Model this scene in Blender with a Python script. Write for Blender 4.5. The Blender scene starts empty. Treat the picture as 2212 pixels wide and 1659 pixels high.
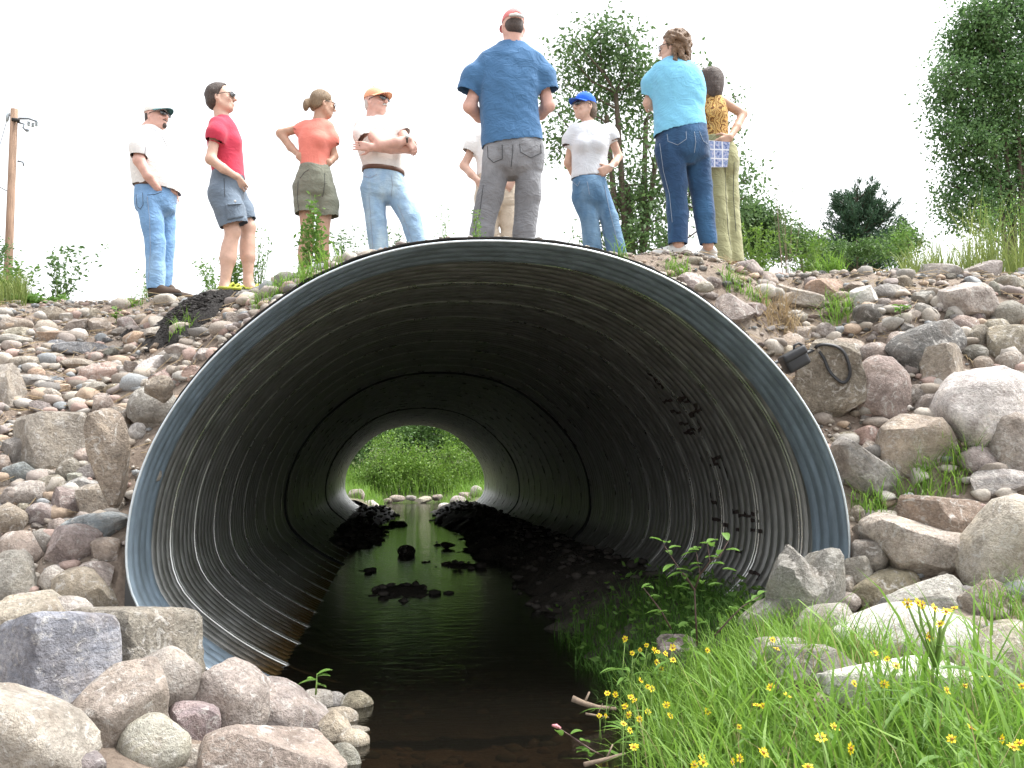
import bpy, math, random
import numpy as np
from mathutils import Vector, Matrix, noise

# ------------------------------------------------------------------ camera, sky, sun, exposure
S = bpy.context.scene
COL = S.collection
YAW, PITCH = math.radians(6.68), math.radians(4.91)
CAM = np.array([-0.595, -5.5, 1.2])
cam_data = bpy.data.cameras.new('camera')
cam_data.sensor_width = 36.0
cam_data.lens = 36.0 * 1000 / 1024
cam_data.clip_start, cam_data.clip_end = 0.05, 2000
cam = bpy.data.objects.new('camera', cam_data)
COL.objects.link(cam)
cam.location = CAM
cam.rotation_euler = (math.pi / 2 + PITCH, 0, -YAW)
S.camera = cam

SUN_EL, SUN_AZ = math.radians(66), math.radians(85)      # azimuth: 0 = +Y, 90 = +X
world = bpy.data.worlds.new('World')
S.world = world
world.use_nodes = True
wn = world.node_tree.nodes; wl = world.node_tree.links
wn.clear()
sky = wn.new('ShaderNodeTexSky'); sky.sky_type = 'NISHITA'; sky.sun_disc = False
sky.sun_elevation = SUN_EL; sky.sun_rotation = SUN_AZ
sky.air_density = 1.0; sky.dust_density = 4.0; sky.ozone_density = 1.0
hs = wn.new('ShaderNodeHueSaturation'); hs.inputs['Saturation'].default_value = 0.12; hs.inputs['Value'].default_value = 1.5
bg = wn.new('ShaderNodeBackground'); bg.inputs['Strength'].default_value = 0.15
wo = wn.new('ShaderNodeOutputWorld')
wl.new(sky.outputs[0], hs.inputs['Color']); wl.new(hs.outputs[0], bg.inputs['Color']); wl.new(bg.outputs[0], wo.inputs[0])

sun_data = bpy.data.lights.new('sun', 'SUN')
sun_data.energy = 2.0; sun_data.angle = math.radians(14); sun_data.color = (1.0, 0.96, 0.9)
sun = bpy.data.objects.new('sun', sun_data); COL.objects.link(sun)
sdir = Vector((math.sin(SUN_AZ) * math.cos(SUN_EL), math.cos(SUN_AZ) * math.cos(SUN_EL), math.sin(SUN_EL)))
sun.rotation_euler = sdir.to_track_quat('Z', 'Y').to_euler()
sun.location = sdir * 60

S.view_settings.view_transform = 'Standard'
S.view_settings.look = 'None'
S.view_settings.exposure = 1.08
S.view_settings.gamma = 1.0
S.view_settings.use_curve_mapping = False
S.cycles.use_denoising = True
S.cycles.max_bounces = 10
S.cycles.diffuse_bounces = 5
S.cycles.glossy_bounces = 5
S.cycles.transparent_max_bounces = 16

random.seed(7)
RNG = np.random.default_rng(11)

# ------------------------------------------------------------------ survey helpers
# Positions were measured on the photograph (2212 px wide frame) and turned into points of the place at a known distance.
FPX = 1000 * 2212 / 1024
_fw = np.array([math.sin(YAW) * math.cos(PITCH), math.cos(YAW) * math.cos(PITCH), math.sin(PITCH)])
_rt = np.array([math.cos(YAW), -math.sin(YAW), 0.0])
_up = np.cross(_rt, _fw)
def sight(px, py):
    d = _fw * FPX + _rt * (px - 1106) - _up * (py - 829.5)
    return d / d[1]
def at(px, py, Y):
    return CAM + sight(px, py) * (Y - CAM[1])

# ------------------------------------------------------------------ object helpers
def tag(o, label=None, cat=None, group=None, kind=None):
    if label: o['label'] = label
    if cat: o['category'] = cat
    if group: o['group'] = group
    if kind: o['kind'] = kind
    return o
def empty(name, loc):
    o = bpy.data.objects.new(name, None); COL.objects.link(o)
    o.location = loc; o.empty_display_size = 0.1
    return o
def link(name, me, mat=None, parent=None):
    o = bpy.data.objects.new(name, me); COL.objects.link(o)
    if mat is not None and len(me.materials) == 0: me.materials.append(mat)
    if parent is not None:
        o.parent = parent
        p = Vector((0, 0, 0)); q = parent
        while q is not None: p += q.location; q = q.parent
        o.location = -p                  # meshes are written in world coordinates
    return o
def mesh(name, V, Fs, smooth=True):
    me = bpy.data.meshes.new(name)
    V = np.asarray(V, dtype=np.float32)
    if isinstance(Fs, np.ndarray):
        n, k = Fs.shape
        me.vertices.add(len(V)); me.vertices.foreach_set('co', V.ravel())
        me.loops.add(n * k); me.loops.foreach_set('vertex_index', Fs.astype(np.int32).ravel())
        me.polygons.add(n)
        me.polygons.foreach_set('loop_start', np.arange(0, n * k, k, dtype=np.int32))
        me.polygons.foreach_set('loop_total', np.full(n, k, dtype=np.int32))
        me.update(calc_edges=True)
    else:
        me.from_pydata(V.tolist(), [], [tuple(map(int, f)) for f in Fs]); me.update()
    if smooth: me.polygons.foreach_set('use_smooth', np.ones(len(me.polygons), dtype=bool))
    me.validate()
    return me
class MB:
    """collects tubes, boxes and sheets and links them as one mesh"""
    def __init__(self): self.v = []; self.f = []; self.n = 0
    def add(self, V, Fs):
        self.v += [tuple(map(float, p)) for p in V]
        self.f += [tuple(i + self.n for i in f) for f in Fs]; self.n = len(self.v)
    def tube(self, pts, rad, n=6, cap=True, flat=None):
        pts = [Vector(p) for p in pts]
        if not hasattr(rad, '__len__'): rad = [rad] * len(pts)
        V = []; up = None
        for i, p in enumerate(pts):
            t = (pts[min(i + 1, len(pts) - 1)] - pts[max(i - 1, 0)])
            if t.length < 1e-9: t = Vector((0, 0, 1))
            t.normalize()
            if up is None:
                up = Vector((0, 0, 1)) if abs(t.z) < 0.9 else Vector((1, 0, 0))
                if flat is not None: up = Vector(flat)
            a = t.cross(up)
            if a.length < 1e-6: a = t.orthogonal()
            a.normalize(); b = a.cross(t).normalized(); up = b
            for k in range(n):
                c, s = math.cos(2 * math.pi * k / n), math.sin(2 * math.pi * k / n)
                V.append(p + (a * c + b * s) * rad[i])
        Fs = []
        for i in range(len(pts) - 1):
            for k in range(n):
                Fs.append((i * n + k, i * n + (k + 1) % n, (i + 1) * n + (k + 1) % n, (i + 1) * n + k))
        if cap:
            Fs.append(tuple(range(n - 1, -1, -1))); m = (len(pts) - 1) * n
            Fs.append(tuple(range(m, m + n)))
        self.add(V, Fs)
    def box(self, c, h, R=None):
        c = Vector(c); V = []
        for x in (-1, 1):
            for y in (-1, 1):
                for z in (-1, 1):
                    p = Vector((x * h[0], y * h[1], z * h[2]))
                    V.append(c + (R @ p if R is not None else p))
        self.add(V, [(0, 1, 3, 2), (4, 6, 7, 5), (0, 4, 5, 1), (2, 3, 7, 6), (0, 2, 6, 4), (1, 5, 7, 3)])
    def build(self, name, mat, parent=None, smooth=True):
        return link(name, mesh(name, self.v, self.f, smooth), mat, parent)

# ------------------------------------------------------------------ materials
def new_mat(name):
    m = bpy.data.materials.new(name); m.use_nodes = True
    nt = m.node_tree; b = nt.nodes['Principled BSDF']
    return m, nt, b
def nd(nt, t, **kw):
    n = nt.nodes.new(t)
    for k, v in kw.items():
        if k in n.inputs.keys(): n.inputs[k].default_value = v
        else: setattr(n, k, v)
    return n
def ramp(nt, stops):
    r = nt.nodes.new('ShaderNodeValToRGB'); e = r.color_ramp.elements
    while len(e) > 1: e.remove(e[-1])
    e[0].position, e[0].color = stops[0][0], (*stops[0][1], 1)
    for p, c in stops[1:]:
        q = e.new(p); q.color = (*c, 1)
    return r
def mixc(nt, fac, a, b, mode='MIX'):
    m = nt.nodes.new('ShaderNodeMix'); m.data_type = 'RGBA'; m.blend_type = mode
    for sock, v in ((m.inputs[0], fac), (m.inputs[6], a), (m.inputs[7], b)):
        if isinstance(v, (int, float)): sock.default_value = v
        elif isinstance(v, tuple): sock.default_value = (*v[:3], 1)
        else: nt.links.new(v, sock)
    return m.outputs[2]
def bump(nt, b, h, strength, dist):
    n = nt.nodes.new('ShaderNodeBump'); n.inputs['Strength'].default_value = strength; n.inputs['Distance'].default_value = dist
    nt.links.new(h, n.inputs['Height']); nt.links.new(n.outputs[0], b.inputs['Normal'])
    return n
def coords(nt, kind='Object', scale=None):
    t = nt.nodes.new('ShaderNodeTexCoord')
    if scale is None: return t.outputs[kind]
    m = nt.nodes.new('ShaderNodeMapping'); m.inputs['Scale'].default_value = scale
    nt.links.new(t.outputs[kind], m.inputs[0]); return m.outputs[0]
def tex_noise(nt, co, scale, detail=4, rough=0.6, dist=0.0):
    n = nd(nt, 'ShaderNodeTexNoise', Scale=scale, Detail=detail, Roughness=rough, Distortion=dist)
    nt.links.new(co, n.inputs['Vector']); return n.outputs[0]
def simple(name, col, rough=0.8, var=0.12, scale=20, bmp=0.3, dist=0.003, bscale=None, metal=0.0, spec=0.5, aniso=None):
    m, nt, b = new_mat(name)
    co = coords(nt, 'Object', aniso)
    n = tex_noise(nt, co, scale)
    lo = tuple(max(0, c * (1 - var)) for c in col); hi = tuple(min(1, c * (1 + var)) for c in col)
    r = ramp(nt, [(0.3, lo), (0.7, hi)]); nt.links.new(n, r.inputs[0])
    nt.links.new(r.outputs[0], b.inputs['Base Color'])
    b.inputs['Roughness'].default_value = rough; b.inputs['Metallic'].default_value = metal
    b.inputs['Specular IOR Level'].default_value = spec
    if bmp: bump(nt, b, tex_noise(nt, co, bscale or scale * 2.5, 3), bmp, dist)
    return m
def cloth(name, col, var=0.1, fold=0.5, weave=700, sheen=0.15, streak=None):
    """woven cloth: fold relief at hand scale, fine weave, slightly uneven dye"""
    m, nt, b = new_mat(name)
    co = coords(nt, 'Object')
    big = tex_noise(nt, coords(nt, 'Object', (7, 7, 9)), 1.0, 3, 0.5, 1.6)
    fine = tex_noise(nt, co, weave * 0.3, 2)
    c = mixc(nt, big, tuple(x * (1 - var) for x in col), tuple(min(1, x * (1 + var)) for x in col))
    if streak is not None:
        st = tex_noise(nt, coords(nt, 'Object', (5, 5, 2.2)), 1.0, 3, 0.5)
        r = ramp(nt, [(0.45, (0, 0, 0)), (0.68, (1, 1, 1))]); nt.links.new(st, r.inputs[0])
        c = mixc(nt, r.outputs[0], c, streak)
    c = mixc(nt, fine, c, mixc(nt, 0.5, c, (1, 1, 1), 'OVERLAY'))
    nt.links.new(c, b.inputs['Base Color'])
    b.inputs['Roughness'].default_value = 0.9; b.inputs['Specular IOR Level'].default_value = 0.2
    b.inputs['Sheen Weight'].default_value = sheen
    # sharp creases: the ridge lines of a warped noise
    rn = tex_noise(nt, coords(nt, 'Object', (5.5, 5.5, 8)), 1.0, 2, 0.45, 2.2)
    sb = nd(nt, 'ShaderNodeMath', operation='SUBTRACT'); nt.links.new(rn, sb.inputs[0]); sb.inputs[1].default_value = .5
    ab = nd(nt, 'ShaderNodeMath', operation='ABSOLUTE'); nt.links.new(sb.outputs[0], ab.inputs[0])
    mn = nd(nt, 'ShaderNodeMath', operation='MINIMUM'); nt.links.new(ab.outputs[0], mn.inputs[0]); mn.inputs[1].default_value = .10
    rm = nd(nt, 'ShaderNodeMath', operation='MULTIPLY_ADD'); rm.inputs[1].default_value = -2.4; nt.links.new(mn.outputs[0], rm.inputs[0]); nt.links.new(big, rm.inputs[2])
    add = nd(nt, 'ShaderNodeMath', operation='MULTIPLY_ADD'); add.inputs[1].default_value = 0.08
    nt.links.new(fine, add.inputs[0]); nt.links.new(rm.outputs[0], add.inputs[2])
    bump(nt, b, add.outputs[0], fold * .55, 0.03)
    return m
def leafmat(name, c1, c2, trans=0.35, rough=0.55, scale=2.0):
    m, nt, b = new_mat(name)
    oi = nt.nodes.new('ShaderNodeNewGeometry')
    n = tex_noise(nt, coords(nt, 'Object'), scale, 2)
    f = nd(nt, 'ShaderNodeMath', operation='MULTIPLY_ADD'); f.inputs[1].default_value = 0.6
    nt.links.new(oi.outputs['Random Per Island'], f.inputs[0])
    g = nd(nt, 'ShaderNodeMath', operation='MULTIPLY'); g.inputs[1].default_value = 0.45
    nt.links.new(n, g.inputs[0]); nt.links.new(g.outputs[0], f.inputs[2])
    c = mixc(nt, f.outputs[0], c1, c2)
    nt.links.new(c, b.inputs['Base Color'])
    b.inputs['Roughness'].default_value = rough; b.inputs['Specular IOR Level'].default_value = 0.35
    tr = nt.nodes.new('ShaderNodeBsdfTranslucent'); nt.links.new(c, tr.inputs[0])
    mx = nt.nodes.new('ShaderNodeMixShader'); mx.inputs[0].default_value = trans
    out = nt.nodes['Material Output']
    nt.links.new(b.outputs[0], mx.inputs[1]); nt.links.new(tr.outputs[0], mx.inputs[2]); nt.links.new(mx.outputs[0], out.inputs[0])
    return m
# ------------------------------------------------------------------ the culvert's cross-section (x half width, z), crown to invert
HALF = [(0, 2.49), (.297, 2.477), (.563, 2.435), (.83, 2.35), (1.1, 2.217), (1.371, 2.008), (1.587, 1.797), (1.747, 1.585),
        (1.88, 1.346), (1.969, 1.081), (1.998, .818), (1.985, .63), (1.93, .48), (1.83, .36), (1.70, .25), (1.5, .11),
        (1.25, -.02), (1.0, -.11), (.6, -.20), (.3, -.235), (0, -.25)]
PIPE_L = 23.3
def closed_profile(n):
    """n points by arc length, starting at the invert and going round by the left side"""
    pts = [(-x, z) for x, z in HALF[::-1]] + [(x, z) for x, z in HALF[1:-1]]
    P = np.array(pts + [pts[0]])
    for _ in range(3):                       # corner cutting
        Q = []
        for a, b in zip(P[:-1], P[1:]): Q += [a * .75 + b * .25, a * .25 + b * .75]
        P = np.array(Q + [Q[0]])
    d = np.r_[0, np.cumsum(np.hypot(*np.diff(P, axis=0).T))]
    i0 = np.argmin(np.abs(P[:, 0]) + (P[:, 1] > 0.5) * 9)
    P = np.roll(P[:-1], -i0, axis=0); P = np.vstack([P, P[:1]])
    d = np.r_[0, np.cumsum(np.hypot(*np.diff(P, axis=0).T))]
    s = np.linspace(0, d[-1], n + 1)
    X = np.c_[np.interp(s, d, P[:, 0]), np.interp(s, d, P[:, 1])]
    T = np.gradient(np.vstack([X[-2], X, X[1]]), axis=0)[1:-1]
    T /= np.linalg.norm(T, axis=1)[:, None]
    N = np.c_[-T[:, 1], T[:, 0]]
    if N[np.argmax(X[:, 1])][1] < 0: N = -N   # outward
    return X, N, d[-1]
_hx = np.array([p[0] for p in HALF]); _hz = np.array([p[1] for p in HALF])
def pipe_top(x):
    return np.interp(np.abs(x), _hx[:11], _hz[:11])
def pipe_half(z):
    return np.interp(z, _hz[::-1], _hx[::-1])

# ------------------------------------------------------------------ lie of the land
def sm(a, b, t):
    u = np.clip((t - a) / (b - a), 0, 1); return u * u * (3 - 2 * u)
_L = np.array([(-9, .55), (-4, .34), (-2.9, .22), (-2.0, .18), (-1.2, .20), (-.6, .30), (0, .55), (.5, .9), (.9, 1.22), (1.5, 1.62), (2.3, 2.08), (3.2, 2.5), (3.9, 2.72), (5, 2.8)])
_R = np.array([(-9, .5), (-4, .2), (-2.3, .2), (-1.6, .25), (-1.0, .36), (-.6, .6), (-.2, .95), (.2, 1.36), (.6, 1.78), (1.1, 2.3), (1.6, 2.68), (2.2, 2.8), (5, 2.82)])
_M = np.array([(-1, 2.5), (0, 2.5), (.8, 2.58), (1.4, 2.72), (2, 2.78), (5, 2.82)])
STAND = [(at(345, 646, 3.6)[0] + .1, 3.6, at(345, 646, 3.6)[2] - .01), (at(505, 640, 2.5)[0], 2.5, at(505, 640, 2.5)[2] - .01), (at(1465, 554, 1.95)[0], 1.95, at(1465, 554, 1.95)[2] - .01)]
def far_fall(y): return 1 - sm(17.6, 23.1, y)
def height(x, y):
    x = np.asarray(x, float); y = np.asarray(y, float)
    Lz = np.interp(y, _L[:, 0], _L[:, 1]); Rz = np.interp(y - .42 * (1 - sm(2.15, 3.0, x)) * sm(-.9, -.2, y), _R[:, 0], _R[:, 1]); Mz = np.interp(y, _M[:, 0], _M[:, 1])
    base = Lz + (Rz - Lz) * sm(-1.9, 1.9, x)
    wl_ = sm(-2.9, -0.7, x) * (1 - sm(1.2, 2.6, x)) * sm(0.1, 1.9, y)
    up = base + (Mz - base) * wl_
    for bx_, by_, bz_ in STAND:                       # trodden spots the people stand on
        w_ = np.exp(-((x - bx_)**2 + (y - by_)**2) / .55**2) * (y > .047); up = up * (1 - w_) + bz_ * w_
    up = up + 0.035 * np.sin(x * 2.3 + y * 1.7) * np.sin(y * 2.9 - x * 1.1) * sm(-1, 1, y) * (1 - sm(1.5, 3, y))
    over = pipe_top(x) + 0.03 + 0.05 * sm(0.05, .4, y)
    cover = np.where((np.abs(x) < 2.03) & (y > 0.047), np.maximum(up, over), up)
    # front: the stream channel
    wl0 = np.interp(y, [-6, -3, -1.5, -.6, 0.2], [-1.2, -.95, -.72, -.80, -1.25])      # left water's edge
    wr0 = np.interp(y, [-6, -3, -1.5, -.2, 0.2], [.1, .15, .28, .50, .52])              # right water's edge
    bedz = -0.16 + 0.03 * np.sin(3 * x + 2 * y)
    lb = bedz + (np.minimum(Lz, .62) - bedz) * sm(0, 1.0, (wl0 - x + .12) / 1.45) if True else 0
    lb = np.where(x < -2.1, np.maximum(lb, Lz * sm(-2.1, -2.6, x)), lb)
    rb = bedz + (np.minimum(Rz, .30) + (Rz - np.minimum(Rz, .30)) * sm(2.0, 2.2, x) - bedz) * sm(0, 1.0, (x - wr0 + .10) / 1.15)
    front = np.where(x < -.2, lb, rb)
    near = np.where(y > 0.047, cover, front)
    near = np.where((y <= 0.047) & (x < -2.2), np.maximum(Lz * sm(-2.0, -2.5, x) , front), near)
    # road crown, far slope and the valley behind
    ff = far_fall(y)
    valley = 0.35 + 0.5 * sm(1.6, 5, np.abs(x)) + 2.2 * sm(32, 46, y) + 1.3 * sm(3, 14, np.abs(x)) * sm(24, 27, y)
    ch = -0.2 + (valley + .2) * sm(.75, 1.9, np.abs(x - .15 + .0 * y)) 
    valley = np.where(y < 31.5, ch, -0.2 + (valley + .2) * sm(31.5, 33.0, y) + 0 * x)
    z = np.where(y > 15, near * ff + valley * (1 - ff), near)
    return np.where((np.abs(x) < 2.03) & (y > 15) & (y < PIPE_L - .03), np.maximum(z, pipe_top(x) + .06), z)
def hit(px, py, y0=-4.6, y1=9.0, wet=-.01):
    """where the line of sight meets the ground"""
    d = sight(px, py); ys = np.arange(y0, y1, 0.01)
    P = CAM + d * (ys - CAM[1])[:, None]
    under = P[:, 2] < np.maximum(height(P[:, 0], P[:, 1]), wet)
    i = int(np.argmax(under)) if under.any() else len(ys) - 1
    return P[i]

# ground sheet: fine where it is seen close, out to the horizon
gx = np.r_[-400, -200, -90, -45, -25, -15, -10, -7.5, np.arange(-6, -2.6, .08), np.arange(-2.6, 2.601, .05), np.arange(2.68, 6, .08), 7.5, 10, 15, 25, 45, 90, 200, 400]
gy = np.r_[-400, -150, -60, -25, -12, -8, np.arange(-6, 0.0, .07), .03, .046, .05, np.arange(.12, 4.5, .07), np.arange(4.7, 18.5, .6),
           np.arange(18.8, PIPE_L - .05, .25), PIPE_L - .035, PIPE_L - .025, np.arange(PIPE_L + .15, 27, .2), np.arange(27.5, 40, .5), 44, 50, 60, 80, 120, 200, 400, 800]
GX, GY = np.meshgrid(gx, gy)
GZ = height(GX, GY)
GZ = np.where(GX**2 + (GY - 10)**2 > 60**2, np.minimum(GZ, 2.6), GZ)
fine = (np.abs(GX) < 6) & (GY > -6) & (GY < 4.5)
jit = np.array([noise.noise((x * 6, y * 6, 0)) for x, y in zip(GX.ravel(), GY.ravel())]).reshape(GX.shape)
GZ = GZ + np.where(fine & ((np.abs(GX) > 2.05) | (GY > .3) | (GY < 0)), jit * .02, 0)
ny, nx = GX.shape
ii, jj = np.meshgrid(np.arange(ny - 1), np.arange(nx - 1), indexing='ij')
a = (ii * nx + jj).ravel()
Q = np.c_[a, a + 1, a + nx + 1, a + nx]
yc0, yc1 = GY[:-1, :-1].ravel(), GY[1:, :-1].ravel(); xc = GX[:-1, :-1].ravel()
hole = (np.abs(xc + .025) < 2.0) & (((yc0 > .04) & (yc1 < .051)) | ((yc0 > PIPE_L - .036) & (yc1 < PIPE_L - .024)))
Q = Q[~hole]

m, nt, b = new_mat('bank_soil')
co = coords(nt, 'Object')
n1 = tex_noise(nt, co, 2.2, 5); n2 = tex_noise(nt, co, 35, 6, .7)
r1 = ramp(nt, [(.3, (.20, .155, .12)), (.52, (.31, .25, .20)), (.75, (.38, .33, .275))]); nt.links.new(n1, r1.inputs[0])
r2 = ramp(nt, [(.3, (.45, .42, .40)), (.7, (1, 1, 1))]); nt.links.new(n2, r2.inputs[0])
sp_ = nt.nodes.new('ShaderNodeSeparateXYZ'); nt.links.new(co, sp_.inputs[0])
mr = nd(nt, 'ShaderNodeMapRange'); mr.inputs['From Min'].default_value = 22.5; mr.inputs['From Max'].default_value = 25.5; nt.links.new(sp_.outputs['Y'], mr.inputs['Value'])
r3 = ramp(nt, [(.3, (.045, .06, .02)), (.7, (.10, .13, .04))]); nt.links.new(n1, r3.inputs[0])      # overgrown ground beyond the road
nt.links.new(mixc(nt, mr.outputs[0], mixc(nt, .8, r1.outputs[0], r2.outputs[0], 'MULTIPLY'), r3.outputs[0]), b.inputs['Base Color'])
b.inputs['Roughness'].default_value = .95
bump(nt, b, n2, .9, .03)
M_SOIL = m
tag(link('ground', mesh('ground', np.c_[GX.ravel(), GY.ravel(), GZ.ravel()], Q), M_SOIL), kind='structure')

# stream bed inside the pipe: water on the left, a silt bank along the right
bx_ = np.arange(-1.9, 1.901, .06); by_ = np.r_[np.arange(-.4, 6, .07), np.arange(6, PIPE_L + .31, .14)]
BX, BY = np.meshgrid(bx_, by_)
edge = np.interp(BY, [-.4, .6, 2.5, 4.0, 5.5, 7.2, 8.2, 9.2, 11, 13, 15, 17, 19, 23.6], [.52, .48, .42, .42, .50, .62, .30, .20, .35, .45, .25, .12, .25, .30])
edge = edge + .07 * np.sin(BY * 5.1) + .05 * np.sin(BY * 11.3)
jb = np.array([noise.noise((x * 5, y * 5, 3)) + .6 * noise.noise((x * 13, y * 13, 3)) for x, y in zip(BX.ravel(), BY.ravel())]).reshape(BX.shape)
BZ = -.13 + .42 * sm(-.12, .95, BX - edge) + jb * .045
left_bar = np.interp(BY, [-.4, 8.2, 9.4, 11, 13.5, 15, 17, 20, 23.6], [-9, -9, -1.2, -.75, -.55, -.95, -.7, -.45, -.4])
BZ = np.maximum(BZ, -.13 + .30 * sm(-.1, .5, left_bar - BX) + jb * .05)
for ix, iy, rx, ry, hh in ((-.52, 4.6, .55, .95, .17), (-.2, 7.7, .22, .3, .15), (.25, 7.2, .42, .5, .18), (.1, 10.6, .12, .25, .17), (-.95, 6.6, .28, .35, .14)):
    BZ = np.maximum(BZ, -.15 + hh * np.exp(-(((BX - ix) / rx)**2 + ((BY - iy) / ry)**2)**1.6) + jb * .04)
k = BX.shape[1]
ii, jj = np.meshgrid(np.arange(BX.shape[0] - 1), np.arange(k - 1), indexing='ij'); a = (ii * k + jj).ravel()
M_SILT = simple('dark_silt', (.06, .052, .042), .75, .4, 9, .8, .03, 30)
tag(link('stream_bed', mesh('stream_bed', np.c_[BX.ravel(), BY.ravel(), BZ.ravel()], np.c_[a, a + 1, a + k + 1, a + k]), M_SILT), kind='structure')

# water: tinted, rippled, sees through to the bed close by and mirrors the far bank
m, nt, b = new_mat('stream_water')
nt.nodes.remove(b)
co = coords(nt, 'Object', (1.0, 3.2, 1.0))
w1 = tex_noise(nt, co, 3.0, 4, .55, .8); w2 = tex_noise(nt, co, 14.0, 3, .6, .4)
wm = nd(nt, 'ShaderNodeMath', operation='MULTIPLY_ADD'); wm.inputs[1].default_value = .22
nt.links.new(w2, wm.inputs[0]); nt.links.new(w1, wm.inputs[2])
bn = nd(nt, 'ShaderNodeBump', Strength=.12, Distance=.03); nt.links.new(wm.outputs[0], bn.inputs['Height'])
gl = nd(nt, 'ShaderNodeBsdfGlossy', Roughness=.03); gl.inputs['Color'].default_value = (.9, .92, .9, 1)
tr = nd(nt, 'ShaderNodeBsdfTransparent'); tr.inputs['Color'].default_value = (.40, .31, .21, 1)
df = nd(nt, 'ShaderNodeBsdfDiffuse'); df.inputs['Color'].default_value = (.010, .009, .007, 1)
mx0 = nd(nt, 'ShaderNodeMixShader'); mx0.inputs[0].default_value = .5
nt.links.new(tr.outputs[0], mx0.inputs[1]); nt.links.new(df.outputs[0], mx0.inputs[2])
fr = nd(nt, 'ShaderNodeFresnel', IOR=1.33); nt.links.new(bn.outputs[0], fr.inputs['Normal']); nt.links.new(bn.outputs[0], gl.inputs['Normal'])
mx1 = nd(nt, 'ShaderNodeMixShader'); nt.links.new(fr.outputs[0], mx1.inputs[0])
nt.links.new(mx0.outputs[0], mx1.inputs[1]); nt.links.new(gl.outputs[0], mx1.inputs[2])
nt.links.new(mx1.outputs[0], nt.nodes['Material Output'].inputs[0])
ws = [(-30, 4.0), (-6, 2.2), (-.02, 1.9), (.0, 1.275), (PIPE_L, 1.275), (PIPE_L + .02, 2.2), (31, 2.2), (31.5, 12), (33.5, 12)]
V = []; Fs = []
for i, (y, w) in enumerate(ws):
    V += [(-w, y, 0), (w, y, 0)]
    if i: Fs.append((2 * i - 2, 2 * i - 1, 2 * i + 1, 2 * i))
tag(link('water', mesh('water', V, Fs, False), m), kind='structure')

# ------------------------------------------------------------------ the corrugated steel culvert
def galvanised(name, c1, c2, rough, spots=True, metal=.72):
    m, nt, b = new_mat(name)
    co = coords(nt, 'Object')
    n1 = tex_noise(nt, co, 1.4, 5, .65); n2 = tex_noise(nt, coords(nt, 'Object', (1, 1, .35)), 9, 5, .7)
    c = mixc(nt, n1, c1, c2)
    r = ramp(nt, [(.35, (.55, .53, .49)), (.65, (1, 1, 1))]); nt.links.new(n2, r.inputs[0])
    c = mixc(nt, .75, c, r.outputs[0], 'MULTIPLY')
    if spots:                                # mud splashes and rust freckles, heavier low down by the waterline
        v = nd(nt, 'ShaderNodeTexVoronoi', Scale=16.0); nt.links.new(co, v.inputs['Vector'])
        vr = ramp(nt, [(.0, (1, 1, 1)), (.10, (1, 1, 1)), (.17, (0, 0, 0))]); nt.links.new(v.outputs['Distance'], vr.inputs[0])
        gate = ramp(nt, [(.42, (0, 0, 0)), (.6, (.7, .7, .7))]); nt.links.new(tex_noise(nt, co, 3.1, 3), gate.inputs[0])
        c = mixc(nt, mixc(nt, 1.0, vr.outputs[0], gate.outputs[0], 'MULTIPLY'), c, (.34, .29, .22))
        sx = nt.nodes.new('ShaderNodeSeparateXYZ'); nt.links.new(co, sx.inputs[0])
        zz = nd(nt, 'ShaderNodeMath', operation='MULTIPLY_ADD'); zz.inputs[1].default_value = .14
        nt.links.new(tex_noise(nt, co, 14, 4), zz.inputs[0]); nt.links.new(sx.outputs['Z'], zz.inputs[2])
        tr_ = ramp(nt, [(.09, (1, 1, 1)), (.19, (.35, .35, .35)), (.27, (0, 0, 0))]); nt.links.new(zz.outputs[0], tr_.inputs[0])
        c = mixc(nt, tr_.outputs[0], c, (.13, .08, .03))
    nt.links.new(c, b.inputs['Base Color'])
    b.inputs['Metallic'].default_value = metal; b.inputs['Roughness'].default_value = rough
    rr = ramp(nt, [(.3, (rough - .08,) * 3), (.7, (rough + .14,) * 3)]); nt.links.new(n2, rr.inputs[0]); nt.links.new(rr.outputs[0], b.inputs['Roughness'])
    bump(nt, b, n2, .15, .004)
    return m
M_GALV = galvanised('galvanised_steel', (.39, .395, .385), (.54, .545, .535), .37)
M_BAND = galvanised('blue_grey_steel', (.26, .34, .42), (.32, .405, .49), .5, False, .3)
M_SEAM = galvanised('bright_seam_steel', (.50, .51, .50), (.66, .67, .66), .27, False, .8)
M_EDGE = simple('cut_steel_edge', (.62, .68, .72), .45, .1, 30, 0, metal=.6)
M_JOINT = simple('joint_rubber', (.02, .02, .022), .7, .2, 12, .2)

culvert = empty('culvert', (0, 0, 0))
tag(culvert, 'large corrugated steel culvert pipe through the road bank', 'culvert')
PITCH_C, STRIP = .127, .762
def corr(t, depth=.015):
    """rib relief: broad crowns towards the inside, narrower valleys outside"""
    c = np.cos(2 * np.pi * t / PITCH_C)
    return depth * (2 * ((c + 1) / 2)**2.6 - 1)
def sheet(name, us, ph, mat, parent, n, y_lo, y_hi, helical=True, depth=.015, off=0.0):
    X, N, _ = closed_profile(n)
    s = np.linspace(0, 1, n + 1)
    U, Sg = np.meshgrid(us, s, indexing='ij')
    Y = U + (STRIP * Sg if helical else 0)
    o = corr(U, depth) + off
    Y = np.clip(Y, y_lo, y_hi)
    P = np.stack([X[None, :, 0] + N[None, :, 0] * o, Y, X[None, :, 1] + N[None, :, 1] * o], -1)
    k = n + 1
    ii, jj = np.meshgrid(np.arange(len(us) - 1), np.arange(n), indexing='ij'); a = (ii * k + jj).ravel()
    F = np.c_[a, a + 1, a + k + 1, a + k]
    Yf = Y.ravel(); keep = ~((np.abs(Yf[F].max(1) - Yf[F].min(1)) < 1e-6))
    return link(name, mesh(name, P.reshape(-1, 3), F[keep]), mat, parent)
BAND_D = .46
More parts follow.
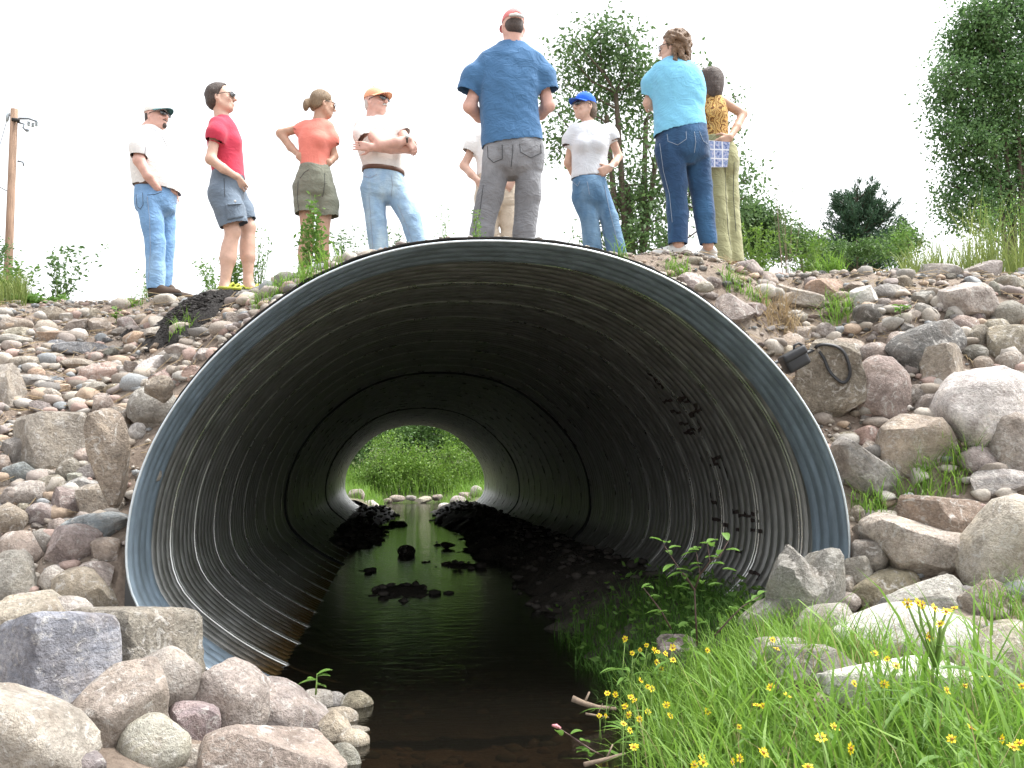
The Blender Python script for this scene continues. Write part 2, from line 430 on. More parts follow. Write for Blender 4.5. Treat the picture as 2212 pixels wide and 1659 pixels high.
def seam(u, parent, n, r=.012):
    X, N, _ = closed_profile(n); s = np.linspace(0, 1, n + 1); Y = u + STRIP * s
    V = []; Fs = []; kk = 6; rows = []
    for i in range(n + 1):
        if not (BAND_D + .02 < Y[i] < PIPE_L - .02): rows.append(None); continue
        rows.append(len(V))
        for q in range(kk):
            t = math.pi * (q / (kk - 1) - .5)
            dy, dn = math.sin(t) * r * 1.3, -math.cos(t) * r - .013
            V.append((X[i, 0] + N[i, 0] * (dn + .0), Y[i] + dy, X[i, 1] + N[i, 1] * (dn + .0)))
    for i in range(n):
        if rows[i] is None or rows[i + 1] is None: continue
        for q in range(kk - 1): Fs.append((rows[i] + q, rows[i] + q + 1, rows[i + 1] + q + 1, rows[i + 1] + q))
    if Fs: link('lock_seam', mesh('lock_seam', V, Fs), M_SEAM, parent)
for kx in range(-1, 31):
    u0 = kx * STRIP; nearby = kx < 10
    n = 128 if nearby else 84
    us = np.linspace(u0, u0 + STRIP, (6 * 10 if nearby else 6 * 6) + 1)
    st = sheet('steel_strip', us, 0, M_GALV, culvert, n, BAND_D, PIPE_L)
    seam(u0 + PITCH_C * .5, st, n)
    if kx < 9: seam(u0 + PITCH_C * .5 + .05, st, n, .008)
band = sheet('end_band', np.linspace(0, BAND_D + .03, 46), 0, M_BAND, culvert, 144, 0, BAND_D + .03, False, .008, -.016)
tag(band, 'blue-grey end band at the mouth of the pipe')
X, N, _ = closed_profile(144)
mb = MB(); mb.tube([(x + nx_ * -.006, -.002, z + nz_ * -.006) for (x, z), (nx_, nz_) in zip(X, N)], .007, 6, False); mb.build('rim_edge', M_EDGE, culvert)
for yj, w in ((7.55, .05), (15.1, .06)):
    mb = MB()
    V = []; Fs = []
    for i in range(len(X)):
        for dy, dn in ((-w, .0), (-w, -.03), (w, -.03), (w, 0)):
            V.append((X[i, 0] + N[i, 0] * dn, yj + dy, X[i, 1] + N[i, 1] * dn))
    for i in range(len(X) - 1):
        for q in range(3): Fs.append((4 * i + q, 4 * i + q + 1, 4 * i + q + 5, 4 * i + q + 4))
    mb.add(V, Fs); mb.build('joint_gasket', M_JOINT, culvert)

# sprayed marks on the right wall, read off the photograph stroke by stroke
STROKES = [[(745, 690), (775, 705), (785, 735), (815, 745), (820, 768)], [(735, 715), (750, 735), (785, 765)],
    [(805, 812), (812, 830), (825, 835), (838, 820), (858, 825)], [(860, 880), (885, 885), (905, 890)], [(905, 940), (945, 945), (975, 990), (925, 985)],
    [(910, 770), (925, 800)], [(885, 825), (930, 815), (960, 835), (905, 830), (890, 837)], [(975, 840), (990, 870), (945, 900), (968, 905)], [(985, 880), (1010, 870)],
    [(960, 885), (985, 930), (1005, 965), (995, 990), (970, 965), (940, 985)], [(990, 1080), (1000, 1105), (1020, 1130)],
    [(1055, 1090), (1070, 1120), (1110, 1110), (1120, 1125)], [(1075, 1120), (1070, 1160), (1055, 1150), (1075, 1140), (1110, 1160)], [(1110, 1110), (1140, 1180), (1150, 1220)],
    [(1055, 1295), (1065, 1330), (1090, 1345), (1075, 1340)], [(1060, 1420), (1110, 1425), (1150, 1470), (1130, 1450), (1115, 1430)], [(1185, 1475), (1202, 1480)],
    [(1165, 1375), (1185, 1395), (1190, 1380), (1165, 1385)], [(1200, 1400), (1240, 1400)], [(1230, 1385), (1245, 1415), (1255, 1400)],
    [(1265, 1385), (1280, 1410), (1300, 1380), (1285, 1370)], [(1265, 1430), (1305, 1430)], [(1255, 1475), (1310, 1485)], [(1185, 1580), (1215, 1585)], [(1255, 1690), (1300, 1700), (1290, 1740)]]
XP, NP, PER = closed_profile(600)
def wall_point(px, py):
    d = sight(px, py); ys = np.arange(.2, 9, .01); P = CAM + d * (ys - CAM[1])[:, None]
    out = np.abs(P[:, 0]) > pipe_half(P[:, 2]); i = int(np.argmax(out))
    j = int(np.argmin((XP[:, 0] - P[i, 0])**2 + (XP[:, 1] - P[i, 2])**2))
    return j / 600, ys[i]
def on_wall(s, y, lift):
    i = s * 600; j = int(i) % 600; f = i - int(i)
    x, z = XP[j] * (1 - f) + XP[(j + 1) % 600] * f; n_ = NP[j]
    o = corr(np.array(y - STRIP * s)) - lift
    return np.array([x + n_[0] * o, y, z + n_[1] * o])
M_SPRAY = simple('dark_spray_paint', (.03, .02, .018), .85, .3, 60, 0)
for st in STROKES:
    V = []; Fs = []
    q = [wall_point(1080 + x * .434, 504 + y * .434) for x, y in st]
    path = []
    for (s0, y0), (s1, y1) in zip(q[:-1], q[1:]):
        L_ = math.hypot((s1 - s0) * PER, y1 - y0); k = max(2, int(L_ / .010))
        path += [(s0 + (s1 - s0) * t / k, y0 + (y1 - y0) * t / k) for t in range(k)]
    path.append(q[-1]); path = np.array(path)
    for _ in range(6): path[1:-1] = (path[:-2] + path[1:-1] * 2 + path[2:]) / 4
    b0 = len(V)
    for i, (s, y) in enumerate(path):
        a_, b_ = path[max(i - 1, 0)], path[min(i + 1, len(path) - 1)]
        t = np.array([(b_[0] - a_[0]) * PER, b_[1] - a_[1]]); t /= np.linalg.norm(t) + 1e-9
        w = .012 * (1 + .25 * math.sin(i * .7))
        for e in (-1, 0, 1):
            V.append(on_wall(s + e * w * -t[1] / PER, y + e * w * t[0], .007))
    for i in range(len(path) - 1):
        for e in (0, 1): Fs.append((b0 + 3 * i + e, b0 + 3 * i + e + 1, b0 + 3 * i + e + 4, b0 + 3 * i + e + 3))
    link('spray_paint_stroke', mesh('spray_paint_stroke', V, Fs), M_SPRAY, culvert)
# ------------------------------------------------------------------ rocks
def rock_material(name, kind):
    m, nt, b = new_mat(name)
    oi = nt.nodes.new('ShaderNodeObjectInfo')
    tc = coords(nt, 'Object')
    off = nt.nodes.new('ShaderNodeVectorMath'); off.operation = 'ADD'
    sc = nt.nodes.new('ShaderNodeVectorMath'); sc.operation = 'SCALE'; sc.inputs['Scale'].default_value = 1.0
    cmb = nt.nodes.new('ShaderNodeCombineXYZ'); mu = nd(nt, 'ShaderNodeMath', operation='MULTIPLY'); mu.inputs[1].default_value = 37.0
    nt.links.new(oi.outputs['Random'], mu.inputs[0])
    for i in range(3): nt.links.new(mu.outputs[0], cmb.inputs[i])
    nt.links.new(tc, off.inputs[0]); nt.links.new(cmb.outputs[0], off.inputs[1])
    co = off.outputs[0]
    base = oi.outputs['Color']
    big = tex_noise(nt, co, 4.5, 4, .6, .6)
    r = ramp(nt, [(.3, (.58, .56, .55)), (.5, (.95, .95, .95)), (.72, (1.22, 1.18, 1.12))]); nt.links.new(big, r.inputs[0])
    c = mixc(nt, 1.0, base, r.outputs[0], 'MULTIPLY')
    fine = tex_noise(nt, co, 70 if kind != 'slate' else 40, 3, .75)
    if kind == 'granite':
        v = nd(nt, 'ShaderNodeTexVoronoi', Scale=55.0); nt.links.new(co, v.inputs['Vector'])
        g = ramp(nt, [(.25, (.60, .56, .53)), (.5, (1, 1, 1)), (.75, (1.32, 1.30, 1.27))]); nt.links.new(fine, g.inputs[0])
        c = mixc(nt, 1.0, c, g.outputs[0], 'MULTIPLY')
        vr = ramp(nt, [(.0, (.7, .7, .7)), (.16, (0, 0, 0))]); nt.links.new(v.outputs['Distance'], vr.inputs[0])
        c = mixc(nt, vr.outputs[0], c, (.12, .10, .09))
    elif kind == 'slate':
        st = tex_noise(nt, coords(nt, 'Object', (3, 3, 26)), 1.5, 4, .6, .5)
        g = ramp(nt, [(.35, (.75, .78, .82)), (.65, (1.2, 1.18, 1.15))]); nt.links.new(st, g.inputs[0])
        c = mixc(nt, .8, c, g.outputs[0], 'MULTIPLY')
    else:
        g = ramp(nt, [(.3, (.82, .80, .78)), (.7, (1.14, 1.13, 1.12))]); nt.links.new(fine, g.inputs[0])
        c = mixc(nt, 1.0, c, g.outputs[0], 'MULTIPLY')
    mo = ramp(nt, [(.34, (.66, .64, .62)), (.5, (1, 1, 1)), (.66, (1.22, 1.21, 1.2))]); nt.links.new(tex_noise(nt, co, 26, 5, .75, .5), mo.inputs[0])
    c = mixc(nt, .85, c, mo.outputs[0], 'MULTIPLY')
    # pale scuffs and lichen, ochre weathering
    sc_ = ramp(nt, [(.53, (0, 0, 0)), (.66, (.75, .75, .75))]); nt.links.new(tex_noise(nt, co, 13, 6, .72, 1.5), sc_.inputs[0])
    c = mixc(nt, sc_.outputs[0], c, (.56, .54, .51))
    oc = ramp(nt, [(.55, (0, 0, 0)), (.75, (.28, .28, .28))]); nt.links.new(tex_noise(nt, co, 6, 4), oc.inputs[0])
    c = mixc(nt, oc.outputs[0], c, (.27, .20, .145))
    nt.links.new(c, b.inputs['Base Color'])
    b.inputs['Roughness'].default_value = .9; b.inputs['Specular IOR Level'].default_value = .3
    h1 = nd(nt, 'ShaderNodeMath', operation='MULTIPLY_ADD'); h1.inputs[1].default_value = .35
    nt.links.new(fine, h1.inputs[0]); nt.links.new(tex_noise(nt, co, 16, 6, .7), h1.inputs[2])
    bump(nt, b, h1.outputs[0], 1.0, .034)
    return m
M_ROCK = {k: rock_material('stone_' + k, k) for k in ('granite', 'plain', 'slate')}
import bmesh
def ico(sub):
    bm = bmesh.new(); bmesh.ops.create_icosphere(bm, subdivisions=sub, radius=1.0)
    V = np.array([v.co[:] for v in bm.verts]); F = np.array([[v.index for v in f.verts] for f in bm.faces]); bm.free()
    return V, F
ICO = {s: ico(s) for s in (1, 2, 3, 4)}
def rock_shape(seed, sub, shape):
    """unit rock in a box of half size 1; r round, b blocky, a angular, s slab"""
    rg = np.random.default_rng(seed); V, F = ICO[sub]; P = V.copy()
    e = {'r': 2.3, 'b': 3.4, 'a': 2.6, 's': 3.0, 'c': 9.0, 'p': 7.0}[shape]
    P = P / (np.abs(P)**e).sum(1)[:, None]**(1 / e)
    ncut = {'r': 9, 'b': 11, 'a': 13, 's': 10, 'c': 7, 'p': 6}[shape]; lo = {'r': .72, 'b': .66, 'a': .50, 's': .58, 'c': .95, 'p': .98}[shape]
    for _ in range(ncut):
        n = rg.normal(size=3); n /= np.linalg.norm(n)
        d = rg.uniform(lo, .95 if shape not in 'cp' else 1.35); t = P @ n - d
        P = P - np.outer(np.where(t > 0, t, 0) * (.96 if shape != 'r' else .8), n)
    if shape in 'cp': P = P @ np.array((Matrix.Rotation(rg.uniform(.4, .9), 3, 'Z') @ Matrix.Rotation(rg.uniform(-.35, .35), 3, 'X') @ Matrix.Rotation(rg.uniform(-.3, .3), 3, 'Y'))).T
    amp = {'c': .045, 'p': .05, 'r': .10, 'b': .075, 'a': .05, 's': .06}[shape]
    o = rg.uniform(0, 100, 3)
    disp = np.array([noise.noise(Vector(p * 1.3 + o)) * 1.0 + noise.noise(Vector(p * 3.1 + o)) * .45 + (noise.noise(Vector(p * 7.5 + o)) * .22 if sub > 2 else 0)
                     + (noise.noise(Vector(p * 17 + o)) * .10 if sub > 3 else 0) for p in P])
    P = P * (1 + amp * disp)[:, None]
    if shape == 'p':                                           # two peaks with a saddle between them
        up_ = np.clip(P[:, 2] - .1, 0, None); P[:, 2] -= up_ * .55 * np.exp(-((P[:, 0] - .12) / .30)**2) + up_ * .18 * (P[:, 0] < -.5)
    P = (P - (P.max(0) + P.min(0)) / 2) / ((P.max(0) - P.min(0)) / 2)
    return P, F
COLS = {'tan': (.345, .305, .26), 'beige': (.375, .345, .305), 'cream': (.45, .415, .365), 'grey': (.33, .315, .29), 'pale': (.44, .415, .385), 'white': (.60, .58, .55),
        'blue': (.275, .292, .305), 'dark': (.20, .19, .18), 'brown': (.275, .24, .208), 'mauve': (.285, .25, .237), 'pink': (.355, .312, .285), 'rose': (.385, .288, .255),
        'orange': (.44, .345, .265), 'olive': (.33, .29, .22), 'red': (.27, .205, .185), 'black': (.05, .045, .04)}  # black: plain stones inside the pipe, its darkness put into their colour
WORDS = {'tan': 'tan', 'beige': 'beige', 'cream': 'cream', 'grey': 'grey', 'pale': 'pale grey', 'white': 'whitish', 'blue': 'blue-grey', 'dark': 'dark grey', 'brown': 'brown',
         'mauve': 'mauve-brown', 'pink': 'pinkish', 'rose': 'rose-pink', 'orange': 'orange-tan', 'olive': 'olive-brown', 'red': 'dark reddish', 'black': 'black'}
# region, centre x, centre y, width, height, colour, shape, tilt in degrees, material, own label
ZONE = {'A': (0, 612, .3333), 'B': (0, 1106, .3743), 'C': (1620, 540, .3471), 'D': (1620, 1080, .349), 'E': (1080, 504, .434), 'F': (1080, 1080, .349)}
ROCKS = '''
A 335 215 140 100 tan a|A 215 240 90 50 tan r|A 470 195 120 60 orange s|A 475 225 150 60 grey s|A 595 215 110 90 tan a|A 650 290 140 110 tan c|A 490 295 150 110 tan a
A 825 275 110 90 pink b|A 775 320 80 60 mauve b|A 95 275 190 90 tan r|A 125 325 200 60 tan s|A 100 375 180 80 grey s|A 345 345 180 70 orange s|A 455 355 90 50 beige r
A 300 285 70 40 beige r|A 890 365 160 90 orange r|A 1010 325 130 80 cream a|A 1180 300 130 80 beige b|A 1520 240 100 80 pink a|A 1505 290 140 50 white s 12|A 360 400 130 50 blue s
A 530 430 320 70 blue s|A 760 440 150 50 dark s|A 1175 445 170 90 cream a -20|A 1130 490 120 60 grey r|A 1340 465 140 70 pale a|A 990 540 190 100 white s 22|A 865 555 100 90 pink a
A 190 515 220 70 beige r|A 510 535 190 80 tan s|A 655 590 240 140 rose r|A 235 585 90 70 orange r|A 50 550 60 30 rose r|A 60 700 150 290 beige b|A 210 650 220 95 grey s
A 355 635 100 60 blue a|A 405 685 90 60 orange a|A 610 695 130 100 grey a|A 755 690 140 60 olive r|A 505 730 80 45 cream r|A 300 735 160 90 beige a|A 655 745 100 60 tan s 25
A 285 815 130 90 mauve a|A 860 655 70 60 beige a|A 930 655 90 60 pink r|A 1050 625 130 90 rose a 25|A 1250 585 110 90 rose a|A 1010 830 300 270 grey r|A 1190 755 150 150 brown b
A 740 910 180 190 tan b|A 680 810 140 140 pink a|A 835 845 60 60 grey r|A 855 785 50 40 mauve r|A 340 1040 440 330 beige c 8|A 165 950 180 90 tan b|A 105 1090 150 170 mauve c
A 765 1040 130 100 blue a|A 905 1170 210 520 brown b 4|A 1030 1000 90 90 pale r|A 570 1130 140 100 tan r|A 720 1155 130 130 mauve r|A 450 1220 120 150 brown r|A 590 1220 140 100 grey a
A 515 1265 120 70 grey s|A 125 1230 190 120 blue a|A 310 1240 130 60 grey r|A 345 1320 200 130 tan r|A 540 1310 190 90 grey s|A 745 1275 90 50 pink r|A 670 1415 260 200 brown b
A 445 1440 180 200 mauve c|A 205 1370 220 150 pink r|A 70 1390 130 120 mauve b|A 285 1500 190 130 mauve r|A 75 1545 180 200 tan r|A 150 1465 80 70 brown r|A 385 1570 120 80 pink a
A 660 1580 350 150 blue s 8|A 20 1180 90 110 tan r|A 590 1440 60 50 grey r|A 250 1180 70 60 dark a|A 520 1390 60 60 grey r|A 60 950 90 70 pale r|A 30 1290 80 70 tan r
B 110 235 220 200 tan r|B 425 215 240 240 pink b|B 245 180 160 130 grey r|B 85 400 210 290 grey r|B 310 400 130 150 pale r|B 525 470 330 260 tan b -28|B 650 225 150 130 tan b
B 620 370 170 150 pink b|B 265 510 190 100 beige a|B 380 580 230 150 pale r|B 140 650 380 260 tan r|B 335 920 590 620 blue c|B 790 790 700 500 brown c -22|B 960 980 330 320 beige r
B 1300 1150 430 470 pink r -25|B 660 1210 640 430 tan r 38|B 140 1330 640 420 beige r -32|B 890 1360 340 320 grey r|B 1110 1240 280 230 mauve c|B 1650 1200 540 330 pink r -25|B 1580 1420 700 360 tan a
B 1130 1440 220 150 pink r|B 1940 1270 150 210 tan b 15|B 2040 1330 150 120 tan r -15|B 1970 1430 200 150 grey a|B 1580 1040 180 100 olive r|B 1740 1010 150 90 brown r|B 1850 1010 100 90 tan r
B 1830 1100 180 130 grey r|B 1680 1085 150 80 grey r|B 2060 1105 160 120 olive r|B 1960 1020 110 40 brown s|B 1960 1190 180 110 brown r|B 2060 1265 130 50 brown s|B 1930 1100 110 100 grey r
B 480 1460 200 140 dark r|B 40 950 120 160 brown r|B 640 1000 200 140 dark a
C 450 860 420 530 brown b|C 810 890 330 420 tan r|C 600 620 230 130 tan r|C 790 645 190 120 pink r|C 930 580 150 130 pink r|C 1090 620 440 280 dark r 25|C 1195 760 260 310 tan c
C 1030 905 120 130 brown r|C 1110 975 140 140 mauve b|C 1440 1030 560 540 white r|C 1030 1230 400 400 tan b|C 740 1170 160 130 rose c|C 580 1180 180 90 olive s|C 720 1420 520 260 grey s -45
C 780 1270 150 150 brown a|C 900 1380 160 150 brown r|C 1430 1310 250 170 mauve r|C 1640 1230 320 460 pink r|C 1340 330 340 250 pale b|C 720 300 160 140 white a|C 860 265 230 90 grey r
C 830 335 90 70 beige r|C 745 410 190 130 dark r|C 300 310 290 140 tan s -12|C 470 240 230 120 orange a|C 640 230 150 80 brown a|C 940 345 140 60 beige s 25|C 1080 310 130 100 grey a
C 1090 390 80 150 grey s 65|C 1020 405 90 80 cream a|C 850 445 90 60 tan r|C 930 440 90 70 brown r|C 970 480 100 60 grey a|C 1330 480 170 140 brown r|C 1400 540 150 140 brown b
C 1520 500 160 130 tan r|C 1580 590 230 220 tan b|C 1600 400 220 160 grey r|C 1620 710 170 140 beige r|C 1690 800 80 100 pale r|C 1400 650 150 110 dark r|C 1440 720 130 110 brown r
C 1620 215 200 90 beige s|C 1450 130 150 90 grey b|C 1200 60 130 60 rose a|C 950 210 120 90 tan b|C 470 520 130 110 grey b|C 330 535 130 110 brown b|C 260 590 150 130 tan r
C 290 405 95 60 pale r|C 230 640 120 90 tan r|C 100 240 110 90 pink a|C 100 130 80 60 tan r|C 1520 250 70 110 grey r|C 1160 110 160 80 grey s|C 830 490 150 70 pink s
C 1560 1460 350 180 grey s|C 1350 780 80 70 tan r|C 1280 680 90 80 brown r|C 1250 410 90 70 grey a|C 1420 420 80 60 mauve r|C 620 330 90 60 tan r|C 560 290 110 60 tan s
D 340 570 430 490 grey p|D 1050 340 680 360 pink b -14|D 1230 120 560 250 red c -6|D 1580 330 470 660 cream r -28|D 840 570 400 230 olive r 18|D 1110 640 520 280 pale b 8|D 680 450 180 200 grey c
D 740 340 220 200 brown r -35|D 610 535 110 120 brown b|D 590 640 170 130 brown r|D 100 770 290 300 grey b|D 440 770 350 210 beige r 25|D 545 790 150 240 pale r|D 1000 850 900 370 white r -10
D 250 960 480 200 pale s|D 400 1040 520 250 grey b|D 880 1180 880 390 white b -6|D 1570 1150 450 640 tan b 25|D 1440 640 240 260 brown b|D 1370 790 220 130 brown r|D 1450 1490 500 200 tan b
D 660 100 90 120 brown r|D 860 430 90 70 brown r|D 1600 800 200 110 tan r|D 700 200 110 90 brown a|D 100 950 200 130 white r
E 965 255 140 110 pink a|E 1160 395 200 170 beige a|E 1060 245 80 60 brown r|E 970 140 90 40 tan r|E 1235 185 80 60 pink r|E 985 305 90 50 beige r|E 1310 265 70 60 pale a
E 1270 390 110 80 brown a|E 1050 310 70 40 grey r|E 1440 330 200 90 tan s|E 1490 420 70 50 pale r
F 1100 785 240 170 mauve b'''
OWN = {('A', 655, 590): 'smooth rose-pink oval cobble on the gravel slope left of the culvert', ('A', 905): 'tall upright brown boulder leaning on the left rim of the culvert',
    ('A', 340, 1040): 'broad beige slab boulder with dark overhang on the left slope', ('A', 1010, 830): 'large smooth grey boulder against the upper left rim', ('A', 660): 'striped blue-grey slab lying by the left rim',
    ('A', 60, 700): 'big beige block cut by the left picture edge', ('A', 530): 'long flat blue-grey slab sunk in the upper left slope', ('A', 670): 'square brown boulder above the striped slab by the left rim',
    ('B', 335): 'large blue-grey angular cube-like rock at lower left', ('B', 790): 'jagged brown and grey rock leaning into the lower left rim', ('B', 660): 'long tan granite boulder tilted up to the right, lower left',
    ('B', 1300): 'smooth pink-orange boulder below the left rim', ('B', 230): 'big beige boulder in the bottom left corner', ('B', 1580, 1420): 'broad tan rock at the bottom edge beside the water',
    ('B', 1650): 'flat pinkish slab sloping down to the water', ('B', 425): 'rounded pinkish cube-shaped stone left of the rim', ('B', 2060): 'olive-brown wet stone standing in the water edge',
    ('C', 450): 'big brown granite boulder carrying the camera strap', ('C', 810): 'tan boulder with a hollow scar beside the strap boulder', ('C', 1440, 1030): 'largest whitish speckled granite boulder on the right slope',
    ('C', 1340): 'large pale flat-topped boulder high on the right slope', ('C', 1640): 'pinkish boulder cut by the right picture edge, mid slope',
    ('D', 340): 'grey angular rock with two peaks in front of the right rim', ('D', 1050): 'long pinkish boulder tilted down right of the rim', ('D', 1230): 'dark reddish slab above the long pinkish boulder',
    ('D', 1580): 'huge smooth cream boulder at the right picture edge', ('D', 1000): 'wide whitish granite boulder behind the tall yellow flowers', ('D', 880): 'low whitish granite boulder half hidden by the flowering grass',
    ('D', 1570): 'big tan boulder in the lower right corner', ('D', 840): 'rounded olive-brown boulder under the long pinkish one', ('D', 1110): 'pale grey boulder below the olive-brown one, right bank',
    ('F', 1100): 'mauve-brown block in the grass at the mouth of the culvert'}
SHAPEW = {'p': 'angular', 'c': 'angular', 'r': 'rounded', 'b': 'blocky', 'a': 'angular', 's': 'flat'}
used_labels = {}
def place_word(P):
    x, y, z = P
    if x < 0:
        if y < -.3: return 'by the water at lower left' if x > -1.6 else 'in the lower left rock pile'
        if y < .8: return 'beside the left rim' if x > -2.6 else 'low on the left slope'
        return 'on the gravel slope left of the culvert' if y < 2 else 'near the top of the left slope'
    if y < -.8: return 'on the grassy lower right bank'
    if y < -.05: return 'low in the right rock pile'
    if y < .7: return 'beside the upper right rim' if x < 2.7 else 'in the middle of the right slope'
    return 'high on the right slope'
def size_word(r): return 'tiny' if r < .04 else 'small' if r < .075 else 'middling' if r < .14 else 'large'
def name_rock(o, col, shape, P, r, own=None):
    if own is None:
        own = f"{size_word(r)} {WORDS[col]} {SHAPEW[shape]} stone {place_word(P)}"
    tag(o, own, 'rock', 'stones of the riprap bank')
def add_rock(name, P, half, tilt, yaw, seed, sub, shape, col, mat, own=None, me=None):
    rg = np.random.default_rng(seed + 5000)
    if me is None:
        U, F = rock_shape(seed, sub, shape)
        me = mesh('rock', U * np.array(half), F, True); me.materials.append(M_ROCK[mat]); sc = (1, 1, 1)
        if shape != 'r': me.set_sharp_from_angle(angle=math.radians(27 if shape == 'b' else 22))
    else: sc = half
    o = link(name, me)
    o.location = P; o.rotation_euler = (rg.uniform(-.12, .12), math.radians(-tilt), yaw); o.scale = sc
    c = np.array(COLS[col]) * rg.uniform(.88, 1.12) + rg.uniform(-.012, .012, 3)
    o.color = (*np.clip(c, .02, .8), 1)
    name_rock(o, col, shape, P, max(half), own)
    return o
TAKEN = []
HEAP = hit(415, 678); HEAP_R = 165 / 2 / (FPX / (HEAP[1] - CAM[1]))
YO = {('D', 340): -.32, ('D', 440): -.55, ('D', 545): -.6, ('D', 840): -.22, ('D', 680): -.12, ('D', 610): -.15, ('D', 590): -.3, ('D', 740): -.1, ('B', 790): -.5, ('B', 960): -.85}
sd = 100
for line in ROCKS.strip().split('\n'):
    for item in line.split('|'):
        w = item.split(); zx, zy, zs = ZONE[w[0]]
        cx, cy, pw, ph = zx + float(w[1]) * zs, zy + float(w[2]) * zs, float(w[3]) * zs, float(w[4]) * zs
        tilt = float(w[7]) if len(w) > 7 else 0
        col, shape = w[5], w[6]; sd += 1
        G = hit(min(max(cx, -250), 2460), cy + .22 * ph)
        if (w[0], int(w[1])) in (('F', 1100), ('D', 880), ('D', 400), ('D', 250), ('D', 1000), ('D', 100), ('D', 1450)): G = hit(cx, cy + .40 * ph)
        G = G.copy(); G[1] = YO.get((w[0], int(w[1])), G[1])
        D = G[1] - CAM[1]; s = FPX / D
        hx_, hz_ = pw / 2 / s, ph / 2 / s
        hy_ = min(max((hx_ * hz_)**.5, .6 * hx_), .32)
        if tilt:                                     # the listed box is already along the tilted axis
            pass
        Yc = G[1] + hy_ * .25
        if w[0] in 'ACE' and Yc - hy_ * 1.1 < .06 and abs(at(cx, cy, Yc)[0]) - hx_ < 2.1:      # stones behind the rim stay behind it
            Yn = .06 + hy_ * 1.1; g = (Yn - CAM[1]) / (Yc - CAM[1]); Yc = Yn; hx_ *= g; hz_ *= g
        C_ = at(cx, cy, Yc)
        if (w[0] in 'CE' and G[1] > 2.4) or G[1] > 4.4:            # on the brow of the slope
            C_ = at(cx, cy, 1.75 if w[0] in 'CE' else 3.6); C_[2] = float(height(C_[0], C_[1])) + hz_ * .3; hx_ *= .8; hz_ *= .8
        if w[0] == 'F': C_[1] = .05; C_[2] = .19
        if C_[1] + hy_ > .0 and w[0] in 'ABCE':                # nothing reaches into the pipe
            ang = np.linspace(0, 6.283, 25); ca_, sa_ = np.cos(ang) * hx_ * 1.17, np.sin(ang) * hz_ * 1.2; tr_ = math.radians(tilt)
            ex, ez = ca_ * math.cos(tr_) - sa_ * math.sin(tr_), ca_ * math.sin(tr_) + sa_ * math.cos(tr_)
            for _ in range(9 if w[0] != 'A' else 30):
                X_, Z_ = C_[0] + ex, C_[2] + ez
                if not ((np.abs(X_) < pipe_half(Z_) + .07) & (Z_ < 2.55)).any(): break
                C_ = C_ + np.array([C_[0], 0, C_[2] - .8]) / math.hypot(C_[0], C_[2] - .8) * .02
        mat = {'white': 'granite', 'pale': 'granite', 'pink': 'granite', 'blue': 'slate', 'brown': 'granite'}.get(col, 'plain')
        if col == 'grey' and shape == 's': mat = 'slate'
        own = OWN.get((w[0], int(w[1]), int(w[2]))) or OWN.get((w[0], int(w[1])))
        big = max(hx_, hz_) > .16
        add_rock('boulder' if max(hx_, hz_) > .13 else 'rock', C_, (hx_ * 1.17, hy_ * 1.1, hz_ * 1.2), tilt, 0, sd, 4 if big else 3, shape, col, mat, own)
        TAKEN.append((cx, cy, pw / 2, ph / 2))
# smaller stones between them: a few shapes, each stone its own object
BASE = []
for i in range(14):
    shape = 'rrbbaas'[i % 7]; U, F = rock_shape(900 + i, 3, shape)
    for mk in ('plain', 'granite'):
        me = mesh('rock', U, F, True); me.materials.append(M_ROCK[mk]); BASE.append((me, shape))
cnt = 0; tries = 0; rg = np.random.default_rng(5)
while cnt < 105 and tries < 9000:
    tries += 1
    if rg.random() < .5: px, py = rg.uniform(0, 620), rg.uniform(690, 1180)
    else: px, py = rg.uniform(1480, 2212), rg.uniform(565, 1000)
    rpx = rg.uniform(6, 15)
    if any(abs(px - a) < .8 * b_ + rpx and abs(py - c) < .8 * d_ + rpx * .8 for a, c, b_, d_ in TAKEN): continue
    G = hit(px, py)
    if G[1] > 4.2 or math.hypot(G[0] - HEAP[0], G[1] - HEAP[1]) < HEAP_R: continue
    if abs(G[0]) < 2.06 and G[2] < pipe_top(G[0]) + .02: continue
    s = FPX / (G[1] - CAM[1]); r = rpx / s
    if G[2] < pipe_top(G[0]) + r and abs(G[0]) - r < pipe_half(G[2]) + .03: continue
    me, shape = BASE[rg.integers(len(BASE))]
    col = rg.choice(['tan', 'beige', 'pink', 'grey', 'mauve', 'brown', 'blue', 'orange', 'pale', 'rose'])
    add_rock('rock', (G[0], G[1], G[2] + r * .25), (r, r * rg.uniform(.7, 1), r * rg.uniform(.45, .75)), rg.uniform(-20, 20), rg.uniform(0, 6.28), int(rg.integers(9999)), 2, shape, col, 'plain', None, me)
    TAKEN.append((px, py, rpx, rpx * .7)); cnt += 1

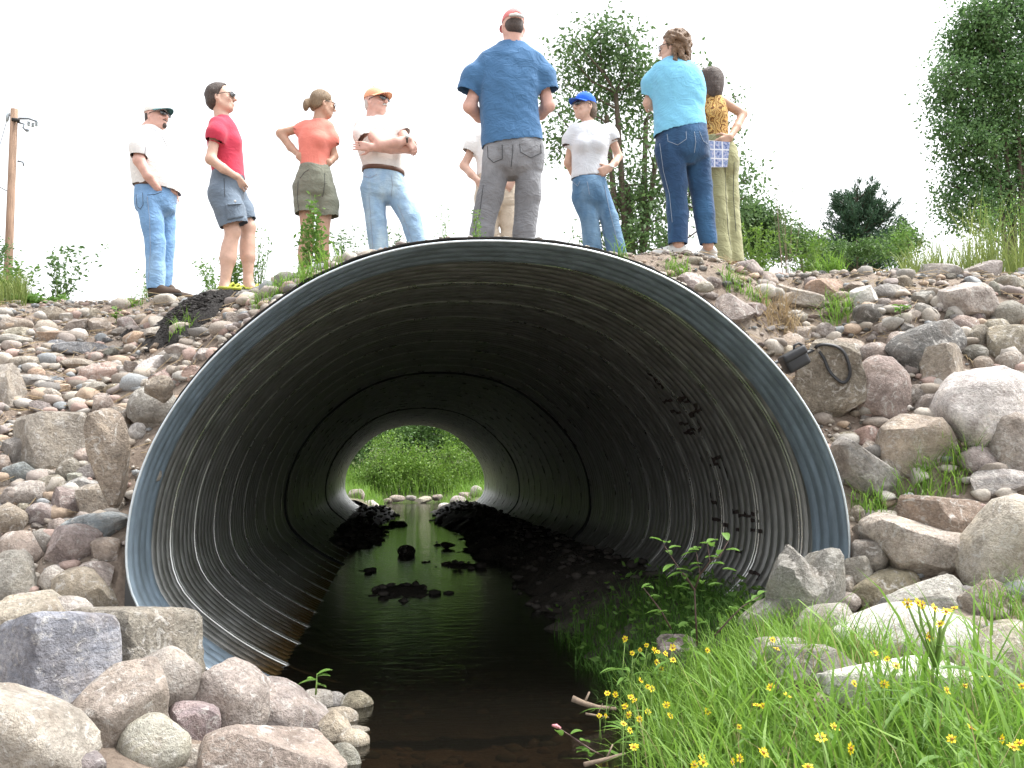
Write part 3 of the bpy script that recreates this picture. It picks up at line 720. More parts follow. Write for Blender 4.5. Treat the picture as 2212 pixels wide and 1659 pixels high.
# stones that would share a description are told apart by the notable stone they lie next to
NOTABLE = [(o, o['label']) for o in COL.objects if o.get('category') == 'rock' and o['label'] in OWN.values()]
SHORT = {v: v for v in OWN.values()}
seen = {}
for o in COL.objects:
    if o.get('category') == 'rock' and o['label'] not in OWN.values(): seen.setdefault(o['label'], []).append(o)
for lab, obs in seen.items():
    if len(obs) < 2: continue
    sub = {}
    for o in obs:
        q, ql = min(NOTABLE, key=lambda t: (t[0].location - o.location).length)
        d = o.location - q.location
        rel = ('left of' if d.x < 0 else 'right of') if abs(d.x) > abs(d.z) else ('above' if d.z > 0 else 'below')
        words = ql.split(); cut = [i for i, w_ in enumerate(words) if w_ in ('on', 'leaning', 'with', 'against', 'lying', 'cut', 'sunk', 'above', 'at', 'tilted', 'below', 'in', 'beside', 'sloping', 'left', 'standing', 'carrying', 'high', 'behind', 'half', 'under', 'mid') and i > 1]
        o['label'] = ' '.join(lab.split(' stone ')[0].split() + ['stone', rel, 'the'] + words[:cut[0] if cut else 5]).replace('the largest', 'the')

# the rest of the smaller stones, too many to tell apart, as one object
def stone_fill(n, boxes, seed):
    rg = np.random.default_rng(seed); shapes = [rock_shape(400 + i, 2, 'rbaabs'[i % 6]) for i in range(10)]; Vs = []; Fs = []; Cs = []; base = 0
    for i in range(n):
        x0, x1, y0, y1 = boxes[rg.integers(len(boxes))]; x, y = rg.uniform(x0, x1), rg.uniform(y0, y1)
        if abs(x) < 2.25 and y < .12: continue
        if math.hypot(x - HEAP[0], y - HEAP[1]) < HEAP_R * 1.05: continue
        r = .028 * (3.4**(rg.random()**1.6)); U, F = shapes[rg.integers(10)]; th = rg.uniform(0, 6.28); c, s = math.cos(th), math.sin(th)
        W = U * np.array([r, r * rg.uniform(.65, 1), r * rg.uniform(.45, .8)]); W = np.c_[W[:, 0] * c - W[:, 1] * s, W[:, 0] * s + W[:, 1] * c, W[:, 2]]
        z = float(height(x, y)) + r * .2
        if z < pipe_top(x) + r and abs(x) - r < pipe_half(z) + .03: continue
        Vs.append(W + (x, y, z)); Fs.append(F + base); base += len(U); Cs.append(np.tile(pal[rg.integers(len(pal))] * rg.uniform(.8, 1.08), (len(U), 1)))
    return np.concatenate(Vs), np.concatenate(Fs), np.concatenate(Cs)
# gravel: thousands of pebbles nobody could count, one object
def pebbles(name, label, pts, radii, colors, parent=None):
    V0, F0 = ICO[1]; n = len(pts); k = len(V0); rg = np.random.default_rng(3)
    th = rg.uniform(0, 6.28, n); c, s_ = np.cos(th), np.sin(th)
    J = 1 + rg.uniform(-.22, .22, (n, k, 1))
    U = V0[None] * J * np.stack([radii, radii * rg.uniform(.6, 1, n), radii * rg.uniform(.4, .7, n)], 1)[:, None]
    W = U.copy(); W[..., 0] = U[..., 0] * c[:, None] - U[..., 1] * s_[:, None]; W[..., 1] = U[..., 0] * s_[:, None] + U[..., 1] * c[:, None]
    V = (W + pts[:, None]).reshape(-1, 3); F = (F0[None] + (np.arange(n) * k)[:, None, None]).reshape(-1, 3)
    me = mesh(name, V, F, True)
    ca = me.color_attributes.new('stone_colour', 'FLOAT_COLOR', 'POINT')
    cc = np.repeat(np.c_[colors, np.ones(n)], k, axis=0).astype(np.float32); ca.data.foreach_set('color', cc.ravel())
    m = bpy.data.materials.get('pebble_stone')
    if m is None:
        m, nt, b = new_mat('pebble_stone')
        at_ = nd(nt, 'ShaderNodeVertexColor', layer_name='stone_colour'); f = tex_noise(nt, coords(nt), 90, 3)
        r = ramp(nt, [(.3, (.75, .73, .7)), (.7, (1.15, 1.15, 1.15))]); nt.links.new(f, r.inputs[0])
        nt.links.new(mixc(nt, 1, at_.outputs[0], r.outputs[0], 'MULTIPLY'), b.inputs['Base Color']); b.inputs['Roughness'].default_value = .9
        bump(nt, b, f, .5, .004)
    return tag(link(name, me, m), label, 'gravel', kind='stuff')
pal = np.array([COLS[k] for k in ('tan', 'beige', 'pink', 'grey', 'mauve', 'brown', 'blue', 'orange', 'pale', 'rose', 'dark', 'cream')])
def gravel(n, xr, yr, rlo, rhi, seed):
    rg = np.random.default_rng(seed)
    x = rg.uniform(*xr, n); y = rg.uniform(*yr, n)
    ok = ~((np.abs(x) < 2.1) & (y < .15)) & ~((np.abs(x) < 2.0) & (y < .06))
    ok &= np.hypot(x - HEAP[0], y - HEAP[1]) > HEAP_R * .95
    x, y = x[ok], y[ok]; r = rlo * (rhi / rlo)**(rg.random(len(x))**2.2)
    z = height(x, y) + r * .15 + .01
    ok = ~((z < pipe_top(x) + r) & (np.abs(x) - r < pipe_half(z) + .04)); x, y, z, r = x[ok], y[ok], z[ok], r[ok]
    return np.c_[x, y, z], r, pal[rg.integers(len(pal), size=len(x))] * rg.uniform(.8, 1.1, (len(x), 1))
pebbles('gravel', 'loose pebbles strewn between the stones of both slopes', *[np.concatenate(t) for t in zip(
    gravel(6500, (-5.2, -.4), (-.2, 4.2), .008, .045, 1), gravel(4200, (.4, 5), (-.2, 2.6), .008, .045, 2), gravel(900, (-2.2, 2.2), (.12, 2.4), .006, .03, 4), gravel(1500, (-6, -2.2), (-3.2, 0), .008, .045, 5), gravel(900, (3.4, 6), (-2.5, .2), .008, .045, 6))])
V, F, Cc = stone_fill(2300, [(-6, -2.3, -3.2, .2), (3.6, 6, -2.4, 1.8), (-4.8, -1.9, .1, 2.8), (-4.8, -2.2, .1, 1.8), (-4.6, -1.4, 1.2, 3.2), (1.9, 4.6, -.2, 1.7), (2.05, 3.4, -1.0, 1.2), (-1.8, -.6, 1.0, 2.2)], 31)
me = mesh('small_stones', V, F, True); ca = me.color_attributes.new('stone_colour', 'FLOAT_COLOR', 'POINT'); ca.data.foreach_set('color', np.c_[Cc, np.ones(len(Cc))].astype(np.float32).ravel())
tag(link('small_stones', me, bpy.data.materials['pebble_stone']), 'fist-sized stones packed between the boulders of both slopes', 'stones', kind='stuff')
# dark stones on the silt inside the pipe
rg = np.random.default_rng(77); n = 1500; x = rg.uniform(-1.5, 1.7, n); y = rg.uniform(2.2, PIPE_L, n)
jx = np.clip(((x - bx_[0]) / .06).astype(int), 0, len(bx_) - 1); jy = np.clip(np.searchsorted(by_, y), 0, len(by_) - 1); zb = BZ[jy, jx]; k = zb > -.04
pebbles('silt_stones', 'dark stones on the silt bars inside the pipe', np.c_[x, y, zb + .02][k], rg.uniform(.02, .075, n)[k], np.tile((.065, .057, .05), (k.sum(), 1)) * rg.uniform(.5, 1.6, (k.sum(), 1)))
rg = np.random.default_rng(8); n = 900                       # pebbles of the stream bed
x = rg.uniform(-1.3, .6, n); y = rg.uniform(-3.2, 2.0, n)
z = np.where(y < .0, height(x, y), -.13)
pebbles('stream_gravel', 'brown pebbles on the bed of the stream', np.c_[x, y, np.minimum(z, -.06)], rg.uniform(.015, .06, n), pal[rg.integers(len(pal), size=n)] * .5)
# ------------------------------------------------------------------ people: continuous bodies and clothes grown from distance fields
class Vol:
    def __init__(self, lo, hi, res):
        self.lo = np.array(lo, float); self.res = res
        self.n = np.maximum(np.ceil((np.array(hi) - self.lo) / res).astype(int) + 1, 4)
        self.d = np.full(self.n, .08, np.float32)
        self.caps = []
    def win(self, lo, hi):
        i0 = np.clip(np.floor((np.array(lo) - self.lo) / self.res).astype(int), 0, self.n - 1)
        i1 = np.clip(np.ceil((np.array(hi) - self.lo) / self.res).astype(int) + 1, 1, self.n)
        if (i1 <= i0).any(): return None
        ax = [(self.lo[k] + self.res * np.arange(i0[k], i1[k])).astype(np.float32) for k in range(3)]
        sl = tuple(slice(i0[k], i1[k]) for k in range(3))
        return sl, ax[0][:, None, None], ax[1][None, :, None], ax[2][None, None, :]
    def put(self, sl, d, k, cut=False):
        a = self.d[sl]
        if cut: self.d[sl] = np.maximum(a, -d); return
        if k > 0:
            h = np.clip(.5 + .5 * (a - d) / k, 0, 1); self.d[sl] = a * (1 - h) + d * h - k * h * (1 - h)
        else: self.d[sl] = np.minimum(a, d)
    def cone(self, a, b, ra, rb, k=.02, end=None, start=None, cut=False):
        """tapered limb; end / start: plane normals that cut it off flat at b / a (a hem)"""
        a = np.array(a, float); b = np.array(b, float); m = max(ra, rb) + .06
        w = self.win(np.minimum(a, b) - m, np.maximum(a, b) + m)
        if w is None: return
        sl, x, y, z = w; ab = b - a; L2 = max(ab @ ab, 1e-9)
        px, py, pz = x - a[0], y - a[1], z - a[2]
        t = np.clip((px * ab[0] + py * ab[1] + pz * ab[2]) / L2, 0, 1)
        d = np.sqrt((px - t * ab[0])**2 + (py - t * ab[1])**2 + (pz - t * ab[2])**2) - (ra + (rb - ra) * t)
        for e, p in ((end, b), (start, a)):
            if e is not None:
                n_ = np.array(e, float); n_ /= np.linalg.norm(n_)
                d = np.maximum(d, (x - p[0]) * n_[0] + (y - p[1]) * n_[1] + (z - p[2]) * n_[2])
                self.caps.append((p, n_, (rb if p is b else ra) * 1.5))
        self.put(sl, d, k, cut)
    def ell(self, c, r, R=None, k=.02, cut=False, planes=()):
        """ellipsoid with half axes r along the columns of R; planes: list of (point, normal) that trim it"""
        c = np.array(c, float); r = np.array(r, float); m = r.max() + .05
        w = self.win(c - m, c + m)
        if w is None: return
        sl, x, y, z = w; R = np.eye(3) if R is None else np.array(R, float)
        px, py, pz = x - c[0], y - c[1], z - c[2]; q = 0
        for i in range(3): q = q + ((px * R[0, i] + py * R[1, i] + pz * R[2, i]) / r[i])**2
        d = (np.sqrt(q) - 1) * r.min()
        for p, n_ in planes:
            n_ = np.array(n_, float) / np.linalg.norm(n_)
            d = np.maximum(d, (x - p[0]) * n_[0] + (y - p[1]) * n_[1] + (z - p[2]) * n_[2])
        self.put(sl, d, k, cut)
    def loft(self, rings, k=.03, e=2.3, hem=None, top=None):
        """upright body of elliptical sections: (x, y, z, half width, half depth); hem / top: (point, normal) trims"""
        Rg = np.array(sorted(rings, key=lambda r: r[2]), float)
        m = Rg[:, 3:].max() + .06
        w = self.win((Rg[:, 0].min() - m, Rg[:, 1].min() - m, Rg[0, 2] - .05), (Rg[:, 0].max() + m, Rg[:, 1].max() + m, Rg[-1, 2] + .05))
        sl, x, y, z = w; zz = z.ravel()
        zs = np.linspace(Rg[0, 2], Rg[-1, 2], 60); S_ = []
        for i in (0, 1, 3, 4):
            v = np.interp(zs, Rg[:, 2], Rg[:, i]); vp = np.pad(v, 4, 'edge')
            v = np.convolve(vp, np.array([1, 2, 3, 4, 5, 4, 3, 2, 1]) / 25, 'valid'); S_.append(np.interp(zz, zs, v))
        cx, cy, a_, b_ = (s[None, None, :].astype(np.float32) for s in S_)
        q = (np.abs((x - cx) / a_)**e + np.abs((y - cy) / b_)**e)**(1 / e)
        d = (q - 1) * np.minimum(a_, b_)
        d = np.maximum(d, np.maximum(z - Rg[-1, 2], Rg[0, 2] - z))
        for t in (hem, top):
            if t is not None:
                p, n_ = np.array(t[0], float), np.array(t[1], float); n_ /= np.linalg.norm(n_)
                d = np.maximum(d, (x - p[0]) * n_[0] + (y - p[1]) * n_[1] + (z - p[2]) * n_[2])
                self.caps.append((p, n_, .6))
        self.put(sl, d, k)
    def folds(self, amp, seed, freq=(28, 28, 34)):
        rg = np.random.default_rng(seed)
        ax = [(self.lo[k] + self.res * np.arange(self.n[k])).astype(np.float32) for k in range(3)]
        x, y, z = ax[0][:, None, None], ax[1][None, :, None], ax[2][None, None, :]
        f = 0
        for i in range(5):
            v = rg.normal(size=3) * np.array(freq) * (.5 + .25 * i); ph = rg.uniform(0, 6.28); ph2 = rg.uniform(0, 6.28)
            warp = 1.6 * np.sin(x * v[1] * .35 + z * v[0] * .3 + ph2)
            f = f + np.sin(x * v[0] + y * v[1] + z * v[2] + ph + warp) / (1 + .5 * i)
        self.d += (amp * f).astype(np.float32)
    def surface(self):
        d = self.d; d[d == 0] = 1e-6
        d[0], d[-1] = .05, .05; d[:, 0], d[:, -1] = .05, .05; d[:, :, 0], d[:, :, -1] = .05, .05
        ins = d < 0
        cs = [(i, j, k) for i in (0, 1) for j in (0, 1) for k in (0, 1)]
        def sh(a, c): return a[c[0]:a.shape[0] - 1 + c[0], c[1]:a.shape[1] - 1 + c[1], c[2]:a.shape[2] - 1 + c[2]]
        cntc = sum(sh(ins, c).astype(np.int8) for c in cs)
        act = (cntc > 0) & (cntc < 8)
        I = np.argwhere(act); idx = np.full(act.shape, -1, np.int64); idx[tuple(I.T)] = np.arange(len(I))
        val = {c: d[I[:, 0] + c[0], I[:, 1] + c[1], I[:, 2] + c[2]] for c in cs}
        P = np.zeros((len(I), 3)); W = np.zeros(len(I))
        for c in cs:
            for ax in range(3):
                if c[ax]: continue
                c2 = list(c); c2[ax] = 1; c2 = tuple(c2); v0, v1 = val[c], val[c2]
                x_ = (v0 < 0) != (v1 < 0); t = np.where(x_, v0 / np.where(x_, v0 - v1, 1), 0)
                q = np.tile(np.array(c, float), (len(I), 1)); q[:, ax] += t
                P += q * x_[:, None]; W += x_
        V = self.lo + (I + P / W[:, None]) * self.res
        Fs = []
        for ax in range(3):
            o1, o2 = (ax + 1) % 3, (ax + 2) % 3
            s0 = [slice(None)] * 3; s1 = [slice(None)] * 3; s0[ax] = slice(0, -1); s1[ax] = slice(1, None)
            A, B = ins[tuple(s0)], ins[tuple(s1)]
            E_ = np.argwhere(A != B); E_ = E_[(E_[:, o1] > 0) & (E_[:, o2] > 0) & (E_[:, o1] < d.shape[o1] - 1) & (E_[:, o2] < d.shape[o2] - 1)]
            fl = A[tuple(E_.T)]
            def cell(a1, a2):
                q = E_.copy(); q[:, o1] -= a1; q[:, o2] -= a2; return idx[tuple(q.T)]
            Fq = np.stack([cell(1, 1), cell(0, 1), cell(0, 0), cell(1, 0)], 1)
            Fq[~fl] = Fq[~fl][:, ::-1]
            Fs.append(Fq)
        F = np.concatenate(Fs); F = F[(F >= 0).all(1)]
        # open the hems
        if self.caps:
            Cn = V[F].mean(1); Nn = np.cross(V[F[:, 2]] - V[F[:, 0]], V[F[:, 3]] - V[F[:, 1]]); Nn /= np.linalg.norm(Nn, axis=1)[:, None] + 1e-12
            kill = np.zeros(len(F), bool)
            for p, n_, rr in self.caps:
                kill |= (np.abs((Cn - p) @ n_) < self.res * 1.3) & (np.abs(Nn @ n_) > .75) & (np.linalg.norm(Cn - p, axis=1) < rr)
            F = F[~kill]; u, inv = np.unique(F, return_inverse=True); V = V[u]; F = inv.reshape(F.shape)
        # one light smoothing pass takes the grid out of it
        for lam in (.5, .5):
            acc = np.zeros_like(V); c = np.zeros(len(V))
            for a_, b_ in ((0, 1), (1, 2), (2, 3), (3, 0)):
                np.add.at(acc, F[:, a_], V[F[:, b_]]); np.add.at(c, F[:, a_], 1)
                np.add.at(acc, F[:, b_], V[F[:, a_]]); np.add.at(c, F[:, b_], 1)
            V = V + lam * (acc / np.maximum(c, 1)[:, None] - V)
        return V, F
    def build(self, name, mat, parent):
        V, F = self.surface()
        return link(name, mesh(name, V, F), mat, parent)

def skin_mat(name, c):
    m, nt, b = new_mat(name)
    n = tex_noise(nt, coords(nt), 22, 4); r = ramp(nt, [(.3, tuple(x * .86 for x in c)), (.7, tuple(min(1, x * 1.08) for x in c))]); nt.links.new(n, r.inputs[0])
    nt.links.new(r.outputs[0], b.inputs['Base Color']); b.inputs['Roughness'].default_value = .55
    bump(nt, b, tex_noise(nt, coords(nt), 160, 3), .15, .002)
    return m
def hair_mat(name, c, hi):
    m, nt, b = new_mat(name)
    n = tex_noise(nt, coords(nt, 'Object', (60, 60, 14)), 3.0, 4, .7, .6)
    r = ramp(nt, [(.3, c), (.7, hi)]); nt.links.new(n, r.inputs[0]); nt.links.new(r.outputs[0], b.inputs['Base Color'])
    b.inputs['Roughness'].default_value = .5; bump(nt, b, n, .9, .012)
    return m
SKIN = [skin_mat('skin_fair', (.62, .40, .31)), skin_mat('skin_pink', (.66, .40, .33)), skin_mat('skin_tanned', (.50, .31, .22))]
M_LENS = simple('dark_lens', (.012, .012, .014), .12, .1, 5, 0, spec=.8)
M_FRAME = simple('glasses_frame', (.03, .028, .025), .4, .1, 5, 0)

def frame(yaw, pitch=0.0, roll=0.0):
    """columns: the person's left, forward, up. yaw 0 faces the camera, +90 faces picture right"""
    c, s = math.cos(math.radians(yaw)), math.sin(math.radians(yaw))
    f = np.array([s, -c, 0.0]); l = np.array([c, s, 0.0]); u = np.array([0, 0, 1.0])
    p = math.radians(pitch); f, u = f * math.cos(p) + u * math.sin(p), u * math.cos(p) - f * math.sin(p)
    r = math.radians(roll); l, u = l * math.cos(r) + u * math.sin(r), u * math.cos(r) - l * math.sin(r)
    return np.stack([l, f, u], 1)
def head(v, c, R, h=.225, jaw=1.0):
    """c: centre of the head (eye level, mid skull); h: chin to crown"""
    g = h / .225
    def q(l, f, u): return c + R @ (np.array([l, f, u]) * g)
    v.ell(q(0, -.012, .035), np.array([.074, .092, .082]) * g, R, .01)                    # skull
    v.ell(q(0, .022, -.025), np.array([.062, .066, .085]) * g, R, .025)                   # face
    v.ell(q(0, .045, -.085), np.array([.036 * jaw, .036, .026]) * g, R, .03)              # chin
    for s in (-1, 1):
        v.cone(q(s * .052 * jaw, -.005, -.05), q(s * .018, .05, -.09), .022 * g, .018 * g, .025)   # jaw line
        v.ell(q(s * .034, .072, -.028), np.array([.02, .014, .016]) * g, R, .02)          # cheek
        v.ell(q(s * .030, .098, .004), np.array([.016, .012, .010]) * g, R, .008, True)   # eye socket
        v.ell(q(s * .030, .083, .003), np.array([.013, .012, .011]) * g, R, .002)         # eye
        v.ell(q(s * .076, -.008, -.012), np.array([.012, .020, .032]) * g, R, .008)       # ear
        v.ell(q(s * .083, -.002, -.008), np.array([.006, .010, .018]) * g, R, .004, True)
    v.cone(q(-.030, .088, .022), q(.030, .088, .022), .010 * g, .010 * g, .018)           # brow
    v.cone(q(0, .094, .006), q(0, .112, -.030), .009 * g, .013 * g, .012)                 # nose
    for s in (-1, 1): v.ell(q(s * .011, .100, -.034), np.array([.009, .010, .007]) * g, R, .006)
    v.cone(q(-.018, .086, -.058), q(.018, .086, -.058), .007 * g, .007 * g, .008)         # lips
    v.cone(q(-.015, .085, -.068), q(.015, .085, -.068), .0075 * g, .0075 * g, .006)
    v.cone(q(-.022, .098, -.063), q(.022, .098, -.063), .002, .002, 0, cut=True)
    return q
def hand(v, wrist, d, palm, side, curl=.5, L=.185):
    """d: direction of the hand, palm: direction the palm faces, side: +1 thumb lies along d x palm"""
    d = np.array(d, float); d /= np.linalg.norm(d); palm = np.array(palm, float); palm -= d * (palm @ d); palm /= np.linalg.norm(palm)
    t = np.cross(d, palm) * side; w = np.array(wrist, float)
    for i, o in enumerate((-.030, -.010, .010, .030)):                                    # palm
        v.cone(w + t * o * .6, w + d * L * .48 + t * o, .017, .014, .012)
    for i, (o, ln) in enumerate(((.031, .078), (.0105, .088), (-.0105, .082), (-.031, .062))):
        p = w + d * L * .48 + t * o; a = curl * .7
        for j, fr in enumerate((.45, .31, .24)):
            dd = d * math.cos(a) + palm * math.sin(a) + t * (o * 1.5); dd /= np.linalg.norm(dd)
            p2 = p + dd * ln * fr * 1.05; v.cone(p, p2, .0098 - .0008 * j, .0092 - .0008 * j, .003); p = p2; a += curl * .75
    p = w + d * L * .12 + t * .028; dd = d * .65 + t * .7 + palm * .25; dd /= np.linalg.norm(dd)
    p2 = p + dd * .048; v.cone(p, p2, .014, .011, .010)
    dd = d * .9 + t * .25 + palm * .4; dd /= np.linalg.norm(dd); v.cone(p2, p2 + dd * .042, .011, .0085, .003)
def glasses(parent, q, R, dark=True):
    mb = MB()
    for s in (-1, 1):
        V = []; k = 12
        for ring, (sc, dp) in enumerate(((1.0, .0), (.0, .006))):
            for i in range(k):
                a = 2 * math.pi * i / k
                V.append(q(s * .034 + math.cos(a) * .030 * sc, .109 + dp - abs(s * .034 + math.cos(a) * .030 * sc) * .28, .003 + math.sin(a) * .019 * sc - .004 * math.cos(a) * s * sc))
        mb.add(V, [(i, (i + 1) % k, k + (i + 1) % k, k + i) for i in range(k)])
    lens = mb
    fr = MB()
    fr.tube([q(-.015, .112, .010), q(0, .115, .013), q(.015, .112, .010)], .0028, 5)
    for s in (-1, 1):
        fr.tube([q(s * .062, .092, .008), q(s * .078, .060, .010), q(s * .082, .0, .008), q(s * .080, -.014, -.008)], .0032, 5)
        fr.tube([q(s * .034 + math.cos(a) * .031, .110 - abs(s * .034 + math.cos(a) * .031) * .28, .003 + math.sin(a) * .020) for a in np.linspace(0, 2 * math.pi, 13)], .0022, 5)
    o = fr.build('sunglasses' if dark else 'glasses', M_FRAME, parent)
    lens.build('lens', M_LENS if dark else bpy.data.materials['pale_lens'], o)
    return o
simple('pale_lens', (.30, .33, .33), .1, .1, 5, 0, spec=.8)
def cap(parent, q, R, mat, brim_mat=None, res=.006, brim=True, back_gap=False):
    c = q(0, -.006, .050)
    v = Vol(c - .2, c + .2, res)
    v.ell(q(0, -.010, .040), (.088, .106, .098), R, 0, planes=[(q(0, 0, .028), -(R[:, 2] + R[:, 1] * .10))])
    if back_gap:
        v.ell(q(0, -.115, .036), (.034, .06, .036), R, 0, cut=True)
    v.caps.append((q(0, -.01, .028), (R[:, 2] + R[:, 1] * .10) / np.linalg.norm(R[:, 2] + R[:, 1] * .10), .2))
    o = v.build('cap', mat, parent)
    mb = MB(); mb.tube([q(0, -.01, .138), q(0, -.01, .146)], [.008, .004], 6); mb.build('cap_button', mat, o)
    if brim:
        V = []; nu, nv = 13, 6
        for side in (0, 1):
            for j in range(nv):
                for i in range(nu):
                    a = (i / (nu - 1) - .5) * math.radians(150); r = j / (nv - 1)
                    x, y = math.sin(a) * (.082 + .006 * r), .0 + math.cos(a) * .088 + r * .072 * math.cos(a)**.7
                    V.append(q(x, y, .044 - .012 * r - (x / .08)**2 * .016 + (.004 if side else 0)))
        Fs = []
        for side in (0, 1):
            for j in range(nv - 1):
                for i in range(nu - 1):
                    b0 = side * nu * nv + j * nu + i; f = (b0, b0 + 1, b0 + nu + 1, b0 + nu); Fs.append(f if side else f[::-1])
        k = nu * nv
        for i in range(nu - 1):
            e = (nv - 1) * nu + i; Fs.append((e, e + 1, k + e + 1, k + e))
        b_ = MB(); b_.add(V, Fs); b_.build('brim', brim_mat or mat, o)
    return o
def shoe(parent, name, heel, d, mat, sole, L=.28, res=.006, h=.0, low=True):
    """heel: ground point under the heel; d: toe direction"""
    d = np.array(d, float); d[2] = 0; d /= np.linalg.norm(d); u = np.array([0, 0, 1.0]); s = np.cross(d, u); R = np.stack([s, d, u], 1)
    H = np.array(heel, float)
    v = Vol(H - .16 + d * .1, H + .26 + d * .14, res)
    v = Vol(np.minimum(H, H + d * L) - .09, np.maximum(H, H + d * L) + np.array([.09, .09, .17]), res)
    floor = [(H + u * .022, -u)]
    v.ell(H + d * L * .20 + u * .045, (.040, .075, .055), R, .0, planes=floor)
    v.ell(H + d * L * .66 + u * .030, (.048, .105, .045), R, .03, planes=floor)
    v.cone(H + d * L * .22 + u * .06, H + d * L * .25 + u * .11, .042, .040, .03)
    v.cone(H + d * L * .3 + u * .075, H + d * L * .62 + u * .04, .034, .032, .03)
    o = v.build(name, mat, parent)
    so = Vol(np.minimum(H, H + d * L) - .09, np.maximum(H, H + d * L) + np.array([.09, .09, .10]), res)
    so.ell(H + d * L * .22 + u * .012, (.043, .078, .060), R, .0, planes=[(H + u * .026, u), (H - u * .004, -u)])
    so.ell(H + d * L * .64 + u * .012, (.051, .112, .060), R, .02, planes=[(H + u * .026, u), (H - u * .004, -u)])
    so.build('sole', sole, o)
    return o
RES_BODY, RES_CLOTH = .0075, .009
class Person:
    def __init__(self, name, Y, label, skin):
        self.Y = Y; self.label = label; self.skin = skin
    def p(self, px, py, dy=0.0): return at(px, py, self.Y + dy)
    def start(self, foot):
        self.root = empty('person', foot); tag(self.root, self.label, 'person', 'people standing on the culvert bank')
    def ring(self, py, xl, xr, dh, dy=0.0):
        a, b = self.p(xl, py, dy), self.p(xr, py, dy); return ((a[0] + b[0]) / 2, self.Y + dy, a[2], abs(b[0] - a[0]) / 2, dh)
    def vol(self, pts, pad, res):
        P = np.array(pts); return Vol(P.min(0) - pad, P.max(0) + pad, res)
def limb(v, pts, rad, k=.02, end=False):
    for i in range(len(pts) - 1):
        e = None
        if end and i == len(pts) - 2: e = np.array(pts[-1]) - np.array(pts[-2])
        v.cone(pts[i], pts[i + 1], rad[i], rad[i + 1], k, end=e)
def make_person(label, Y, skin, shirt, sleeves, arms, hands, pants, legs, headp, neck, ground, shoes=None, shirt_mat=None, pant_mat=None, hem=None, bare_leg=None,
                trouser_end=True, fold=(.0028, .0042), seed=1, shirt_e=2.3, chest=(), belt=None, phem=None):
    """shirt / pants: rings (py, left px, right px, half depth, dy); sleeves, arms, legs: polylines of (px, py, dy, r)"""
    P = Person('person', Y, label, skin)
    allp = [P.p(r[1], r[0], 0) for r in shirt] + [P.p(r[2], r[0], 0) for r in shirt]
    allp += [P.p(*q[:3]) for l in arms + legs for q in l] + [P.p(*headp[:2])]
    allp = np.array(allp); foot = np.array([np.mean([P.p(*l[-1][:3])[0] for l in legs]), Y, ground]); P.start(foot)
    lo = np.append(allp.min(0)[:2] - .28, ground - .02); hi = allp.max(0) + .22
    hc = P.p(headp[0], headp[1], headp[5] if len(headp) > 5 else 0); R = frame(headp[2], headp[3], headp[6] if len(headp) > 6 else 0); hh = headp[4]
    # --- body
    v = Vol(lo, hi, RES_BODY)
    q = head(v, hc, R, hh)
    nb = P.p(*neck[:3]); v.cone(hc + R @ np.array([0, -.025, -.05]), nb, .050 * neck[3], .058 * neck[3], .03)
    sr = [P.ring(*r) for r in shirt]
    v.loft([(x, y, z, max(a - .03, .03), max(b - .03, .03)) for x, y, z, a, b in sr], .04)
    if pants: v.loft([(x, y, z, max(a - .045, .03), max(b - .045, .03)) for x, y, z, a, b in [P.ring(*r) for r in pants[:-1]]], .04)
    arms = [list(l) for l in arms]
    for i, sl_ in enumerate(sleeves):                          # the shoulder stays inside the sleeve
        arms[i][0] = (*sl_[0][:3], min(arms[i][0][3], sl_[0][3] * .62))
    for l in arms: limb(v, [P.p(*q_[:3]) for q_ in l], [q_[3] for q_ in l], .02)
    for (wr, d, palm, side, curl) in hands: hand(v, P.p(*wr), d, palm, side, curl)
    for l in (bare_leg or legs):
        f = 1 if bare_leg else .62
        limb(v, [P.p(*q_[:3]) for q_ in l], [q_[3] * f for q_ in l], .03)
    if bare_leg:
        for l in bare_leg:                                    # calf muscle and knee
            kn, an = P.p(*l[1][:3]), P.p(*l[3][:3]); mid = kn * .62 + an * .38 
            v.ell(mid + np.array([-.012, .015, 0]), (l[1][3] * .98, l[1][3] * 1.05, .10), None, .04)
    body = v.build('body', SKIN[skin], P.root)
    # --- shirt
    v = Vol(lo, hi, RES_CLOTH)
    hp = None
    if hem is not None:
        a, b = P.p(*hem[0]), P.p(*hem[1]); t = b - a; n_ = np.array([t[2], 0, -t[0]]); n_ = n_ if n_[2] < 0 else -n_; hp = ((a + b) / 2, n_)
    v.loft(sr, .035, shirt_e, hem=hp)
    for c in chest:
        pc = P.p(*c[:3]); v.ell(pc, (c[3], c[3], c[3] * 1.05), None, .05)
    for l in sleeves: limb(v, [P.p(*q_[:3]) for q_ in l], [q_[3] for q_ in l], .045, True)
    v.folds(fold[0] * .7, seed, (20, 20, 18))
    v.cone(nb + np.array([0, 0, .10]), nb + np.array([0, 0, .012]), .058 * neck[3], .064 * neck[3], 0, cut=True)
    v.build('shirt', shirt_mat, P.root)
    # --- trousers or shorts
    v = Vol(lo, hi, RES_CLOTH)
    pr = [P.ring(*r) for r in pants]; x_, y_, z_, a_, b_ = pr[-1]
    v.loft(pr + [(x_, y_, z_ - .06, a_ * .5, b_ * .55)], .03, 2.2)
    for l in legs: limb(v, [P.p(*q_[:3]) for q_ in l], [q_[3] for q_ in l], .016, trouser_end)
    v.folds(fold[1] * .55, seed + 1, (26, 26, 30))
    P.trousers = v.build('trousers' if not bare_leg else 'shorts', pant_mat, P.root)
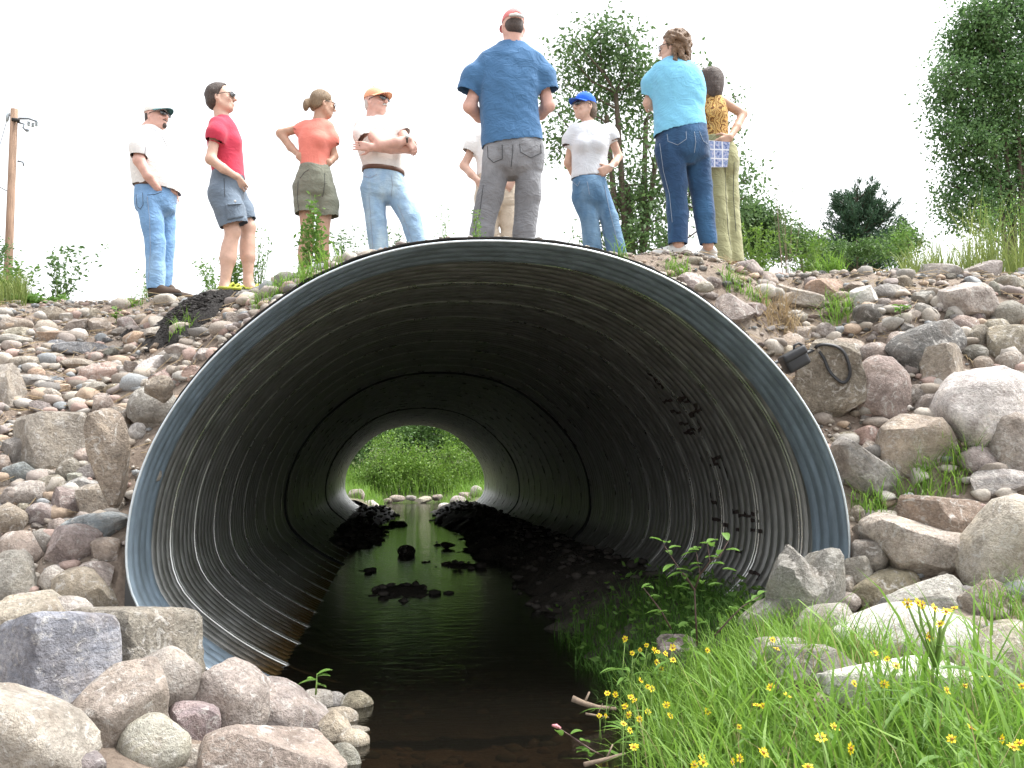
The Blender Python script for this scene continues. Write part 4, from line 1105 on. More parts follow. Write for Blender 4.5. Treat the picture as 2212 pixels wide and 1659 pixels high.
    if belt is not None:
        r = P.ring(*belt[:5]); V = []; Fs = []; k = 40
        tl = (P.p(belt[2], belt[0])[2] - P.p(belt[1], belt[5])[2]) if len(belt) > 5 else 0
        for j in range(4):
            for i in range(k):
                a = 2 * math.pi * i / k; o = (.004, .010, .010, .004)[j]; zc = (.020, .018, -.018, -.020)[j]
                V.append((r[0] + math.cos(a) * (r[3] + o), r[1] + math.sin(a) * (r[4] + o), r[2] + zc + math.cos(a) * belt[6] if len(belt) > 6 else r[2] + zc))
        for j in range(3):
            for i in range(k): Fs.append((j * k + i, j * k + (i + 1) % k, (j + 1) * k + (i + 1) % k, (j + 1) * k + i))
        mb = MB(); mb.add(V, Fs); mb.build('belt', M_BELT, P.root)
    P.q, P.R, P.hc = q, R, hc
    return P
M_BELT = simple('brown_leather', (.10, .045, .025), .5, .2, 30, .3)
M_WHITE_C = cloth('white_cotton', (.72, .72, .71), .04, .45)
M_WHITE2 = cloth('ivory_cotton', (.68, .67, .64), .05, .5)
M_RED = cloth('crimson_cotton', (.40, .035, .065), .12, .35)
M_CORAL = cloth('coral_cotton', (.66, .19, .15), .08, .35)
M_BLUE = cloth('royal_blue_cotton', (.05, .125, .245), .14, .6)
M_AQUA = cloth('aqua_cotton', (.16, .42, .66), .10, .45)
M_PALE = cloth('pale_grey_cotton', (.56, .60, .66), .06, .4)
M_JEAN1 = cloth('faded_denim', (.15, .28, .47), .22, .6, streak=(.24, .38, .56))
M_JEAN2 = cloth('light_denim', (.24, .37, .53), .2, .6, streak=(.40, .52, .65))
M_JEAN3 = cloth('mid_denim', (.07, .15, .26), .25, .6, streak=(.17, .28, .40))
M_JEAN4 = cloth('dark_denim', (.02, .05, .11), .3, .65, streak=(.035, .095, .19))
M_CORD = cloth('grey_corduroy', (.145, .15, .162), .18, .7, streak=(.225, .235, .255))
M_SLATE = cloth('slate_blue_twill', (.12, .155, .20), .15, .6)
M_SAGE = cloth('sage_twill', (.16, .17, .135), .15, .6)
M_KHAKI = cloth('khaki_twill', (.48, .42, .34), .1, .5)
M_OLIVE = cloth('olive_ripstop', (.255, .255, .145), .12, .7)
m, nt, b = new_mat('gold_print')
v_ = nd(nt, 'ShaderNodeTexWave', Scale=9.0, Distortion=14.0, Detail=3.0); nt.links.new(coords(nt), v_.inputs['Vector']); v_.inputs['Detail Scale'].default_value = 1.6
r = ramp(nt, [(.15, (.16, .07, .02)), (.45, (.62, .33, .07)), (.75, (.70, .52, .20)), (1, (.30, .15, .05))]); nt.links.new(v_.outputs[0], r.inputs[0]); nt.links.new(r.outputs[0], b.inputs['Base Color']); b.inputs['Roughness'].default_value = .85
M_PRINT = m
H_DARK = hair_mat('dark_brown_hair', (.018, .012, .010), (.11, .075, .06))
H_BLOND = hair_mat('dark_blond_hair', (.13, .085, .045), (.30, .21, .12))
H_CURL = hair_mat('curly_brown_hair', (.07, .04, .025), (.30, .19, .11))
H_BROWN = hair_mat('brown_hair', (.05, .03, .018), (.16, .10, .06))
H_GREY = hair_mat('grey_white_hair', (.55, .52, .48), (.75, .73, .70))
C_WHITE = cloth('white_cap', (.70, .70, .66), .05, .2); C_TEAL = cloth('teal_cap', (.02, .09, .10), .1, .2); C_ORANGE = cloth('orange_cap', (.72, .33, .20), .1, .25)
C_PINK = cloth('faded_red_cap', (.60, .18, .18), .15, .3); C_BLUE = cloth('blue_cap', (.015, .10, .50), .1, .25)
S_BROWN = simple('brown_suede', (.07, .045, .03), .8, .2, 40, .3); S_BLACK = simple('black_rubber', (.02, .02, .02), .7, .2, 40, .2)
S_WHITE = simple('white_trainer', (.62, .62, .60), .6, .06, 30, .2); S_LIME = simple('lime_strap', (.42, .46, .06), .7, .1, 40, .2); S_TAN = simple('tan_shoe', (.30, .24, .18), .7, .1, 40, .2)
def hair_shell(P, mat, trims=(), extra=None, scale=1.0, lift=.006, name='hair', wild=0.0, seed=1, nape=True):
    q, R = P.q, P.R
    v = Vol(P.hc - .25, P.hc + .22, .006)
    v.ell(q(0, -.016, .036), np.array([.074 + lift + .004, .092 + lift + .004, .084 + lift + .004]) * scale, R, 0, planes=[(q(*p), R @ np.array(n_, float)) for p, n_ in trims])
    if nape: v.ell(q(0, -.042, -.018), np.array([.069 + lift, .064 + lift, .068]), R, .02, planes=[(q(*p), R @ np.array(n_, float)) for p, n_ in trims])
    if extra: extra(v, q, R)
    if wild: v.folds(wild, seed, (130, 130, 130))
    return v.build(name, mat, P.root)

from mathutils.bvhtree import BVHTree
def drape(P, target, name, outline, mat, lift=.004, n=9, closed=True, width=None, Y0=-1.2):
    """a patch, pocket or seam laid on the cloth: outline in survey px; width: a strip along the outline instead of a filled patch"""
    me = target.data; t = BVHTree.FromPolygons([v_.co for v_ in me.vertices], [p_.vertices for p_ in me.polygons])
    def on(px, py):
        o = Vector(CAM); d = Vector(sight(px, py)).normalized(); h, nn, _, dist = t.ray_cast(o, d)
        if h is None:
            h = t.find_nearest(Vector(at(px, py, P.Y)))[0]; return np.array(h) - np.array(d) * lift
        return np.array(h) - np.array(d) * lift
    V = []; Fs = []
    if width is None:                                     # bilinear grid over the four corners
        a, b, c, d = outline
        for j in range(n):
            for i in range(n):
                u, v = i / (n - 1), j / (n - 1); q = np.array(a) * (1 - u) * (1 - v) + np.array(b) * u * (1 - v) + np.array(c) * u * v + np.array(d) * (1 - u) * v
                V.append(on(*q))
        for j in range(n - 1):
            for i in range(n - 1): Fs.append((j * n + i, j * n + i + 1, (j + 1) * n + i + 1, (j + 1) * n + i))
        V = np.array(V); k = len(V); V = np.vstack([V, V + np.array([0, lift * 3, 0])])
        Fs += [tuple(q + k for q in f[::-1]) for f in Fs]
        rim = [i for i in range(n)] + [j * n + n - 1 for j in range(1, n)] + [(n - 1) * n + i for i in range(n - 2, -1, -1)] + [j * n for j in range(n - 2, 0, -1)]
        for a_, b_ in zip(rim, rim[1:] + rim[:1]): Fs.append((a_, a_ + k, b_ + k, b_))
        mb = MB(); mb.add(V, Fs); return mb.build(name, mat, target)
    L = []
    for (x0, y0), (x1, y1) in zip(outline[:-1], outline[1:]):
        m_ = max(2, int(math.hypot(x1 - x0, y1 - y0) / 2.5)); L += [on(x0 + (x1 - x0) * i / m_, y0 + (y1 - y0) * i / m_) for i in range(m_)]
    L.append(on(*outline[-1])); mb = MB(); mb.tube(L, width, 5); return mb.build(name, mat, target)
M_STITCH = simple('pale_stitching', (.30, .36, .45), .9, .1, 60, 0); M_DSTITCH = simple('dark_seam', (.05, .055, .06), .9, .1, 60, 0); M_GSEAM = simple('grey_seam', (.42, .43, .48), .9, .1, 60, 0)
Z2 = lambda px, py, Y: at(px, py, Y)[2]
def gz(px, Y):
    x = at(px, 560, Y)[0]; return float(height(x, Y))
# ---- man in white shirt and white cap, hands in jeans pockets, far left
Y1 = 3.6; g1 = Z2(345, 646, Y1)
p1 = make_person('man in white short-sleeved shirt, white cap and jeans, standing farthest left', Y1, 1,
    shirt=[(272, 312, 340, .07), (284, 298, 358, .12), (300, 288, 366, .17), (325, 283, 368, .19), (350, 281, 374, .19), (375, 283, 384, .19), (395, 286, 391, .185), (420, 290, 391, .175)],
    hem=((288, 402), (392, 420)),
    sleeves=[[(306, 292, -.17, .075), (300, 318, -.22, .078), (299, 338, -.23, .072)], [(345, 292, .17, .07), (352, 330, .22, .07)]],
    arms=[[(306, 294, -.17, .055), (300, 346, -.23, .050), (320, 380, -.225, .042), (340, 406, -.165, .033)], [(345, 294, .17, .05), (352, 345, .23, .045), (374, 405, .18, .035)]],
    hands=[((340, 406, -.150), (.3, .45, -.9), (.3, .95, 0), -1, .5), ((374, 405, .18), (.15, 0, -1), (.3, -.9, 0), 1, .4)],
    pants=[(396, 294, 380, .165), (412, 291, 381, .175), (432, 290, 380, .18), (455, 294, 379, .16)],
    legs=[[(322, 435, -.09, .115), (335, 520, -.10, .088), (337, 626, -.10, .078)], [(352, 435, .09, .11), (358, 520, .10, .082), (352, 622, .10, .074)]],
    headp=(338, 252, 62, 4, .245), neck=(322, 277, 0, 1.15), ground=g1, shirt_mat=M_WHITE_C, pant_mat=M_JEAN1, belt=(404, 293, 381, .176, 0, 404, -.018), seed=3)
cap(p1.root, p1.q, p1.R, C_WHITE, C_TEAL); glasses(p1.root, p1.q, p1.R)
hair_shell(p1, H_DARK, [((0, 0, .03), (0, 0, 1)), ((0, -.03, 0), (0, 1, 0)), ((0, 0, -.045), (0, 0, -1))], lift=.001)
v = Vol(p1.hc - .2, p1.hc + .2, .005); v.ell(p1.q(0, .078, -.092), (.024, .022, .026), p1.R, 0); v.cone(p1.q(-.024, .088, -.052), p1.q(.024, .088, -.052), .007, .007, .006); v.build('beard', H_DARK, p1.root)
shoe(p1.root, 'shoe', (at(322, 646, Y1 - .1)[0], Y1 - .10, g1), (1, -.28, 0), S_BROWN, S_BLACK, .30); shoe(p1.root, 'shoe', (at(350, 646, Y1 + .1)[0], Y1 + .10, g1), (1, -.05, 0), S_BROWN, S_BLACK, .29)

for nm, ol in (('back_pocket_seam', [(294, 420), (296, 446), (303, 452), (309, 442), (308, 416)]), ('front_pocket_seam', [(318, 421), (335, 420), (350, 414)]), ('side_seam', [(318, 424), (323, 470), (325, 540), (320, 610)])):
    drape(p1, p1.trousers, nm, ol, M_DSTITCH if nm != 'side_seam' else M_STITCH, .002, width=.0022)
sh1 = [o for o in p1.root.children if o.name.startswith('shirt')][0]
for nm, ol in (('placket', [(348, 290), (362, 318), (374, 345), (384, 380)]), ('collar', [(322, 276), (334, 280), (345, 288)]), ('sleeve_seam', [(318, 290), (316, 315), (312, 338)])): drape(p1, sh1, nm, ol, M_GSEAM, .003, width=.004)
# ---- woman in crimson tee and slate cargo shorts
Y2 = 2.5; g2 = Z2(505, 640, Y2)
p2 = make_person('woman in crimson tee, grey-blue cargo shorts and lime sandals, hand in pocket', Y2, 0,
    shirt=[(252, 468, 496, .06), (262, 458, 506, .10), (278, 450, 514, .15), (300, 448, 520, .165), (325, 450, 524, .16), (350, 455, 526, .15), (372, 459, 528, .15), (388, 461, 530, .155)],
    hem=((458, 376), (531, 386)), chest=[(504, 308, -.07, .055), (504, 308, .08, .055)],
    sleeves=[[(470, 270, -.14, .066), (466, 290, -.19, .068), (463, 304, -.19, .066)], [(482, 270, .14, .06), (482, 300, .2, .06)]],
    arms=[[(470, 272, -.14, .048), (455, 344, -.22, .040), (482, 364, -.21, .034), (508, 380, -.155, .026)], [(482, 272, .14, .045), (470, 345, .22, .04), (505, 380, .15, .028)]],
    hands=[((508, 380, -.140), (.5, .6, -.7), (.1, 1, 0), -1, .5), ((505, 380, .15), (.5, -.6, -.7), (.1, -1, 0), 1, .4)],
    pants=[(372, 458, 527, .155), (390, 454, 528, .17), (412, 453, 528, .175), (432, 456, 526, .16)],
    legs=[[(480, 420, -.085, .115), (497, 455, -.09, .118), (506, 488, -.09, .112)], [(502, 420, .085, .105), (520, 452, .09, .10), (532, 480, .09, .09)]],
    bare_leg=[[(480, 430, -.085, .08), (503, 500, -.09, .056), (492, 560, -.09, .054), (485, 618, -.09, .036), (490, 630, -.10, .040), (512, 638, -.155, .030)], [(504, 430, .085, .08), (536, 490, .09, .056), (536, 555, .09, .052), (536, 606, .09, .036), (538, 620, .09, .038), (556, 627, .07, .030)]],
    headp=(477, 213, 82, 10, .235), neck=(478, 255, 0, .92), ground=g2, shirt_mat=M_RED, pant_mat=M_SLATE, seed=5)
glasses(p2.root, p2.q, p2.R)
hair_shell(p2, H_DARK, [((0, .050, .05), (0, 1, -.5)), ((0, -.012, -.03), (0, 1.0, -.55)), ((0, -.01, -.085), (0, 0, -1))], lift=.012, wild=.0012)
for hx, dd, yy in ((476, (1, -.35, 0), -.09), (527, (1, -.1, 0), .09)):
    H = np.array([at(hx, 640, Y2 + yy)[0], Y2 + yy, g2 if yy < 0 else g2 + .03])
    d = np.array(dd) / np.linalg.norm(dd); s = np.array([d[1], -d[0], 0]); u = np.array([0, 0, 1.0])
    so = Vol(np.minimum(H, H + d * .25) - .09, np.maximum(H, H + d * .25) + .09, .006)
    for f, ry in ((.05, .062), (.165, .09)): so.ell(H + d * f + u * .012, (.044 if f < .1 else .048, ry, .06), np.stack([s, d, u], 1), .02, planes=[(H + u * .026, u), (H - u * .004, -u)])
    o = so.build('sandal', S_BLACK, p2.root)
    mb = MB()
    for f, hgt, w_ in ((.03, .050, .036), (.105, .082, .040), (.15, .070, .046), (.19, .056, .048)):
        mb.tube([H + d * (f - .02) - s * w_ + (0, 0, .02), H + d * f - s * w_ * .75 + (0, 0, hgt * .8), H + d * f + (0, 0, hgt), H + d * f + s * w_ * .75 + (0, 0, hgt * .8), H + d * (f - .02) + s * w_ + (0, 0, .02)], .010, 6)
    for q_ in (-1, 1): mb.tube([H + d * .0 + s * q_ * .036 + (0, 0, .045), H + d * .10 + s * q_ * .047 + (0, 0, .035), H + d * .20 + s * q_ * .05 + (0, 0, .026)], .012, 6)
    mb.build('strap', S_LIME, o)
# cargo pocket with flap and button
pk = drape(p2, p2.trousers, 'pocket', [(487, 440), (524, 438), (526, 468), (490, 474)], M_SLATE, .012)
drape(p2, pk, 'pocket_flap', [(485, 430), (524, 427), (525, 440), (486, 443)], M_SLATE, .016)
c = at(508, 435, Y2 - .245); m_ = MB(); m_.tube([c, c + (0, -.010, 0)], .009, 8); m_.build('button', S_WHITE, pk)
drape(p2, p2.trousers, 'side_seam', [(484, 385), (486, 425)], M_DSTITCH, .002, width=.0022)

# ---- woman in coral tee, hands on hips, pony tail
Y3 = 3.2; g3 = gz(680, Y3)
p3 = make_person('woman in coral tee and sage shorts, hands on hips, hair in ponytail', Y3, 2,
    shirt=[(259, 676, 704, .06), (268, 660, 714, .085), (282, 648, 718, .11), (305, 643, 717, .125), (328, 645, 714, .115), (350, 648, 710, .115), (374, 648, 711, .125)],
    hem=((648, 358), (711, 373)), chest=[(690, 303, -.085, .056), (712, 304, -.02, .05)],
    sleeves=[[(662, 274, .02, .062), (650, 281, .03, .058), (644, 286, .03, .054)], [(708, 276, .0, .06), (717, 302, .0, .056), (718, 311, 0, .053)]],
    arms=[[(664, 275, .02, .044), (606, 288, .10, .038), (628, 318, .05, .034), (645, 334, -.03, .026)], [(708, 278, .0, .042), (722, 338, .04, .036), (716, 346, .0, .030), (711, 352, -.04, .025)]],
    hands=[((645, 336, -.05), (.75, -.1, -.55), (.35, .9, .1), 1, .35), ((711, 350, -.04), (-.8, .1, -.5), (-.3, .9, 0), -1, .4)],
    pants=[(358, 648, 712, .12), (376, 640, 718, .135), (400, 635, 722, .14), (422, 635, 724, .13)],
    legs=[[(657, 405, 0, .10), (662, 440, -.01, .105), (663, 462, -.01, .106)], [(702, 408, 0, .095), (708, 440, -.01, .095), (710, 470, -.01, .092)]],
    bare_leg=[[(660, 420, 0, .075), (664, 504, 0, .054), (660, 560, .02, .050), (654, 608, .02, .034)], [(704, 420, 0, .075), (697, 506, -.02, .054), (697, 560, 0, .050), (698, 606, 0, .034)]],
    headp=(697, 226, 112, -2, .23), neck=(689, 260, 0, .88), ground=g3, shirt_mat=M_CORAL, pant_mat=M_SAGE, seed=7)
glasses(p3.root, p3.q, p3.R, False)
def pony(v, q, R):
    v.ell(q(0, -.115, .0), (.022, .025, .025), R, .02); v.ell(q(0, -.145, -.035), (.034, .030, .055), R, .02)
hair_shell(p3, H_BLOND, [((0, .062, .06), (0, 1, -.35)), ((0, -.01, -.015), (0, .9, -1.0)), ((0, -.03, -.06), (0, 0, -1))], pony, lift=.008, wild=.0008)
mb = MB(); mb.tube([p3.q(math.cos(a) * .022, -.118, .004 + math.sin(a) * .022) for a in np.linspace(0, 6.28, 10)], .006, 5); mb.build('hair_tie', M_CORAL, p3.root)
for hx in (650, 694): shoe(p3.root, 'shoe', (at(hx, 620, Y3)[0], Y3, g3), (.35, -1, 0), S_TAN, S_BLACK, .25)

for nm, ol in (('fly_seam', [(701, 374), (702, 395), (697, 425)]), ('pocket_seam', [(648, 385), (658, 372), (668, 366)]), ('side_seam', [(644, 390), (642, 430), (646, 455)])): drape(p3, p3.trousers, nm, ol, M_DSTITCH, .002, width=.0022)
# ---- man with orange cap, arms folded
Y4 = 3.3; g4 = gz(860, Y4)
p4 = make_person('man in white tee, orange cap and light jeans with folded arms', Y4, 1,
    shirt=[(252, 796, 828, .07), (262, 780, 848, .11), (280, 769, 866, .14), (305, 768, 868, .155), (330, 774, 870, .15), (350, 780, 872, .155), (372, 785, 871, .15)],
    hem=((783, 364), (873, 375)),
    sleeves=[[(784, 274, -.02, .080), (783, 292, -.08, .078), (790, 302, -.12, .070)], [(858, 272, -.02, .075), (872, 290, -.06, .07)]],
    arms=[[(784, 276, -.02, .055), (826, 314, -.24, .050), (858, 308, -.28, .044), (882, 300, -.27, .033)], [(858, 276, -.02, .055), (886, 320, -.18, .048), (845, 322, -.22, .040), (802, 318, -.22, .032)]],
    hands=[((880, 300, -.27), (.6, .3, -.75), (-.6, .8, 0), 1, .6), ((804, 318, -.22), (-1, -.02, .08), (0, 1, .1), 1, .3)],
    pants=[(362, 785, 870, .14), (378, 783, 872, .15), (400, 782, 874, .155), (425, 785, 874, .14)],
    legs=[[(806, 408, 0, .115), (813, 478, 0, .092), (824, 590, .0, .082)], [(852, 408, 0, .115), (886, 470, -.05, .095), (916, 575, -.06, .082)]],
    headp=(812, 221, 52, 6, .245), neck=(807, 256, 0, 1.2), ground=g4, shirt_mat=M_WHITE2, pant_mat=M_JEAN2, seed=9, belt=(369, 784, 872, .148, 0, 369, -.015))
cap(p4.root, p4.q, p4.R, C_ORANGE); glasses(p4.root, p4.q, p4.R)
hair_shell(p4, H_GREY, [((0, 0, .03), (0, 0, 1)), ((0, -.035, 0), (0, 1, 0)), ((0, 0, -.05), (0, 0, -1))], lift=.0005)
v = Vol(p4.hc - .2, p4.hc + .2, .005); v.cone(p4.q(-.026, .090, -.054), p4.q(0, .101, -.048), .007, .009, 0); v.cone(p4.q(.026, .090, -.054), p4.q(0, .101, -.048), .007, .009, .004); v.build('moustache', H_GREY, p4.root)
mb = MB(); c = at(879, 301, Y4 - .27); mb.tube([c + np.array([.0, math.cos(a) * .036, math.sin(a) * .036]) for a in np.linspace(0, 6.28, 12)], .010, 6); w_ = mb.build('wristwatch', S_BLACK, p4.root)
mb = MB(); mb.tube([c + np.array([.002, -.034, .012]), c + np.array([.002, -.046, .016])], .018, 10); mb.build('dial', S_WHITE, w_)
for hx, d in ((818, (.3, -1, 0)), (912, (.8, -.6, 0))): shoe(p4.root, 'shoe', (at(hx, 600, Y4)[0], Y4, g4), d, S_BROWN, S_BLACK, .29)

for nm, ol in (('pocket_seam', [(786, 381), (800, 384), (814, 376)]), ('fly_seam', [(845, 378), (848, 400), (845, 424)]), ('side_seam', [(797, 420), (801, 470), (806, 540)]), ('inner_seam', [(858, 440), (880, 490), (893, 530)])): drape(p4, p4.trousers, nm, ol, M_STITCH, .002, width=.0022)
# ---- person in white tee and khaki trousers, mostly hidden behind the tall man
Y5 = 3.3; g5 = gz(1075, Y5)
p5 = make_person('person in white tee and khaki trousers, mostly hidden behind the tall man', Y5, 0,
    shirt=[(277, 1060, 1088, .06), (287, 1042, 1104, .09), (300, 1030, 1116, .11), (330, 1026, 1118, .12), (355, 1030, 1114, .11), (385, 1028, 1116, .12)],
    hem=((1026, 384), (1118, 386)),
    sleeves=[[(1036, 292, 0, .065), (1018, 315, 0, .060), (1012, 328, 0, .056)], [(1108, 292, 0, .065), (1122, 328, 0, .058)]],
    arms=[[(1036, 294, 0, .045), (1002, 358, .02, .038), (1018, 376, -.06, .034), (1034, 392, -.10, .027)], [(1108, 294, 0, .045), (1130, 350, .02, .038), (1108, 386, -.12, .027)]],
    hands=[((1034, 392, -.10), (.6, -.2, -.75), (.3, .9, 0), 1, .4), ((1108, 386, -.12), (-.5, -.1, -.85), (-.2, .9, 0), -1, .4)],
    pants=[(378, 1028, 1116, .12), (400, 1026, 1118, .135), (425, 1025, 1119, .14), (445, 1028, 1117, .13)],
    legs=[[(1050, 430, 0, .105), (1060, 510, 0, .082), (1066, 600, 0, .078)], [(1096, 430, 0, .105), (1102, 510, 0, .082), (1110, 600, 0, .078)]],
    headp=(1076, 247, 20, 0, .23), neck=(1074, 279, 0, .95), ground=g5, shirt_mat=M_WHITE_C, pant_mat=M_KHAKI, seed=11)
hair_shell(p5, H_BROWN, [((0, .06, .05), (0, 1, -.4)), ((0, -.02, -.02), (0, 1, -1)), ((0, 0, -.08), (0, 0, -1))], lift=.008)
for hx in (1062, 1106): shoe(p5.root, 'shoe', (at(hx, 610, Y5)[0], Y5, g5), (0, -1, 0), S_BROWN, S_BLACK, .26)

# ---- tall man seen from behind
Y6 = 2.0; g6 = gz(1085, Y6)
p6 = make_person('tall man seen from behind in blue tee, grey trousers and faded red cap', Y6, 1,
    shirt=[(92, 1082, 1134, .065), (101, 1064, 1148, .09), (113, 1046, 1166, .115), (132, 1036, 1172, .135), (150, 1034, 1170, .14), (180, 1033, 1166, .15), (220, 1034, 1163, .145), (260, 1038, 1168, .145), (295, 1040, 1174, .15), (326, 1041, 1178, .15)],
    hem=((1043, 320), (1178, 306)),
    sleeves=[[(1050, 132, 0, .062), (1022, 165, 0, .080), (1009, 200, .0, .080)], [(1160, 132, 0, .062), (1178, 162, 0, .076), (1186, 197, .0, .078)]],
    arms=[[(1042, 128, 0, .055), (1015, 230, .02, .052), (1036, 252, .14, .046), (1062, 258, .28, .034)], [(1168, 126, 0, .055), (1184, 228, .02, .052), (1168, 246, .14, .046), (1140, 256, .28, .034)]],
    hands=[((1062, 258, .28), (.9, .4, 0), (0, .3, -1), 1, .5), ((1140, 256, .28), (-.9, .4, 0), (0, .3, -1), -1, .5)],
    pants=[(292, 1048, 1172, .13), (318, 1044, 1176, .145), (345, 1042, 1175, .15), (368, 1042, 1173, .135)],
    legs=[[(1076, 348, 0, .112), (1058, 425, 0, .098), (1040, 500, .0, .092), (1034, 580, 0, .092)], [(1140, 348, 0, .112), (1140, 425, 0, .098), (1133, 500, .0, .088), (1128, 580, 0, .088)]],
    headp=(1108, 60, 188, -4, .25), neck=(1107, 95, 0, 1.18), ground=g6, shirt_mat=M_BLUE, pant_mat=M_CORD, fold=(.0042, .0052), seed=13)
co_ = cap(p6.root, p6.q, p6.R, C_PINK, back_gap=True)
hair_shell(p6, H_DARK, [((0, .02, 0), (0, 1, 0)), ((0, 0, -.055), (0, .2, -1))], lift=.001)
mb = MB(); mb.tube([p6.q(math.sin(a) * .088, -.010 - math.cos(a) * .106, .034) for a in np.linspace(-.62, .62, 9)], .011, 6); mb.build('strap', S_WHITE, co_)
for nm, ol in (('pocket_seam', [(1053, 316), (1054, 340), (1066, 351), (1085, 343), (1085, 312)]), ('pocket_seam', [(1123, 310), (1124, 328), (1147, 341), (1169, 330), (1168, 312)]), ('centre_seam', [(1108, 312), (1107, 335), (1104, 360)]), ('side_seam', [(1044, 400), (1036, 460), (1022, 515)])):
    drape(p6, p6.trousers, nm, ol, M_DSTITCH, .002, width=.0026)
for hx in (1036, 1130): shoe(p6.root, 'shoe', (at(hx, 580, Y6)[0], Y6 - .1, g6), (0, 1, 0), S_BROWN, S_BLACK, .30)

# ---- woman in pale tee and blue cap
Y7 = 3.1; g7 = gz(1310, Y7)
p7 = make_person('woman in pale grey tee, bright blue cap and jeans, hand at hip', Y7, 0,
    shirt=[(265, 1258, 1288, .06), (273, 1244, 1306, .09), (288, 1232, 1322, .115), (310, 1233, 1318, .13), (335, 1236, 1312, .115), (358, 1235, 1310, .115), (392, 1233, 1308, .125)],
    hem=((1233, 389), (1303, 382)), chest=[(1258, 313, -.09, .058), (1290, 313, -.09, .058)],
    sleeves=[[(1241, 280, 0, .060), (1230, 302, .02, .056), (1228, 315, .02, .053)], [(1315, 280, 0, .060), (1322, 293, 0, .056), (1326, 303, 0, .053)]],
    arms=[[(1241, 282, 0, .044), (1227, 352, .10, .037), (1236, 372, .16, .028)], [(1315, 282, 0, .044), (1336, 338, .05, .037), (1328, 352, -.03, .032), (1317, 362, -.09, .025)]],
    hands=[((1236, 372, .16), (.7, .2, -.5), (.3, -.8, 0), 1, .5), ((1317, 362, -.10), (-.85, -.1, -.5), (-.1, .95, .1), -1, .7)],
    pants=[(384, 1236, 1308, .12), (402, 1235, 1312, .135), (424, 1238, 1315, .135), (440, 1241, 1316, .12)],
    legs=[[(1258, 425, 0, .098), (1273, 470, -.02, .082), (1286, 592, .0, .084)], [(1294, 425, 0, .098), (1316, 470, -.02, .082), (1342, 590, .0, .086)]],
    headp=(1262, 231, -62, 3, .23), neck=(1272, 265, 0, .88), ground=g7, shirt_mat=M_PALE, pant_mat=M_JEAN3, seed=15)
cap(p7.root, p7.q, p7.R, C_BLUE); glasses(p7.root, p7.q, p7.R)
hair_shell(p7, H_BROWN, [((0, 0, .035), (0, 0, 1)), ((0, .005, 0), (0, 1, .3)), ((0, 0, -.10), (0, .2, -1)), ((0, .0, -.03), (0, 1, .1))], lambda v, q, R: [v.ell(q(s * .055, -.055, -.055), (.030, .045, .055), R, .02) for s in (-1, 1)], lift=.012, wild=.001)
mb = MB(); c = at(1319, 360, Y7 - .09); mb.tube([c + np.array([math.cos(a) * .026, math.sin(a) * .028, math.sin(a) * .008]) for a in np.linspace(0, 6.28, 12)], .008, 6); mb.build('wristwatch', S_WHITE, p7.root)
for hx, d in ((1284, (-.3, -1, 0)), (1338, (.3, -1, 0))): shoe(p7.root, 'shoe', (at(hx, 600, Y7)[0], Y7, g7), d, S_BROWN, S_BLACK, .25)

for nm, ol in (('fly_seam', [(1268, 392), (1271, 405), (1273, 420)]), ('pocket_seam', [(1238, 394), (1248, 402), (1252, 392)]), ('side_seam', [(1305, 400), (1318, 460), (1336, 530)])): drape(p7, p7.trousers, nm, ol, M_STITCH, .002, width=.0022)
# ---- woman in aqua shirt from behind, curly hair
Y8 = 1.95; g8 = Z2(1465, 554, Y8)
p8 = make_person('woman seen from behind in aqua shirt and dark jeans, curly brown hair', Y8, 0,
    shirt=[(126, 1436, 1480, .065), (134, 1420, 1496, .10), (148, 1408, 1512, .135), (175, 1404, 1522, .155), (205, 1410, 1524, .155), (235, 1414, 1520, .15), (260, 1414, 1524, .16), (300, 1412, 1531, .165)],
    hem=((1413, 296), (1532, 274)), shirt_e=2.2,
    sleeves=[[(1424, 154, .02, .062), (1406, 180, .06, .074), (1403, 207, .09, .070)], [(1498, 160, .06, .058), (1510, 190, .12, .066)]],
    arms=[[(1416, 150, .02, .052), (1402, 222, .10, .046), (1425, 236, .24, .036)], [(1506, 154, .06, .05), (1500, 225, .22, .044), (1424, 226, .26, .034)]],
    hands=[((1425, 236, .24), (1, .1, .1), (0, -1, 0), 1, .5), ((1424, 226, .22), (-.95, -.3, -.05), (.1, .2, -1), 1, 1.1)],
    pants=[(268, 1420, 1527, .15), (292, 1418, 1529, .165), (318, 1419, 1530, .17), (340, 1421, 1529, .15)],
    legs=[[(1446, 325, -.02, .118), (1460, 400, 0, .095), (1463, 465, 0, .082), (1465, 528, 0, .074)], [(1502, 325, .04, .115), (1513, 400, .05, .092), (1522, 465, .05, .080), (1530, 530, .06, .072)]],
    headp=(1455, 104, 232, 0, .24), neck=(1457, 128, .02, .95), ground=g8, shirt_mat=M_AQUA, pant_mat=M_JEAN4, fold=(.0035, .0055), seed=17)
def curls(v, q, R):
    rg = np.random.default_rng(4)
    for i in range(150):
        th, ph = rg.uniform(0, 6.28), rg.uniform(-.75, 1.3); d = np.array([math.cos(th) * math.cos(ph), math.sin(th) * math.cos(ph), math.sin(ph)])
        if d[1] > .35 and d[2] < .55: continue
        c = q(*(d * np.array([.098, .108, .105]) + np.array([0, -.022, .02]))); v.ell(c, (.017, .017, .021), None, .006)
    for i in range(60):
        a = rg.uniform(-1.5, 1.5); z_ = rg.uniform(-.14, .0); c = q(math.sin(a) * .088, -math.cos(a) * .095 - .02, z_); v.ell(c, (.017, .017, .024), None, .006)
hair_shell(p8, H_CURL, [((0, .05, .05), (0, 1, -.4)), ((0, -.0, -.09), (0, .5, -1)), ((0, .02, -.02), (0, 1, -.2))], curls, lift=.020, wild=.0025, seed=8)
